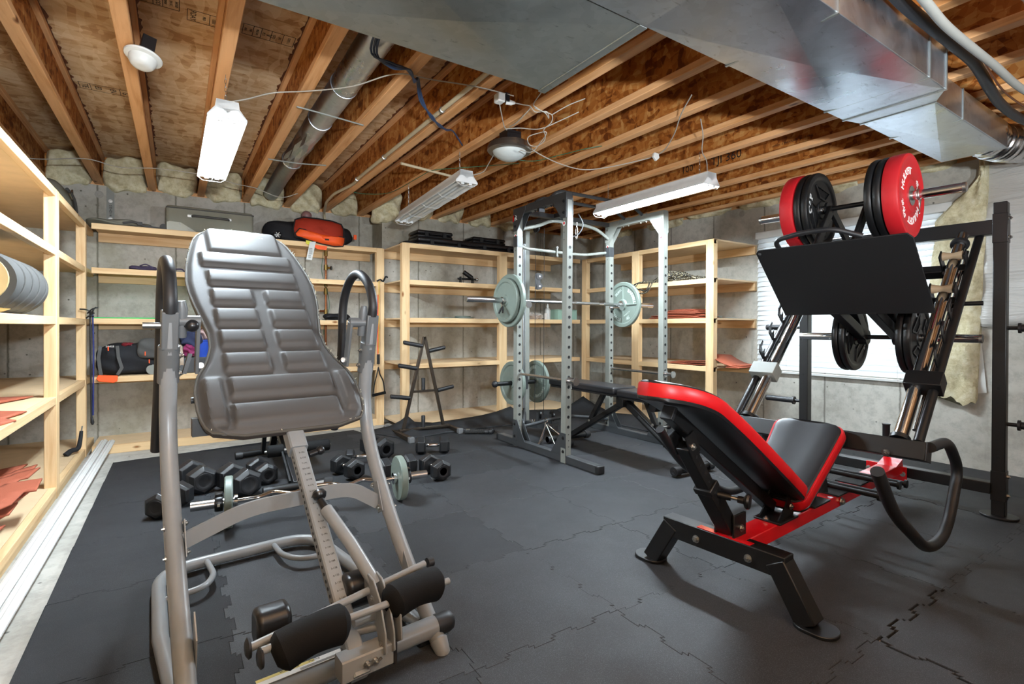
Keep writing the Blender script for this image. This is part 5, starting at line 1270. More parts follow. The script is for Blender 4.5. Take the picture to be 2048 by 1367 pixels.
for x in (XL_, XR_):
    part(MB().box((x-.031, 2.80, .001), (x+.031, 4.22, .062)), 'base_beam', 'rack_dark', bevel=.004)
    part(MB().box((x-.033, 2.785, .001), (x+.033, 2.83, .064)), 'beam_cap', 'black_rubber', bevel=.010, seg=3)
    part(MB().box((x-.033, 4.19, .001), (x+.033, 4.235, .064)), 'beam_cap', 'black_rubber', bevel=.010, seg=3)
    tb = part(MB().box((x-.030, YN-.03, TZ-.02), (x+.030, YR+.03, TZ+.045)), 'top_beam', 'rack_dark' if x == XL_ else 'rack_grey', bevel=.004)  # right beam paler: strip-light brightness and dust put into its colour
    for y, ty in ((YN, 1), (YR, -1)):
        for xo in (-.034, .030):
            g = part(MB().prism([(-ty*.031, -.165), (ty*.031, -.165), (ty*.16, .005), (ty*.16, .04), (-ty*.031, .04)], (x+xo, y, TZ), (0, 1, 0), (0, 0, 1), .004), 'top_gusset', 'rack_dark' if x == XL_ else 'rack_grey')  # right gussets take the same lit, dusty tone
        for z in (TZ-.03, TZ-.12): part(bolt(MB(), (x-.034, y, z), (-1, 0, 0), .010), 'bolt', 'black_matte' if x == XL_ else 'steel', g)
lg_ = MB().merge(text_mb('R', .062, .0012, bold=.002), axes((XL_-.0355, YR-.012, TZ-.045), (0, -1, 0), (0, 0, 1)))
part(lg_, 'logo_letter', 'white_text', smooth=False)
part(MB().prism([(.022, -.028), (.040, -.028), (.026, .028), (.008, .028)], (XL_-.0352, YR+.0, TZ-.045), (0, 1, 0), (0, 0, 1), -.0015), 'logo_bar', 'red_paint', smooth=False)
# pull-up bars across the top
for y, h_ in ((3.44, .125), (3.67, .115)):
    p = fillet([(XL_, y, TZ+.04), (XL_+.10, y, TZ+h_), (XR_-.17, y, TZ+h_), (XR_, y, TZ+.035)], .07, 6)
    part(MB().tube(p, .0155, 16), 'pull_up_bar', 'rack_dark')
    for x in (XL_, XR_):
        f = part(MB().box((x-.03, y-.05, TZ+.045), (x+.03, y+.05, TZ+.051)), 'bar_flange', 'rack_grey' if x == XR_ else 'rack_dark', bevel=.002)  # right flange coloured paler, as if lit, like its beam
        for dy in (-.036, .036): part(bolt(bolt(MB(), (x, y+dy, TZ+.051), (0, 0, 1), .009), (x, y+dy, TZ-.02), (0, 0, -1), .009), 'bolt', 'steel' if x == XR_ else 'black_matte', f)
for y in (3.33, 3.55): part(MB().box((XL_-.032, y-.012, TZ-.05), (XL_+.032, y+.012, TZ-.02)), 'u_bracket', 'black')
p = fillet([(XL_+.02, YR, 2.00), (XL_+.25, YR, 2.06), (3.02, YR, 2.125), (3.45, YR, 2.125), (3.62, YR, 2.10), (XR_-.0, YR-.01, 2.0)], .08, 6)
part(MB().tube(p, .0165, 16), 'rear_pull_up_bar', 'rack_grey')
part(MB().tube(fillet([(XL_+.02, YR+.04, 1.875), (XL_+.12, YR+.06, 1.838), (3.3, YR+.06, 1.832), (3.5, YR+.06, 1.835), (XR_-.02, YR+.03, 1.875)], .06, 5), .015, 16), 'rear_crossbar', 'rack_grey')
for x in (XL_, XR_): part(MB().box((x-.032, YR-.032, 1.83), (x+.032, YR+.032, 1.93)), 'crossbar_bracket', 'rack_dark', bevel=.002)
for x in (3.12, 3.28):
    f = part(MB().box((x-.006, YR+.03, 1.79), (x+.006, YR+.09, 1.88)), 'clamp_plate', 'rack_grey')
    for z in (1.875, 1.795): part(bolt(MB(), (x, YR+.03, z), (0, -1, 0), .009), 'bolt', 'steel', f)
part(MB().tube(fillet([(XL_+.03, YR, .165), (2.80, YR, .175), (3.05, YR+.02, .20), (3.30, YR+.02, .205), (3.55, YR, .17), (XR_-.03, YR, .13)], .08, 6), .016, 14), 'lower_crossbar', 'rack_dark')
part(MB().box((XL_, YR-.03, TZ+.0), (XR_, YR+.03, TZ+.04)), 'rear_top_beam', 'rack_dark', bevel=.003)
# safety spotter bars and J hooks
for x in (XL_, XR_):
    s_ = part(MB().cyl((x, YR+.04, .665), (x, YN-.075, .662), .0125, n=16), 'safety_bar', 'chrome_worn')
    part(MB().cyl((x, YN-.032, .662), (x, YN-.040, .662), .031, n=24), 'stop_washer', 'chrome_worn', s_)
    part(MB().cyl((x, YN-.060, .662), (x, YN-.115, .662), .015, n=18), 'bar_grip', 'chrome_worn', s_)
    part(MB().cyl((x, YN-.115, .662), (x, YN-.124, .662), .032, n=28), 'end_disc', 'chrome_worn', s_)
    part(MB().tube([(x+.01, YN-.045, .635), (x+.012, YN-.047, .60)], .004, 8), 'spring_pin', 'steel', s_)
    j = part(MB().cyl((x, YR+.01, 1.297), (x, YR-.17, 1.297), .0125, n=14), 'j_hook', 'chrome_worn')
    part(MB().cyl((x, YR-.17, 1.297), (x, YR-.178, 1.297), .032, n=26), 'end_disc', 'chrome_worn', j)
    part(MB().cyl((x, YR-.032, 1.297), (x, YR-.040, 1.297), .03, n=24), 'stop_washer', 'chrome_worn', j)
# lat tower
TX, TY = 3.06, 4.38
part(MB().box((TX-.026, TY-.026, .06), (TX+.026, TY+.026, 2.10)), 'tower_post', 'rack_grey', bevel=.003)
part(MB().box((TX-.060, TY-.03, .25), (TX-.028, TY+.03, 1.96)), 'carriage_guide', plain('bare_galvanised', '#c2c6c8', .28, .9), bevel=.002)
part(MB().cyl((TX-.044, TY-.0305, 1.93), (TX-.044, TY-.0325, 1.93), .010, n=14), 'guide_bolt', 'black_matte')
part(MB().box((TX-.03, YR, TZ), (TX+.03, TY+.03, TZ+.05)), 'top_arm', 'rack_dark', bevel=.003)
part(MB().box((TX+.14, YR+.03, 1.86), (TX+.19, YR+.08, 2.14)), 'arm_post', 'rack_grey', bevel=.003)
part(MB().prism([(0, 0), (.10, 0), (0, -.14)], (TX+.19, YR+.055, 2.14), (1, 0, 0), (0, 0, 1), .004), 'arm_gusset', 'rack_dark')
part(MB().box((TX-.03, YR-.25, TZ+.0), (TX+.03, YR, TZ+.045)), 'front_arm', 'rack_dark', bevel=.003)
part(MB().beam((TX+.0, TY, .09), (TX+.02, YR-.01, .11), .06, .06), 'tower_base', 'rack_dark', bevel=.004)
part(MB().tube(fillet([(TX-.02, TY, .26), (TX-.03, TY-.02, .10), (TX-.16, TY-.1, .02)], .08, 6), .02, 14), 'tower_foot', 'rack_dark')
def pulley(c, ax, r=.048, nm='pulley'):
    p = part(MB().lathe([(.01, -.011), (r, -.011), (r-.008, 0), (r, .011), (.01, .011)], c, ax, 28, close=True), nm, 'black_plastic')
    part(MB().cyl(Vector(c)-Vector(ax)*.018, Vector(c)+Vector(ax)*.018, .009, n=12), 'axle', 'steel', p)
    return p
pulley((3.10, 4.20, .20), (1, -.3, 0)); pulley((3.15, 4.05, .20), (1, -.3, 0), .052)
for q_ in ((3.10, 4.20), (3.15, 4.05)): part(MB().box((q_[0]-.022, q_[1]-.02, .11), (q_[0]-.014, q_[1]+.02, .22)), 'pulley_bracket', 'rack_dark')
fp = part(MB().prism(rrect(.055, .17, .027, 6), (3.075, 4.2, 1.56), (1, -.4, 0), (0, 0, 1), .012), 'floating_pulley_plate', 'black')
pulley((3.087, 4.185, 1.61), (-.4, -1, 0), .032); pulley((3.087, 4.185, 1.51), (-.4, -1, 0), .032)
pulley((3.06, 4.2, 2.10), (1, 0, 0), .045); pulley((3.06, 3.70, 2.12), (1, 0, 0), .045)
for x_, y_, z0, z1 in ((3.045, 4.2, .25, 1.5), (3.12, 4.15, .2, 1.5), (3.05, 4.2, 1.6, 2.10), (3.12, 4.15, 1.6, 2.10), (2.98, 4.3, .6, 2.08)):
    part(MB().cyl((x_, y_, z0), (x_, y_, z1), .0026, n=8), 'steel_cable', 'black_matte')
cg = part(MB().box((TX-.085, TY-.06, .45), (TX-.015, TY+.05, .60)), 'weight_carriage', 'rack_dark', bevel=.004)
part(MB().cyl((2.66, TY-.03, .52), (3.40, TY-.03, .52), .022, n=18), 'plate_peg', 'black', cg)
for x_, s_ in ((2.66, -1), (3.40, 1)): part(MB().sphere((x_, TY-.03, .52), .034, 16), 'peg_cap', 'black_rubber', cg)
for x_ in (2.985, 3.015): part(MB().tube([(x_, 4.16, .10), (x_+.01, 4.16, .13), (x_, 4.16, .16), (x_-.01, 4.16, .13)], .0035, 8, closed=True), 'chain_link', 'chrome', cg)
# sage plates on the carriage
gl_ = plate_thing('weight_plate', '', 'sage green iron plates', .222, .036, 'std')
def put(o, loc, rz, roll, label, sc=1.):
    o.location = loc; o.rotation_euler = (Matrix.Rotation(rz, 4, 'Z') @ Matrix.Rotation(roll, 4, 'X')).to_euler(); o.scale = (1, sc, sc)
    o['label'] = label; return o
put(gl_, (2.87, TY-.03, .52), 0, .4, 'sage green iron plate low on the lat tower peg, nearest the left uprights')
put(dup(gl_), (3.17, TY-.03, .52), PI, 1.2, 'sage green iron plate low on the lat tower peg, right of the cables')
# carabiners hanging from the front arm
for k, (x_, y_, lab) in enumerate(((3.03, 3.62, 'chrome carabiner hanging under the rack top, the left of the two'), (3.08, 3.60, 'chrome carabiner hanging under the rack top, the right of the two'))):
    c = thing('carabiner', lab, 'carabiner', (x_, y_, 1.96), .3+k, 'carabiners under the rack top')
    MB().tube([(.0, 0, .055), (.016, 0, .045), (.02, 0, .0), (.012, 0, -.05), (-.012, 0, -.05), (-.018, 0, .0), (-.014, 0, .045)], .005, 10, closed=True, smooth=3).build('snap_ring', 'chrome', c)
    MB().cyl((0, 0, .055), (0, 0, .10), .006, n=10).build('swivel', 'chrome', c)
st = MB().tube([(3.10, 3.60, 2.14), (3.13, 3.57, 2.04), (3.09, 3.59, 1.95), (3.02, 3.62, 1.93), (2.98, 3.62, 2.0), (3.03, 3.60, 2.08)], .006, 8, smooth=5)
tag(st.build('cable_strap', 'rack_dark'), 'dark strap looped with the carabiners under the rack top', 'strap')

# ---------------------------------------------------------------- barbell on the rack
bb_ = thing('barbell', 'chrome barbell resting across the rack hooks, loaded with sage green plates', 'barbell', (3.17, 3.785, 1.328))
MB().cyl((-.66, 0, 0), (.66, 0, 0), .0145, n=20).build('shaft', 'chrome_worn', bb_)
for a, b_ in ((-.55, -.42), (-.36, -.06), (.06, .36), (.42, .55)): MB().cyl((a, 0, 0), (b_, 0, 0), .0150, n=20).build('knurling', 'steel', bb_)
for s in (-1, 1):
    MB().lathe([(.0, 0), (.0145, 0), (.022, .01), (.022, .02)], (s*.655, 0, 0), (s, 0, 0), 20).build('inner_collar', 'chrome', bb_)
    MB().cyl((s*.665, 0, 0), (s*.682, 0, 0), .038, n=30).build('sleeve_flange', 'chrome_worn', bb_)
    MB().cyl((s*.68, 0, 0), (s*1.138, 0, 0), .0252, n=28).build('sleeve', 'chrome_worn', bb_)
    MB().cyl((s*1.138, 0, 0), (s*1.142, 0, 0), .021, n=24).build('sleeve_cap', 'steel', bb_)
put(dup(gl_), (3.17+.705, 3.785, 1.328), PI, -.25, 'sage green STANDARD BARBELL plate on the right end of the racked barbell', 1.06)
put(dup(gl_), (3.17-.705, 3.785, 1.328), PI, .9, 'larger sage green plate on the left end of the racked barbell, inner one', 1.06)
g2 = plate_thing('weight_plate', 'smaller sage green plate on the left end of the racked barbell, outer one', 'sage green iron plates', .195, .034, 'flat')
put(g2, (3.17-.745, 3.785, 1.328), 0, .9, g2['label'])
cc_ = thing('spring_collar', 'wire spring collar with black grips on the left sleeve of the racked barbell', 'barbell collar', (3.17-.785, 3.785, 1.328), 0)
MB().tube([(.0, .0, -.105+.02)]+[(.012*a/(4*PI)-.01, .0285*math.sin(a), -.0285*math.cos(a)) for a in [k*PI/8 for k in range(33)]]+[(-.02, -.05, -.085)], .0033, 8).build('coil', 'chrome', cc_)
for a, b_ in (((-.005, .0, -.06), (-.02, .02, -.115)), ((-.015, -.035, -.055), (-.04, -.075, -.11))): MB().tube([a, ((a[0]+b_[0])/2, (a[1]+b_[1])/2, (a[2]+b_[2])/2), b_], [.006, .009, .007], 10).build('grip', 'black_rubber', cc_)

# ---------------------------------------------------------------- black adjustable bench inside the rack
bn = thing('weight_bench', 'flat black adjustable weight bench standing inside and in front of the rack', 'weight bench', (3.2, 3.1, 0))
def pB(mb, name, mat, **kw): return mb.build(name, mat, bn, world=True, **kw)
def padbox(name, x0, x1, y0, y1, z0, z1, taper=0.):
    m = MB().prism([(x0+taper, y1), (x1-taper, y1), (x1, y0), (x0, y0)], (0, 0, z0), (1, 0, 0), (0, 1, 0), z1-z0)
    return pB(m, name, 'vinyl', bevel=.016, seg=4)
padbox('back_pad', 3.06, 3.34, 3.10, 4.02, .525, .585, .02)
padbox('seat_pad', 3.06, 3.34, 2.72, 3.07, .515, .575)
pB(MB().box((3.08, 3.08, .508), (3.32, 3.98, .524)), 'pad_board', 'black_plastic')
pB(MB().box((3.08, 2.74, .498), (3.32, 3.06, .514)), 'pad_board', 'black_plastic')
hub = Vector((3.2, 3.10, .455)); 
pB(MB().box((3.13, 3.06, .42), (3.27, 3.14, .51)), 'pivot_bracket', 'black', bevel=.006)
pB(MB().beam((3.2, 3.09, .46), (3.2, 2.47, .075), .05, .06), 'front_leg', 'black', bevel=.006)
pB(MB().beam((3.2, 3.11, .45), (3.2, 3.80, .055), .05, .05), 'rear_leg', 'black', bevel=.006)
pB(MB().beam((3.2, 3.36, .50), (3.2, 3.55, .21), .035, .045), 'back_strut', 'black', bevel=.004)
pB(MB().beam((3.2, 2.86, .49), (3.2, 2.76, .305), .035, .045), 'seat_strut', 'black', bevel=.004)
pB(MB().beam((3.2, 2.93, .36), (3.2, 2.52, .105), .054, .02), 'leg_ladder', 'rack_dark', bevel=.002)
for y in (2.66, 2.60): pB(MB().cyl((3.172, y, .165-(2.66-y)*.6), (3.170, y, .165-(2.66-y)*.6), .006, n=10), 'ladder_hole', 'black_matte')
pB(MB().cyl((3.23, 2.72, .30), (3.29, 2.72, .30), .010, n=12), 'pin_shaft', 'steel'); pB(MB().sphere((3.30, 2.72, .30), .025, 14), 'pin_knob', 'black_plastic')
pB(MB().cyl((3.03, 2.45, .045), (3.43, 2.42, .045), .028, n=20), 'front_foot', 'black', bevel=.002)
for x_, y_, d_ in ((3.03, 2.45, -1), (3.43, 2.42, 1)): pB(MB().lathe([(.0, .0), (.01, .002), (.012, 0), (.02, .002), (.022, 0), (.034, .0), (.036, -.05), (.0, -.05)], (x_, y_, .040), (d_, 0, 0), 24), 'foot_cap', 'black_rubber')
pB(MB().cyl((2.90, 3.80, .04), (3.42, 3.80, .04), .028, n=20), 'rear_foot', 'black')
for x_, d_ in ((2.90, -1), (3.42, 1)): pB(MB().lathe([(.0, .0), (.03, .0), (.034, -.01), (.034, -.06), (.0, -.06)], (x_, 3.80, .038), (d_, 0, 0), 24), 'foot_cap', 'black_rubber')
for p_ in ((3.168, 3.10, .455), (3.168, 3.52, .235), (3.168, 2.77, .315), (3.168, 2.52, .105)): pB(bolt(MB(), p_, (-1, 0, 0), .010), 'bolt', 'steel')
pB(MB().tube(fillet([(3.06, 2.62, .52), (3.06, 2.60, .44), (3.34, 2.60, .44)], .03, 4), .034, 16) if 0 else MB().cyl((3.06, 2.68, .475), (3.34, 2.68, .475), .035, n=20), 'leg_roller', 'foam')
# chrome V handle lying on the lower crossbar
vh = thing('row_handle', 'chrome triangle row handle leaning on the lower crossbar of the rack', 'row handle', (2.86, 3.65, 0))
def pV(mb, name, mat, **kw): return mb.build(name, mat, vh, world=True, **kw)
T_ = Vector((2.87, 3.78, .19))
for (p_, q_) in (((2.735, 3.72, .02), (2.88, 3.86, .025)), ((2.83, 3.58, .02), (3.03, 3.66, .03))):
    pV(MB().cyl(p_, q_, .014, n=14), 'grip', 'chrome_worn')
    pV(MB().cyl(p_, T_, .006, n=10), 'side_rod', 'chrome'); pV(MB().cyl(q_, T_+Vector((.02, .02, 0)), .006, n=10), 'side_rod', 'chrome')
pV(MB().prism([(-.035, 0), (.035, 0), (.02, .05), (-.02, .05)], T_-Vector((0, 0, .03)), (1, .5, 0), (0, 0, 1), .006), 'top_plate', 'chrome')
pV(MB().tube([T_+Vector((0, 0, .0)), T_+Vector((.03, .02, .025)), T_+Vector((.02, .03, .045)), T_+Vector((-.02, 0, .03))], .005, 8, closed=True, smooth=3), 'snap_ring', 'chrome')
ab = MB().cyl((2.83, 3.53, .036), (3.02, 3.60, .036), .034, n=22)
tag(ab.build('foam_roller', 'black_rubber', bevel=.004), 'short black roller lying beside the chrome triangle handle', 'roller')
# ---------------------------------------------------------------- hex dumbbells (local: handle along x, resting on a flat)
def dumbbell(size, handle, chrome=True, label='', group='black hex dumbbells'):
    """size = across the flats / 2, handle = distance between heads"""
    o = thing('dumbbell', label, 'dumbbell', (0, 0, 0), 0, group)
    R_ = size/math.cos(PI/6); w = size*1.25
    for s in (-1, 1):
        x0, x1 = s*handle/2, s*(handle/2+w)
        vs = []; ang = [PI/6+PI/3*k for k in range(6)]
        for x, k in ((x0, .78), (x0+s*w*.16, 1), (x1-s*w*.22, 1), (x1, .72)):
            vs += [(x, R_*k*math.cos(a), size+R_*k*math.sin(a)) for a in ang]
        fs = [(r*6+i, r*6+(i+1) % 6, (r+1)*6+(i+1) % 6, (r+1)*6+i) for r in range(3) for i in range(6)]+[tuple(range(6)), tuple(range(18, 24))]
        hd = MB().add(vs, fs).build('hex_head', 'hex_rubber', o, bevel=.003, seg=2)
        MB().lathe([(.0, 0), (size*.40, 0), (size*.42, .001), (size*.62, .001), (size*.63, 0)], (x1+s*.0004, 0, size), (s, 0, 0), 28).build('end_ring', 'black_rubber', hd)
        tm = MB().merge(text_mb(' CAP ', size*.36, .0006), axes((x0+s*w*.48, -R_*math.cos(PI/6)*.5-.0, size+R_*.752), (1, 0, 0), (0, .866, .5)) if 0 else axes((x0+s*w*.47, -.0, size*2+.0006), (1, 0, 0), (0, 1, 0)))
        tm.build('lettering', 'rack_grey', hd, smooth=False)
    m = MB(); h = handle/2
    m.lathe([(.011, -h), (.012, -h+.008), (.016, -h+.016), (.0125, -h+.024), (.013, -h*.6), (.0165, 0), (.013, h*.6), (.0125, h-.024), (.016, h-.016), (.012, h-.008), (.011, h)], (0, 0, size), (1, 0, 0), 20)
    m.build('handle', 'chrome', o)
    return o
M['hex_rubber'] = plain('hex_rubber', '#1c1d1f', .4)
big = dumbbell(.084, .12); mid = dumbbell(.069, .115); small = dumbbell(.056, .115)
def setdb(o, x, y, a, label, tilt=0.):
    o.location = (x, y, 0); o.rotation_euler = (0, 0, math.radians(a)); o['label'] = label; return o
setdb(big, .105, 4.02, 105, 'large black hex dumbbell farthest left and back behind the inversion table')
setdb(dup(mid), -.035, 3.62, 61, 'black hex dumbbell lying slanted across the left upright of the inversion table')
setdb(dup(big), .335, 3.79, 108, 'large black hex dumbbell just behind the left plate of the curl bar')
setdb(dup(mid), .50, 3.99, 100, 'black hex dumbbell beside the front foot of the sit-up bench, on its left')
setdb(dup(mid), 1.04, 3.77, 104, 'black hex dumbbell just right of the sit-up bench, nearest the curl bar shaft')
setdb(dup(mid), 1.345, 3.58, 6, 'black hex dumbbell half hidden behind the right plate of the curl bar')
setdb(dup(big), 1.41, 4.22, 100, 'large black hex dumbbell behind the others to the right of the inversion table')
setdb(small, 1.235, 4.06, -20, 'small black hex dumbbell half hidden between larger ones, right of the sit-up bench')
setdb(dup(mid), 1.575, 3.42, 91, 'black hex dumbbell pointing at the photographer, right of the curl bar end')
setdb(mid, 1.85, 4.06, -24, 'black hex dumbbell seen side on, alone in front of the plate tree')

# ---------------------------------------------------------------- curl bar
ez = thing('curl_bar', 'chrome zigzag curl bar on the mat behind the inversion table with one plate per side', 'barbell', (.705, 3.12, .14), math.radians(-5))
z_ = [(-.44, 0), (-.33, 0), (-.25, .035), (-.15, -.01), (-.06, .035), (.06, .035), (.15, -.01), (.25, .035), (.33, 0), (.44, 0)]
MB().tube(fillet([(a, b_*1.2, b_*.25) for a, b_ in z_], .025, 4), .0135, 16).build('bent_shaft', 'chrome', ez)
for s in (-1, 1):
    MB().cyl((s*.43, 0, 0), (s*.445, 0, 0), .036, n=26).build('sleeve_flange', 'chrome', ez)
    MB().cyl((s*.445, 0, 0), (s*.65, 0, 0), .025, n=26).build('sleeve', 'chrome_worn', ez)
    c = thing('collar_clamp', 'black plastic lock collar on the %s end of the curl bar' % ('left' if s < 0 else 'right'), 'barbell collar', (0, 0, 0), 0)
    c.location = Matrix.Translation(ez.location) @ Matrix.Rotation(math.radians(-5), 4, 'Z') @ Vector((s*.52, 0, 0)); c.rotation_euler = (0, 0, math.radians(-5))
    MB().lathe([(.0265, -.02), (.042, -.02), (.044, -.01), (.044, .012), (.042, .02), (.0265, .02)], (0, 0, 0), (1, 0, 0), 24, close=True).build('ring', 'black_plastic', c, bevel=.002)
    MB().box((-.018, -.02, .040), (.018, .025, .056)).build('lever', 'black_plastic', c, bevel=.003)
    MB().box((-.006, -.047, -.006), (.006, -.043, .008)).build('latch', 'white', c)
sg = plate_thing('weight_plate', '', 'small sage green plates on the curl bar', .138, .040, 'flat')
for o, s, lab in ((sg, -1, 'small sage green plate on the left end of the curl bar'), (dup(sg), 1, 'small sage green plate on the right end of the curl bar')):
    p = Matrix.Translation(ez.location) @ Matrix.Rotation(math.radians(-5), 4, 'Z') @ Vector((s*.473, 0, 0))
    put(o, p, math.radians(-5)+(PI if s > 0 else 0), .5, lab)
# ---------------------------------------------------------------- sit-up bench behind the inversion table
su = thing('situp_bench', 'black sit-up bench with foam rollers, mostly hidden behind the inversion table pad', 'weight bench', (.68, 4.2, 0))
def pS(mb, name, mat, **kw): return mb.build(name, mat, su, world=True, **kw)
pS(MB().cyl((.46, 3.60, .032), (.89, 3.615, .032), .028, n=22), 'front_foot', 'black'); pS(MB().cyl((.40, 4.74, .032), (.96, 4.84, .032), .026, n=22), 'rear_foot', 'black')
for p_, q_ in (((.46, 3.60, .03), (-1, 0, 0)), ((.89, 3.615, .03), (1, 0, 0)), ((.40, 4.74, .03), (-1, 0, 0)), ((.96, 4.84, .03), (1, 0, 0))): pS(MB().lathe([(0, .004), (.027, .004), (.032, 0), (.032, -.05), (0, -.05)], p_, q_, 22), 'foot_cap', 'black_rubber')
pS(MB().beam((.665, 3.615, .04), (.68, 4.72, .36), .045, .055), 'main_beam', 'black', bevel=.004)
pS(MB().beam((.68, 4.79, .04), (.68, 4.40, .46), .05, .05), 'rear_leg', 'black', bevel=.004)
pS(MB().beam((.60, 4.70, .05), (.60, 4.50, .42), .03, .05), 'leg_brace', 'black', bevel=.004)
pS(MB().prism([(-.13, 0), (.13, 0), (.13, .75), (-.13, .75)], (.68, 4.05, .40), (1, 0, 0), (0, 1, .14), .05), 'bench_pad', 'vinyl', bevel=.014, seg=3)
for a, b_ in ((.53, .64), (.72, .96)): pS(MB().tube([(a, 3.965, .205), (a+.008, 3.965, .205), (b_-.008, 3.97, .205), (b_, 3.97, .205)], [.036, .043, .043, .036], 22), 'foam_roller', 'foam')
pS(MB().cyl((.515, 3.965, .205), (.97, 3.97, .205), .010, n=12), 'roller_axle', 'steel')
pS(MB().beam((.68, 3.97, .20), (.68, 4.1, .36), .03, .04), 'roller_arm', 'black')
pS(MB().beam((.63, 3.66, .05), (.625, 3.97, .21), .012, .03), 'leg_link', 'black')
pS(MB().prism([(0, 0), (.09, 0), (.09, .016), (0, .016)], (.74, 3.583, .036), (1, .03, 0), (0, 0, 1), .0015), 'maker_label', 'white_text', smooth=False)
# ---------------------------------------------------------------- plate tree
pt = thing('plate_tree', 'empty black A-frame weight plate tree with rubber-capped feet in front of the shelving', 'plate rack', (2.12, 4.88, 0))
def pT(mb, name, mat, **kw): return mb.build(name, mat, pt, world=True, **kw)
yy = 4.88
for x0, y0, y1 in ((1.845, 4.53, 5.21), (2.43, 4.66, 5.035)):
    pT(MB().box((x0-.022, y0, .002), (x0+.022, y1, .046)), 'foot_bar', 'raw_steel', bevel=.003)
    for y_ in (y0, y1): pT(MB().box((x0-.026, y_-.025, .0), (x0+.026, y_+.025, .05)), 'foot_cap', plain('grey_cap', '#6e6f70', .6) if 'grey_cap' not in D.materials else D.materials['grey_cap'], bevel=.004)
pT(MB().box((1.86, yy-.02, .04), (2.42, yy+.02, .062)), 'base_bar', 'raw_steel', bevel=.003)
pT(MB().beam((1.905, yy, .06), (2.127, yy, .99), .03, .026, up=(0, 1, 0)), 'frame_leg', 'raw_steel', bevel=.002)
pT(MB().beam((2.345, yy, .06), (2.133, yy, .99), .03, .026, up=(0, 1, 0)), 'frame_leg', 'raw_steel', bevel=.002)
pT(MB().beam((1.99, yy, .432), (2.265, yy, .432), .022, .022), 'cross_bar', 'raw_steel', bevel=.002)
for a, b_ in (((2.105, .895), (1.905, .935)), ((2.045, .667), (1.85, .705)), ((1.97, .37), (1.768, .40)), ((2.178, .842), (2.362, .876)), ((2.28, .428), (2.462, .458))):
    pT(MB().tube([(a[0], yy, a[1]), (b_[0]+(.006 if b_[0] > a[0] else -.006)*-1, yy, b_[1]), (b_[0], yy, b_[1])], [.0215, .0215, .018], 20), 'plate_peg', 'black_rubber')
for z0, z1 in ((.445, .568), (.062, .18)): pT(MB().tube([(2.118, yy, z0), (2.118, yy, z1-.006), (2.118, yy, z1)], [.0205, .0205, .017], 20), 'upright_peg', 'black_rubber')
# triceps rope
rp_ = thing('pulldown_rope', 'black braided triceps rope with rubber ball ends lying beside the plate tree', 'rope', (2.6, 4.6, 0))
for k, (a, b_) in enumerate((((2.46, 4.63, .022), (2.66, 4.53, .022)), ((2.45, 4.60, .022), (2.62, 4.49, .022)))):
    a, b_ = Vector(a), Vector(b_); d = b_-a; sx_ = Vector((-d.y, d.x, 0)).normalized()
    for q in range(3):
        pts = [a+d*t_+sx_*.010*math.cos(t_*26+q*2.09)+Vector((0, 0, .010*math.sin(t_*26+q*2.09))) for t_ in [i/36 for i in range(37)]]
        MB().tube(pts, .0095, 8).build('rope_strand', 'rope_dark', rp_, world=True)
    e = b_+d.normalized()*.03
    MB().cyl(b_, b_+d.normalized()*.04, .024, n=18).build('end_sleeve', 'black_rubber', rp_, world=True, bevel=.003)
    MB().sphere(b_+d.normalized()*.062, .030, 18).build('end_ball', 'black_rubber', rp_, world=True)
MB().cyl((2.475, 4.622, .022), (2.515, 4.602, .022), .026, n=18).build('metal_band', 'steel', rp_, world=True)
pp = MB().add([(4.62, 3.86, .004), (4.37, 3.62, .002), (4.36, 3.44, .006), (4.60, 3.50, .012), (4.66, 3.70, .004)], [(0, 1, 2, 3, 4)])
tag(pp.build('sheet_of_paper', 'white', solid=.001), 'white sheet of paper on the floor right of the power rack', 'paper')
# ---------------------------------------------------------------- things on the shelves
M['cordura'] = plain('black_bag_fabric', '#1d1d20', .8, spec=.3, grain=.3, gscale=250)
M['orange'] = plain('orange_fabric', '#ff5a1c', .6); M['rust'] = plain('rust_red_fabric', '#a8331f', .8, spec=.3, grain=.3, gscale=200)
M['cream'] = plain('cream_fleece', '#d9bf8d', .95, spec=.1); M['greyfab'] = plain('dark_grey_fabric', '#4b4a48', .85)
M['suit'] = plain('olive_grey_suitcase', '#7f7e70', .75); M['scrap'] = plain('brick_red_flooring', '#a05238', .8, grain=.4, gscale=300)
M['scrap_back'] = plain('dark_backing', '#3c332f', .9)
def soft(lo, hi, rx=3., amp=.008, seed=1, cuts=6):
    rnd = random.Random(seed); lo, hi = Vector(lo), Vector(hi); c = (lo+hi)/2; h = (hi-lo)/2
    bm = bmesh.new(); bmesh.ops.create_cube(bm, size=2.); bmesh.ops.subdivide_edges(bm, edges=bm.edges[:], cuts=cuts, use_grid_fill=True)
    ph = [rnd.uniform(0, 6) for _ in range(4)]
    for v in bm.verts:
        q = v.co; k = (abs(q.x)**rx+abs(q.y)**rx+abs(q.z)**rx)**(1/rx); m_ = max(abs(q.x), abs(q.y), abs(q.z)); q = q*(m_/k if k else 1)
        w = amp*Vector((math.sin(q.y*5+ph[0]+q.z*4), math.sin(q.z*6+ph[1]+q.x*3), math.sin(q.x*6+ph[2]+q.y*4)))
        v.co = c+Vector((q.x*h.x, q.y*h.y, q.z*h.z))+w
        if q.z < -.6: v.co.z = max(v.co.z, lo.z)
    mb = MB().add([v.co for v in bm.verts], [[x.index for x in f.verts] for f in bm.faces]); bm.free(); return mb
def tg(name, label, cat, loc, group=None): return thing(name, label, cat, loc, 0, group)
T1 = 1.975+.001
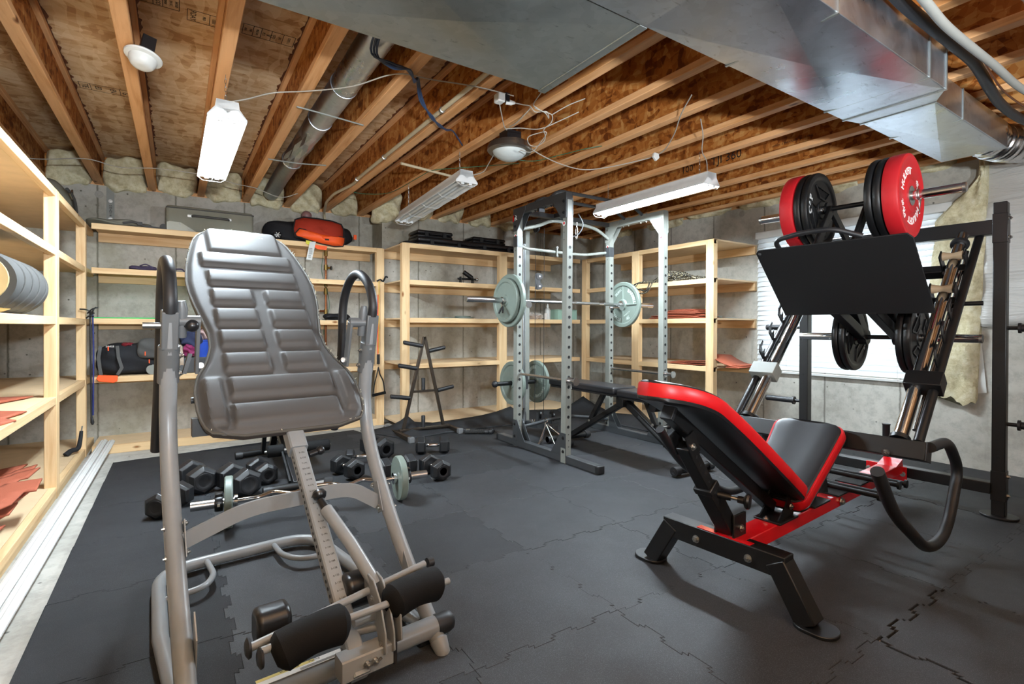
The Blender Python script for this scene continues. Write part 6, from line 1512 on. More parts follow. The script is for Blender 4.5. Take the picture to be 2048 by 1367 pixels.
# suitcase lying on the top back shelf
sc = tg('suitcase', 'grey green soft suitcase lying on its side on the top back shelf, handle outward', 'suitcase', (.28, 5.75, T1))
def pw_(o, mb, name, mat, **kw): return mb.build(name, mat, o, world=True, **kw)
pw_(sc, MB().box((-.09, 5.68, T1+.008), (.64, 6.05, T1+.245)), 'body', 'suit', bevel=.03, seg=4)
pw_(sc, MB().box((-.088, 5.676, T1+.215), (.642, 6.05, T1+.225)), 'zip_band', 'greyfab', bevel=.002)
pw_(sc, MB().tube(fillet([(.12, 5.675, T1+.155), (.13, 5.645, T1+.155), (.41, 5.645, T1+.152), (.42, 5.675, T1+.152)], .02, 4), .011, 10), 'handle', 'greyfab')
for x_ in (.10, .425): pw_(sc, MB().box((x_-.02, 5.672, T1+.143), (x_+.02, 5.68, T1+.168)), 'handle_mount', 'steel', bevel=.002)
pw_(sc, MB().prism([(-.08, .01), (.15, .01), (.12, .03), (.03, .085), (-.06, .09), (-.08, .08)], (0, 5.677, T1), (1, 0, 0), (0, 0, 1), .006), 'corner_guard', plain('guard_grey', '#a6a698', .5))
for x_, z_0 in ((.02, .07), (.09, .035)): pw_(sc, MB().sphere((x_, 5.669, T1+z_0), .007, 10), 'rivet', 'white')
pw_(sc, MB().cyl((-.105, 5.70, T1+.032), (-.105, 5.73, T1+.032), .030, n=20), 'wheel', 'greyfab')
pw_(sc, MB().cyl((.655, 5.70, T1+.04), (.68, 5.70, T1+.04), .02, n=16), 'foot_stud', 'black_plastic')
gb = tg('folded_bag', 'flat grey green cloth bag with straps at the left end of the top back shelf', 'bag', (-.42, 5.8, T1))
pw_(gb, soft((-.68, 5.66, T1), (-.20, 6.0, T1+.075), 2.2, .012, 4), 'bag_body', 'suit', subsurf=1)
pw_(gb, MB().tube([(-.40, 5.66, T1+.03), (-.32, 5.645, T1+.045), (-.25, 5.65, T1+.02), (-.17, 5.66, T1+.012), (-.11, 5.68, T1+.01)], .010, 8, smooth=4), 'strap', 'greyfab')
pw_(gb, MB().box((-.30, 5.635, T1+.02), (-.26, 5.655, T1+.05)), 'buckle', 'greyfab', bevel=.004)
g3 = tg('backpack', 'pale grey green pack with buckles on top of the left shelving, in the corner', 'bag', (-.95, 5.3, T1))
pw_(g3, soft((-1.2, 5.0, T1), (-.70, 5.85, T1+.26), 2.6, .02, 9), 'pack_body', 'suit', subsurf=1)
pw_(g3, MB().tube([(-.70, 5.1, T1+.16), (-.68, 5.25, T1+.12), (-.69, 5.45, T1+.05)], .012, 8, smooth=4), 'strap', 'greyfab')
pw_(g3, MB().tube([(-.69, 5.12, T1+.13), (-.68, 5.18, T1+.17), (-.68, 5.22, T1+.13), (-.68, 5.17, T1+.10)], .006, 8, closed=True), 'buckle', 'steel')
# black wheeled bag with orange bag
wb = tg('wheeled_bag', 'black duffel with a small white wheel on the top back shelf behind the orange bag', 'bag', (1.2, 5.8, T1))
pw_(wb, soft((.745, 5.68, T1), (1.66, 6.02, T1+.24), 3., .015, 6), 'bag_body', 'cordura', subsurf=1)
pw_(wb, MB().lathe([(0, 0), (.03, 0), (.038, -.006), (.040, -.02), (0, -.02)], (.86, 5.675, T1+.055), (0, -1, 0), 24), 'wheel', 'black_plastic')
sp_w = MB()
for k in range(6): a = PI/3*k; sp_w.beam((.86, 5.672, T1+.055), (.86+.030*math.cos(a), 5.672, T1+.055+.030*math.sin(a)), .005, .004, up=(0, 1, 0))
pw_(wb, sp_w, 'wheel_spokes', 'white')
pw_(wb, MB().box((1.63, 5.66, T1+.08), (1.66, 5.675, T1+.13)), 'orange_tab', 'orange')
ob = tg('sports_bag', 'rust red and bright orange sports bag hanging over the edge of the top back shelf', 'bag', (1.26, 5.6, T1))
def bulge(poly, y0, depth, seed=0):
    """pillow between an outline in x-z and a bulged front"""
    n = len(poly); cx = sum(p[0] for p in poly)/n; cz = sum(p[1] for p in poly)/n; vs = []; R_ = 6
    for r in range(R_+1):
        k = 1-r/R_*.98; d_ = depth*math.sqrt(max(0, 1-(k)**2.6))
        vs += [(cx+(x-cx)*k, y0-d_+.006*math.sin(9*x+7*z+r), cz+(z-cz)*k) for x, z in poly]
    fs = [(r*n+i, r*n+(i+1) % n, (r+1)*n+(i+1) % n, (r+1)*n+i) for r in range(R_) for i in range(n)]+[tuple(range(R_*n, R_*n+n)), tuple(range(n))]
    return MB().add(vs, fs)
body = [(1.02, 2.02), (1.00, 2.10), (1.02, 2.20), (1.10, 2.235), (1.25, 2.235), (1.40, 2.225), (1.49, 2.20), (1.515, 2.15), (1.515, 2.02), (1.49, 1.965), (1.40, 1.955), (1.25, 1.975), (1.12, 2.0)]
pw_(ob, bulge([(x, z) for x, z in body], 5.66, .11), 'main_panel', 'rust')
low = [(1.01, 2.05), (1.02, 2.02), (1.12, 1.995), (1.25, 1.965), (1.40, 1.945), (1.49, 1.955), (1.51, 2.0), (1.512, 2.05), (1.42, 2.055), (1.28, 2.065), (1.15, 2.09), (1.05, 2.10)]
pw_(ob, bulge(low, 5.60, .075), 'front_pocket', 'orange')
pw_(ob, MB().tube([(x, 5.575, z) for x, z in low], .006, 8, closed=True), 'pocket_piping', 'black_matte')
pw_(ob, MB().tube([(x, 5.64, z) for x, z in body], .007, 8, closed=True), 'seam_piping', 'black_matte')
pw_(ob, MB().prism([(1.17, 1.945), (1.32, 1.935), (1.31, 1.895), (1.22, 1.90), (1.18, 1.925)], (0, 5.555, 0), (1, 0, 0), (0, 0, 1), .01), 'side_flap', 'orange')
pw_(ob, MB().prism([(1.11, 1.985), (1.17, 1.975), (1.16, 1.93), (1.11, 1.95)], (0, 5.565, 0), (1, 0, 0), (0, 0, 1), .006), 'yellow_tab', plain('yellow_tab', '#d4cf3a', .6))
tgp = pw_(ob, MB().prism([(1.145, 1.97), (1.205, 1.975), (1.165, 1.78), (1.11, 1.785)], (0, 5.545, 0), (1, 0, 0), (0, 0, 1), .0015), 'luggage_tag', 'white', smooth=False)
bars = MB()
for k in range(11): bars.box((1.135, 5.5425, 1.90-.006*k), (1.17, 5.5435, 1.903-.006*k-(k % 3)*.001))
for k in range(4): bars.box((1.13, 5.5425, 1.83-.009*k), (1.155, 5.5435, 1.833-.009*k))
bars.build('tag_print', 'black_text', ob, world=True, smooth=False)
pw_(ob, MB().box((1.29, 5.515, 1.995), (1.33, 5.535, 2.01)), 'sewn_label', 'black_matte')
pk = tg('balloon', 'faint pinkish balloon on top of the pipe behind the sports bag', 'balloon', (1.19, 5.9, 2.30))
pw_(pk, MB().sphere((1.19, 5.93, 2.31), .055, 20), 'skin', plain('dusty_pink', '#8f6a68', .4))
pw_(pk, MB().cyl((1.19, 5.93, 2.26), (1.20, 5.93, 2.225), .003, n=8), 'string', 'cord')
# second back shelf
pb = tg('yoga_strap', 'purple folded strap on the second back shelf, left', 'strap', (-.2, 5.7, 1.595))
pw_(pb, soft((-.36, 5.64, 1.596), (-.16, 5.74, 1.635), 4, .004, 3, 4), 'fold', plain('purple_cloth', '#3b3148', .8))
pw_(pb, MB().tube([(-.28, 5.66, 1.635), (-.24, 5.65, 1.65), (-.20, 5.66, 1.635), (-.12, 5.67, 1.605), (.02, 5.66, 1.625), (.06, 5.66, 1.602)], .006, 8, smooth=5), 'loop', D.materials['purple_cloth'])
gs = MB().box((-.60, 5.64, 1.1605), (.45, 6.0, 1.170)); tag(gs.build('foam_sheet', plain('bright_green_foam', '#25b85a', .6)), 'thin bright green foam sheet lying on the third back shelf, left', 'foam sheet')
# fourth back shelf: duffel, bucket of clothes
df = tg('duffel_bag', 'black wheeled duffel with orange strap pad hanging over the fourth back shelf', 'bag', (-.35, 5.75, .655))
pw_(df, soft((-.605, 5.645, .657), (-.10, 6.02, .94), 3.4, .012, 12), 'bag_body', 'cordura', subsurf=1)
pw_(df, soft((-.30, 5.615, .80), (-.08, 5.68, .985), 3.4, .006, 13), 'top_pocket', 'greyfab', subsurf=1)
pw_(df, soft((-.42, 5.68, .91), (-.33, 5.80, .945), 2.5, .004, 14, 4), 'red_lining', plain('dark_red_lining', '#7a1420', .8))
for x0, x1 in ((-.555, -.555), (-.44, -.405)):
    pw_(df, MB().sweep([(x0, 5.63, .92), (x0-.01+(x1-x0)*.6, 5.60, .82), (x1, 5.585, .73), (x1-.03 if x1 > -.5 else x1+.01, 5.58, .67)], [(-.012, -.002), (.012, -.002), (.012, .002), (-.012, .002)], up=(0, 1, 0)), 'strap', 'greyfab')
pw_(df, MB().prism([(-.565, .675), (-.43, .665), (-.435, .615), (-.46, .603), (-.56, .618), (-.578, .64)], (0, 5.575, 0), (1, 0, 0), (0, 0, 1), .012), 'strap_pad', 'orange', bevel=.004)
for x_, z_ in ((-.50, .90), (-.24, .85), (-.21, .78)): pw_(df, MB().box((x_-.004, 5.605, z_-.02), (x_+.004, 5.613, z_+.015)), 'zip_pull', 'orange')
pw_(df, MB().merge(text_mb('SWISS', .022, .001), axes((-.49, 5.622, .915), (1, 0, 0), (0, 0, 1))), 'lettering', 'white_text')
pw_(df, MB().lathe([(0, 0), (.045, 0), (.05, -.03), (0, -.03)], (-.19, 5.66, .70), (0, -1, 0), 22), 'wheel', 'rack_grey')
bk = tg('laundry_bin', 'dark open bin of coloured clothes and a blue tub on the fourth back shelf', 'bin', (.15, 5.75, .655))
pw_(bk, MB().box((-.04, 5.66, .657), (.50, 6.0, .80)), 'bin', 'rack_dark', bevel=.006)
tb_ = tg('blue_tub', 'royal blue plastic tub seen between frame and pad of the inversion table', 'tub', (.20, 5.8, .80))
pw_(tb_, MB().lathe([(.06, 0), (.075, .15), (.082, .155), (.082, .165), (.07, .165), (.065, .15), (.055, .01), (0, .01)], (.20, 5.76, .80), (0, 0, 1), 28), 'tub_wall', plain('royal_blue_plastic', '#2a4fb8', .35))
for k, (c, r, mt, lab) in enumerate((((.11, 5.70, .97), (.09, .06, .085), plain('navy_cloth', '#2c3350', .9), 'navy blue garment heaped in the bin'), ((.24, 5.74, 1.02), (.07, .06, .06), plain('pale_pink_cloth', '#d8b8b6', .9), 'pale pink garment on top of the blue tub'),
        ((.10, 5.66, .87), (.05, .03, .06), plain('magenta_print', '#8c2a5c', .8), 'magenta patterned garment over the bin edge'), ((.0, 5.66, .80), (.045, .04, .12), plain('cream_cloth', '#cdb9a4', .9), 'cream and pink garment hanging over the left bin edge'))):
    tag(soft((c[0]-r[0], c[1]-r[1], c[2]-r[2]), (c[0]+r[0], c[1]+r[1], c[2]+r[2]), 2.3, .016, 30+k, 5).build('garment', mt, subsurf=1), lab, 'clothes')
# cap on the third back shelf
cp = tg('cap', 'black cloth cap lying on the third back shelf beside the copper pipe', 'cap', (1.47, 5.75, 1.16))
pw_(cp, soft((1.33, 5.68, 1.163), (1.62, 5.86, 1.235), 2.2, .01, 40), 'crown', 'cordura', subsurf=1)
pw_(cp, MB().prism([(-.07, 0), (.07, 0), (.05, .07), (0, .09), (-.05, .07)], (1.37, 5.69, 1.172), (1, 0, 0), (0, -1, 0), .006), 'brim', 'cordura')
# copper pipe with valves
M['copper'] = D.materials['copper']; M['brass'] = plain('brass', '#8d7440', .4, .8)
cu = tg('water_main', 'copper pipe with brass valves rising behind the back shelving', 'pipe', (1.41, 6.05, 0))
cx, cy = 1.425, 6.055
def pC(mb, name, mat): return mb.build(name, mat, cu, world=True)
pC(MB().cyl((cx, cy, .3), (cx, cy, 1.96), .0125, n=16), 'pipe', 'copper')
for z0, z1, r in ((1.90, 1.97, .02), (1.74, 1.80, .021), (1.46, 1.53, .021), (1.55, 1.585, .018), (1.235, 1.29, .019)): pC(MB().cyl((cx, cy, z0), (cx, cy, z1), r, n=16), 'fitting', 'brass')
pC(MB().cyl((cx, cy, 1.27), (cx-.10, cy-.02, 1.27), .0125, n=14), 'branch_pipe', 'copper'); pC(MB().cyl((cx-.10, cy-.02, 1.27), (cx-.125, cy-.02, 1.27), .017, n=14), 'branch_cap', 'brass')
pC(MB().cyl((cx, cy, 1.765), (cx+.045, cy-.03, 1.765), .012, n=12), 'valve_stem', 'brass'); pC(MB().lathe([(0, 0), (.022, .002), (.022, .014), (0, .016)], (cx+.045, cy-.03, 1.765), (.8, -.5, 0), 16), 'valve_handle', 'black_plastic')
pC(MB().tube([(cx-.03, cy-.02, 1.95), (cx-.05, cy-.02, 1.75), (cx-.025, cy-.03, 1.6), (cx+.02, cy-.03, 1.45), (cx+.03, cy-.03, 1.3), (cx-.02, cy-.03, 1.15), (cx-.03, cy-.03, 1.0)], .0028, 6, smooth=5), 'ground_wire', 'green')
# resistance bands on the posts
b1 = tg('resistance_band', 'yellow and red elastic exercise cord with black foot handle tied to a shelf post', 'exercise band', (1.88, 5.57, 1.0))
def pb1(mb, n_, m_): return mb.build(n_, m_, b1, world=True)
M['bandred'] = plain('red_band', '#e0442a', .4); M['bandyel'] = plain('yellow_band', '#d9b02c', .4)
pb1(MB().tube([(1.885, 5.575, 1.60), (1.886, 5.572, 1.35), (1.882, 5.57, .80)], .0045, 8), 'yellow_cord', 'bandyel')
pb1(MB().tube([(1.875, 5.575, 1.45), (1.872, 5.572, 1.25), (1.872, 5.57, .78)], .0055, 8), 'red_cord', 'bandred')
pb1(MB().box((1.862, 5.562, .675), (1.892, 5.576, .785)), 'sleeve', 'black_matte'); pb1(MB().tube([(1.877, 5.568, .675), (1.884, 5.568, .66), (1.877, 5.568, .64), (1.870, 5.568, .66)], .003, 8, closed=True), 'clip', 'chrome')
pb1(MB().tube([(1.877, 5.568, .64), (1.86, 5.566, .56), (1.830, 5.56, .45), (1.812, 5.555, .345)], .007, 8, smooth=4, sx=.4), 'strap', 'black_matte'); pb1(MB().tube([(1.877, 5.568, .64), (1.895, 5.566, .56), (1.93, 5.56, .48), (1.945, 5.555, .36)], .007, 8, smooth=4, sx=.4), 'strap', 'black_matte')
pb1(MB().cyl((1.805, 5.555, .33), (1.955, 5.555, .355), .0165, n=16), 'handle', 'foam')
kn_ = MB().tube([(1.86, 5.575, 1.60), (1.90, 5.57, 1.62), (1.93, 5.565, 1.60), (1.96, 5.57, 1.655), (1.985, 5.58, 1.65)], [.008, .014, .02, .022, .01], 10, smooth=3)
tag(kn_.build('cloth_knot', 'cordura'), 'small black knotted cloth clipped to the shelf post above the red and yellow cord', 'cloth')
b2 = tg('resistance_band', 'dark blue and black elastic exercise cords hanging from the left corner post', 'exercise band', (-.605, 5.53, .8))
def pb2(mb, n_, m_): return mb.build(n_, m_, b2, world=True)
pb2(MB().tube([(-.598, 5.545, 1.21), (-.592, 5.54, .9), (-.596, 5.54, .34)], .006, 8), 'blue_cord', plain('navy_band', '#2b3470', .4))
pb2(MB().tube([(-.614, 5.545, 1.21), (-.612, 5.54, .9), (-.606, 5.54, .30)], .007, 8), 'black_cord', 'black_rubber')
pb2(MB().tube([(-.606, 5.54, .33), (-.600, 5.535, .28), (-.598, 5.535, .26)], [.008, .014, .006], 10), 'handle_end', 'black_rubber')
for a, b_ in (((-.68, 5.54, 1.235), (-.585, 5.535, 1.20)), ((-.63, 5.53, 1.20), (-.56, 5.52, 1.25)), ((-.64, 5.54, 1.16), (-.59, 5.535, 1.175)), ((-.60, 5.52, 1.19), (-.575, 5.52, 1.25))): pb2(MB().tube([a, ((a[0]+b_[0])/2, a[1]-.02, (a[2]+b_[2])/2+.012), b_], .006, 8, smooth=4), 'knot_loop', 'black_rubber')
bo = tg('strap_handle', 'black strap and handle dropped on the bottom shelf by the left corner post', 'strap', (-.70, 5.36, .065))
bo_m = MB().tube([(-.74, 5.30, .07), (-.71, 5.33, .095), (-.675, 5.38, .10), (-.665, 5.42, .16), (-.66, 5.44, .23)], [.022, .03, .026, .020, .012], 10, smooth=4); bo_m.build('strap', 'cordura', bo, world=True)
MB().tube([(-.66, 5.44, .23), (-.655, 5.45, .27)], .005, 8).build('hook', 'steel', bo, world=True)
# rolled pads on the left shelving
rl = tg('sleeping_pad', 'rolled sleeping pad, cream fleece inside and dark grey outside, on the left shelving', 'sleeping pad', (-.9, 3.4, 1.155))
n_ = 90; sec = []
rc = Vector((-.80, 0, 1.155+.155))
vs_o, vs_i = [], []
sv = []
for i in range(n_+1):
    t = i/n_; a = -t*2*PI*2.6-.9; r = .05+.110*t
    sv.append((rc.x+r*math.cos(a)*1.05, rc.z+r*math.sin(a)))
def spiral(y0, y1, r_in, th, mat, nm, shrink=0.):
    m = MB(); A_, B_ = [], []
    for i in range(n_+1):
        t = i/n_; a = t*2*PI*2.5+2.2; r = r_in+(.130-r_in)*t
        A_.append((rc.x+r*math.cos(a)*1.12, rc.z+r*math.sin(a))); B_.append((rc.x+(r+th)*math.cos(a)*1.12, rc.z+(r+th)*math.sin(a)))
    poly = A_+B_[::-1]; n2 = len(poly)
    v = [(x, y0, z) for x, z in poly]+[(x, y1, z) for x, z in poly]
    f = [(i, (i+1) % n2, n2+(i+1) % n2, n2+i) for i in range(n2)]
    k = n_+1
    for b0 in (0, n2):
        for i in range(n_): f.append((b0+i, b0+i+1, b0+n2-2-i, b0+n2-1-i))
    return m.add(v, f).build(nm, mat, rl, world=True)
MB().lathe([(.149, 3.30), (.156, 3.32), (.156, 3.96), (.149, 3.98), (.0, 3.98)], (0, 0, 0), (0, 1, 0), 40).xf(Matrix.Translation((rc.x, 0, rc.z)) @ Matrix.Diagonal((1.12, 1, 1, 1))).build('rolled_body', 'greyfab', rl, world=True)
spiral(3.28, 3.5, .03, .030, 'cream', 'fleece_layer'); spiral(3.295, 3.5, .058, .010, 'greyfab', 'outer_cover')
for k in range(4):
    y = 3.40+.16*k
    MB().tube([(rc.x+.160*math.cos(a)*1.10, y+.03*math.sin(a*2), rc.z-.002+.148*math.sin(a)) for a in [2*PI*q/40 for q in range(40)]], .007, 8, closed=True).build('fold_edge', 'greyfab', rl, world=True)
# reddish flooring scraps
def scrap(label, pts, z, th=.008, curl=0., tilt=(0, 0)):
    n = len(pts); cx_ = sum(p[0] for p in pts)/n; cy_ = sum(p[1] for p in pts)/n
    bm = bmesh.new(); f = bm.faces.new([bm.verts.new((p[0], p[1], 0)) for p in pts])
    bmesh.ops.triangulate(bm, faces=[f]); bmesh.ops.subdivide_edges(bm, edges=bm.edges[:], cuts=4, use_grid_fill=True)
    for v in bm.verts:
        d_ = Vector((v.co.x-cx_, v.co.y-cy_)); v.co.z = z+curl*d_.length_squared+d_.x*tilt[0]+d_.y*tilt[1]
    mb = MB().add([v.co for v in bm.verts], [[q.index for q in fc.verts] for fc in bm.faces]); bm.free()
    return tag(mb.build('flooring_scrap', 'scrap', solid=th), label, 'flooring scrap', 'reddish flooring offcuts')
scrap('pointed reddish flooring offcut on the fourth left shelf, uppermost and deepest', [(-.76, 4.34), (-.95, 4.38), (-1.05, 3.9), (-.92, 3.95)], .650)
scrap('pointed reddish flooring offcut on the fourth left shelf, its tip over the front rail', [(-.655, 3.60), (-.78, 3.68), (-1.0, 3.3), (-.80, 3.2), (-.70, 3.38)], .650)
scrap('reddish flooring offcut hanging lowest over the front rail of the fourth left shelf', [(-.645, 3.34), (-.72, 3.42), (-.9, 3.0), (-.74, 2.95)], .652, tilt=(-.1, .0))
rnd = random.Random(11)
nm = ['on top, its tip over the front rail', 'just under the top, tip farther back', 'third from the top, jagged and farther back', 'deepest of those with tips at the back', 'with tip nearer the photographer, uppermost', 'with tip nearer the photographer, second', 'with tip nearer the photographer, third', 'with tip nearer the photographer, fourth', 'lowest and nearest the photographer']
for k in range(9):
    tip = Vector(((-.625, -.69, -.73, -.80, -.66, -.69, -.72, -.70, -.74)[k], (3.78, 4.12, 4.28, 4.42, 3.70, 3.60, 3.50, 3.42, 3.34)[k])); z = (.235, .215, .20, .185, .20, .17, .14, .115, .09)[k]
    d_ = Vector((-.55+.1*(k % 3), -.83)).normalized(); n2 = Vector((-d_.y, d_.x)); w_ = (.30, .16, .14, .18, .16, .18, .14, .16, .2)[k]
    pts = [tip, tip+d_*.12-n2*w_*.30, tip+d_*.16-n2*w_*.25, tip+d_*.30-n2*w_*.62, tip+d_*.85-n2*w_*.5, tip+d_*1.0, tip+d_*.8+n2*w_*.5, tip+d_*.34+n2*w_*.55, tip+d_*.2+n2*w_*.30, tip+d_*.17+n2*w_*.42]
    scrap('reddish flooring offcut in the bottom left heap, '+nm[k], [(max(-1.3, p.x), p.y) for p in pts], z, th=.009, curl=-.05 if k else -.12, tilt=(0, .10 if k < 4 else .05))
# right shelving: stacks of the same flooring
for k in range(11):
    y0, y1 = 3.26+rnd.uniform(-.03, .06)+.01*k, 4.14-rnd.uniform(0, .04)-.035*k+.03*(k % 2)
    x0 = 4.46+rnd.uniform(.0, .03)
    pts = [(x0, y0), (x0+.3, y0+.02), (x0+.42, y1-.1), (x0+.22, y1+.02), (x0+.12, y1-.04), (x0+.03, y1-.10-.05*(k % 3))]
    scrap('reddish flooring sheet in the stack on the third right shelf, layer %s' % ['resting on the board', 'second from the board', 'third from the board', 'fourth from the board', 'fifth from the board', 'in the middle', 'fifth from the top', 'fourth from the top', 'third from the top', 'second from the top', 'on the very top'][k], pts, 1.194+.0095*k, th=.007, curl=-.05-.006*k+.0*k)
for k in range(3): scrap('reddish flooring offcut low on the fourth right shelf, left of the front post, %s' % ['bottom', 'middle', 'top'][k], [(4.46, 3.28+.03*k), (4.7, 3.3), (4.6, 3.75-.05*k), (4.48, 3.72-.06*k)], .710+.013*k, th=.006, curl=.1, tilt=(0, -.03*k))
ws = MB(); m_ = 12; vs = []
for i in range(m_+1):
    t = i/m_; y = 3.20-.36*t; z = .712+.115*(1-t)**2.2
    vs += [(4.48, y, z), (4.86, y, z-.02*(1-t))]
tag(ws.add(vs, [(2*i, 2*i+1, 2*i+3, 2*i+2) for i in range(m_)]).build('flooring_scrap', ['scrap', 'scrap_back'], solid=.008), 'curled reddish flooring sheet with raised edge on the end of the fourth right shelf', 'flooring scrap', 'reddish flooring offcuts')
for k in range(3): scrap('flat reddish flooring offcut on the end of the fourth right shelf, %s' % ['bottom', 'middle', 'top'][k], [(4.47+.02*k, 3.0), (4.85, 3.02), (4.8, 2.84), (4.47+.03*k, 2.86)], .707+.010*k, th=.006)
# right shelving end cap boards (open end, past the post)
for k, z in enumerate(HR[:4]):
    pass
# small plates lying flat
def disc(x, y, z, r, h, lab, mat='green_iron'):
    o = tg('small_weight_plate', lab, 'weight plate', (x, y, z), 'small plates lying on shelves')
    MB().lathe([(.014, 0), (r-.004, 0), (r, .003), (r, h-.003), (r-.004, h), (r*.8, h), (r*.76, h-.003), (.03, h-.003), (.026, h), (.014, h)], (0, 0, 0), (0, 0, 1), 36, close=True).build('disc', mat, o); return o
disc(2.60, 5.30, 1.189, .10, .010, 'thin small grey green plate on the third shelf behind the plate tree, the left one')
disc(2.82, 5.30, 1.189, .11, .016, 'small grey green plate behind the plate tree, bottom of the shelf pair')
disc(2.80, 5.31, 1.206, .095, .014, 'small grey green plate behind the plate tree, top of the shelf pair')
disc(4.85, 3.40, 1.189, .09, .016, 'small grey plate at the end of the third right shelf, bottom of the stack', 'rack_grey')
disc(4.86, 3.40, 1.206, .085, .014, 'small grey plate at the end of the third right shelf, top of the stack', 'rack_grey')
disc(4.85, 3.19, 1.189, .06, .012, 'very small grey plate nearest the open end of the third right shelf', 'rack_grey')
# tool cases on top
def case(nm, lab, x0, x1, y0, y1, z0, z1, bev=.02):
    o = tg(nm, lab, 'case', ((x0+x1)/2, (y0+y1)/2, z0)); zm = (z0+z1)/2
    pw_(o, MB().box((x0, y0, z0+.002), (x1, y1, zm-.002)), 'lower_shell', 'black_plastic', bevel=bev, seg=3); pw_(o, MB().box((x0, y0, zm+.001), (x1, y1, z1)), 'upper_shell', 'black_plastic', bevel=bev, seg=3)
    n = max(2, int((x1-x0)/.3))
    for k in range(n): x = x0+(x1-x0)*(k+.5)/n; pw_(o, MB().box((x-.022, y0-.010, zm-.028), (x+.022, y0+.004, zm+.028)), 'latch', 'black_matte', bevel=.003)
    pw_(o, MB().tube(fillet([((x0+x1)/2-.07, y0-.004, zm), ((x0+x1)/2-.06, y0-.03, zm), ((x0+x1)/2+.06, y0-.03, zm), ((x0+x1)/2+.07, y0-.004, zm)], .02, 3), .008, 8), 'handle', 'black_rubber')
    return o
case('rifle_case', 'long black hard case on top of the shelving behind the plate tree', 2.20, 3.55, 5.22, 5.55, 1.98, 2.085)
case('tool_case', 'small black hard case on the left end of the long black case', 2.22, 2.66, 5.28, 5.52, 2.086, 2.175)
case('tool_case', 'small black hard case on the right end of the long black case', 2.92, 3.38, 5.28, 5.52, 2.086, 2.165)
sb_ = tg('soft_case', 'low soft black bag at the left end of the top shelf beside the cases', 'bag', (2.15, 5.35, 1.98)); pw_(sb_, soft((2.08, 5.28, 1.98), (2.26, 5.6, 2.05), 2.4, .006, 60), 'bag_body', 'cordura', subsurf=1)
# landmine attachment on second shelf
lm_ = tg('landmine_attachment', 'black steel swivel attachment with tube on the second shelf above the plate tree', 'exercise attachment', (2.85, 5.3, 1.59))
pw_(lm_, MB().box((2.74, 5.26, 1.592), (2.94, 5.34, 1.60)), 'base_plate', 'black', bevel=.002)
for x_ in (2.76, 2.92): pw_(lm_, MB().prism([(-.03, 0), (.03, 0), (.02, .08), (-.02, .08)], (x_, 5.30, 1.60), (0, 1, 0), (0, 0, 1), .008), 'lug', 'black')
pw_(lm_, MB().cyl((2.73, 5.30, 1.655), (2.975, 5.30, 1.655), .012, n=12), 'pin', 'black'); pw_(lm_, MB().cyl((2.80, 5.29, 1.735), (2.90, 5.27, 1.67), .026, n=18), 'tube', 'black'); pw_(lm_, MB().sphere((2.985, 5.30, 1.655), .02, 12), 'pin_end', 'steel')
# bottle, box, plastic bag on the corner shelf
zz_ = 1.189
bt = tg('squeeze_bottle', 'white squeeze bottle with pointed tip on the corner shelf behind the barbell', 'bottle', (4.06, 5.32, zz_))
MB().lathe([(0, 0), (.034, 0), (.036, .006), (.036, .125), (.028, .145), (.016, .152), (.016, .165), (0, .165)], (0, 0, 0), n=28).build('body', 'white', bt); MB().lathe([(.016, .160), (.017, .175), (.005, .205), (.003, .225), (0, .226)], (0, 0, 0), n=18).build('nozzle', 'white', bt)
mt_ = tg('mint_box', 'pale mint green box on the corner shelf, partly behind a rack upright', 'box', (4.36, 5.32, zz_))
pw_(mt_, MB().box((4.20, 5.27, zz_), (4.52, 5.46, zz_+.135)), 'box_body', plain('mint_card', '#a5c9b8', .6), bevel=.004); pw_(mt_, MB().box((4.198, 5.268, zz_+.125), (4.522, 5.462, zz_+.138)), 'lid', D.materials['mint_card'], bevel=.003)
m_c, nt, b = nodes('clear_plastic_film'); b.inputs['Base Color'].default_value = (.9, .85, .78, 1); b.inputs['Alpha'].default_value = .35; b.inputs['Roughness'].default_value = .12
pl_ = tg('plastic_bag', 'clear crinkled plastic bag of hardware on the corner shelf left of the white bottle', 'bag', (3.86, 5.33, zz_))
pw_(pl_, soft((3.75, 5.27, zz_), (3.99, 5.42, zz_+.085), 2.2, .014, 70, 5), 'film', m_c, smooth=False); pw_(pl_, soft((3.80, 5.30, zz_+.001), (3.97, 5.40, zz_+.055), 2.5, .01, 71, 4), 'contents', plain('tan_hardware', '#a8805c', .6))
cyl_ = tg('clear_jar', 'small clear plastic jar beside the white squeeze bottle', 'jar', (3.985, 5.26, zz_)); MB().lathe([(0, 0), (.022, 0), (.024, .07), (.020, .085), (0, .085)], (0, 0, 0), n=20).build('jar_body', m_c, cyl_)
# tangled climbing rope on the second right shelf
rp2 = tg('climbing_rope', 'tangled black and tan flecked rope spilling off the second right shelf', 'rope', (4.7, 3.75, 1.59))
m_r, nt, b = nodes('flecked_rope'); w_ = N(nt, 'ShaderNodeTexWave', wave_type='BANDS'); w_.inputs['Scale'].default_value = 26; w_.inputs['Distortion'].default_value = 3
L(nt, coords(nt), w_.inputs[0]); L(nt, ramp(nt, w_.outputs['Fac'], [(.72, rgb('#201f1e')), (.8, rgb('#b5aa8c'))]), b.inputs['Base Color']); b.inputs['Roughness'].default_value = .9
rnd = random.Random(21)
for s_ in range(7):
    pts = []; a = rnd.uniform(0, 6)
    cy0 = 3.72+rnd.uniform(-.16, .16)
    for k in range(16):
        a += rnd.uniform(.5, 1.1); r = rnd.uniform(.07, .2)
        y_ = cy0+r*math.cos(a)*1.25; pts.append((4.72+r*math.sin(a)*.9, y_, 1.605+max(0, .13-abs(y_-3.78)*.32)*rnd.uniform(.1, 1.)))
    MB().tube(pts, .0075, 7, smooth=5).build('rope_coil', m_r, rp2, world=True)
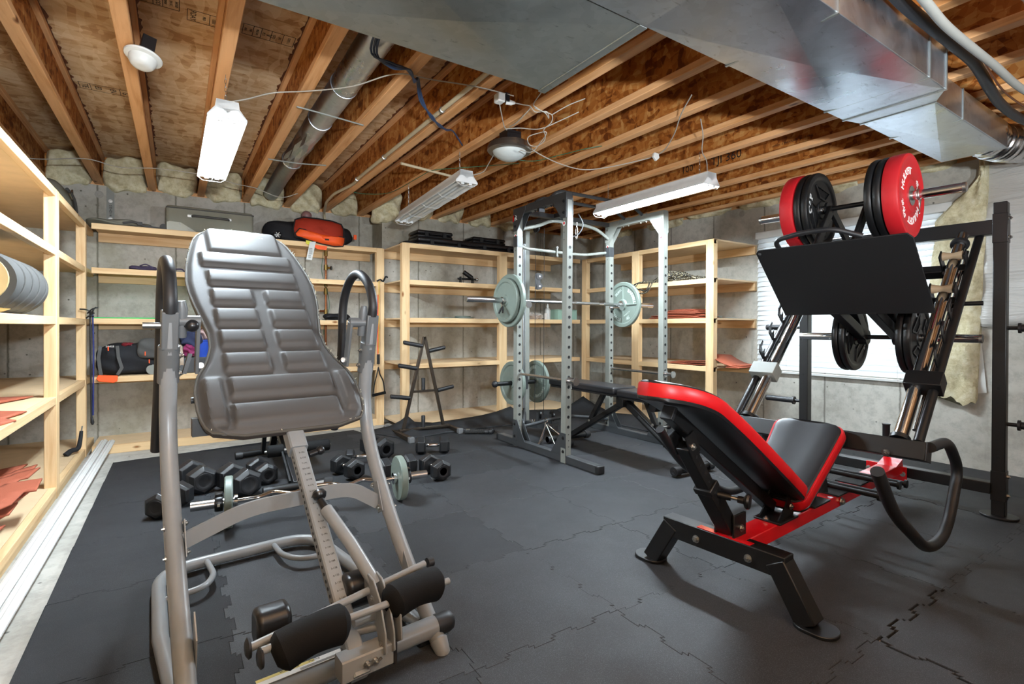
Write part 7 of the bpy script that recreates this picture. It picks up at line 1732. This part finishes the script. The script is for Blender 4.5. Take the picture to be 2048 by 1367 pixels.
for pts in ([(4.55, 3.95, 1.605), (4.46, 4.02, 1.612), (4.44, 4.12, 1.60), (4.438, 4.20, 1.56), (4.438, 4.16, 1.50), (4.438, 4.06, 1.48), (4.438, 3.96, 1.50), (4.45, 3.9, 1.60)], [(4.55, 4.0, 1.605), (4.445, 4.10, 1.60), (4.438, 4.14, 1.55), (4.438, 4.05, 1.52), (4.438, 3.98, 1.51), (4.44, 3.93, 1.60)]):
    MB().tube(pts, .0075, 7, smooth=5).build('rope_loop', m_r, rp2, world=True)
# ---------------------------------------------------------------- right wall: insulation curtain, poly sheet, board
ic = thing('insulation_curtain', 'long cream fibreglass batt hanging on the right wall beside the window', 'insulation', (5.1, 1.4, .55))
ny, nz = 14, 60; vs = []; fs = []
def edge(z):   # left (far) and right (near) edge of the hanging batt by height
    t = (z-.53)/(2.40-.53)
    l = 1.60 if z < 1.5 else 1.60-(z-1.5)*.06
    if z > 1.97: l = 1.57-(z-1.97)*.95
    r = 1.31-.07*t; return max(l, r+.06), r
rnd = random.Random(2)
for i in range(nz+1):
    z = .545+(2.385-.545)*i/nz; l, r = edge(z)
    for j in range(ny+1):
        y = l+(r-l)*j/ny; e = min(j, ny-j)/ny*2
        d_ = .035+.05*math.sin(min(1, e*2.2)*PI/2)+.012*math.sin(z*13+y*20)+.008*math.sin(z*31+j)+rnd.uniform(-.004, .004)
        if i == 0: z2 = z-.02*(j > ny*.6)-.03*(abs(j-ny*.82) < 1.2)+rnd.uniform(-.012, .012)
        else: z2 = z
        vs.append((XR-.012-d_, y, z2))
for i in range(nz):
    for j in range(ny): a = i*(ny+1)+j; fs.append((a, a+1, a+ny+2, a+ny+1))
bk0 = len(vs)
for i in range(nz+1):
    z = .545+(2.385-.545)*i/nz; l, r = edge(z); vs += [(XR-.004, l, z), (XR-.004, r, z)]
for i in range(nz):
    a, b_ = i*(ny+1), (i+1)*(ny+1); c_, d_ = bk0+2*i, bk0+2*i+2
    fs += [(a, b_, d_, c_), (a+ny, c_+1, d_+1, b_+ny)]
fs.append(tuple(range(0, ny+1))+(bk0+1, bk0))
MB().add(vs, fs).build('batt', 'insul', ic, world=True)
m_p, nt, b = nodes('white_poly'); v = coords(nt); b.inputs['Base Color'].default_value = rgb('#b9b6b0'); b.inputs['Roughness'].default_value = .35
bump(nt, b, noise(nt, coords(nt, (1, .6, 4)), 3, 4, .6, 1.5).outputs['Fac'], .5, .05)
ps = MB(); vs = []; fs = []
for i in range(25):
    for j in range(40):
        y = 1.30-2.4*j/39; z = 2.38-1.27*i/24+.012*math.sin(j*.7); vs.append((XR-.02-.018*abs(math.sin(j*.55+i*.08))-.01*math.sin(i*.9), y, z-(0.02*math.sin(j) if i == 24 else 0)))
for i in range(24):
    for j in range(39): a = i*40+j; fs.append((a, a+1, a+41, a+40))
tag(ps.add(vs, fs).build('plastic_sheet', m_p, solid=.002), 'white plastic sheet stapled over insulation on the right wall at the picture edge', 'plastic sheet')
tag(MB().prism([(1.33, .585), (1.255, .60), (1.29, 1.0), (1.34, 1.0)], (XR-.012, 0, 0), (0, 1, 0), (0, 0, 1), .003).build('paper_backing', 'white', solid=0), 'white paper backing sticking out below the insulation curtain', 'paper')
# form-tie marks and wall fittings
def disc_mark(p, n):
    o = MB().lathe([(0, 0), (.034, 0), (.034, .003), (.030, .003), (.028, .001), (.012, .001), (.010, .004), (0, .004)], p, n, 28)
    for k in range(6):
        a = PI/3*k; x, y, _ = frame(n); o.beam(Vector(p)+Vector(n)*.002, Vector(p)+Vector(n)*.002+(x*math.cos(a)+y*math.sin(a))*.03, .003, .002, up=n)
    return o
wallr, wallb = D.objects['wall_right'], D.objects['wall_back']
M['plug'] = plain('form_tie_plug', '#a09c93', .8)
for p in ((-.609, YB, 2.323),): disc_mark(p, (0, -1, 0)).build('form_tie_plug', 'plug', wallb)
for p in ((2.054, YB2, 2.349), (3.661, YB2, 2.339)): disc_mark(p, (0, -1, 0)).build('form_tie_plug', 'plug', wallb)
for p in ((XR, 3.297, 2.347), (XR, .95, 1.02)): disc_mark(p, (-1, 0, 0)).build('form_tie_plug', 'plug', wallr)
st_ = thing('steel_strap', 'galvanised anchor strap with bolts on the back wall above the grey cloth bag', 'bracket', (-.52, YB, 2.2))
MB().box((-.555, YB-.004, 2.03), (-.495, YB-.001, 2.40)).build('strap', 'rack_grey', st_, world=True)
for z in (2.10, 2.27): bolt(MB(), (-.525, YB-.004, z), (0, -1, 0), .012).build('bolt', 'steel', st_, world=True)
MB().merge(text_mb('STHD14', .03, .0008), axes((-.525, YB-.0045, 2.18), (0, 0, -1), (1, 0, 0))).build('stamped_letters', 'black_text', st_, world=True, smooth=False)
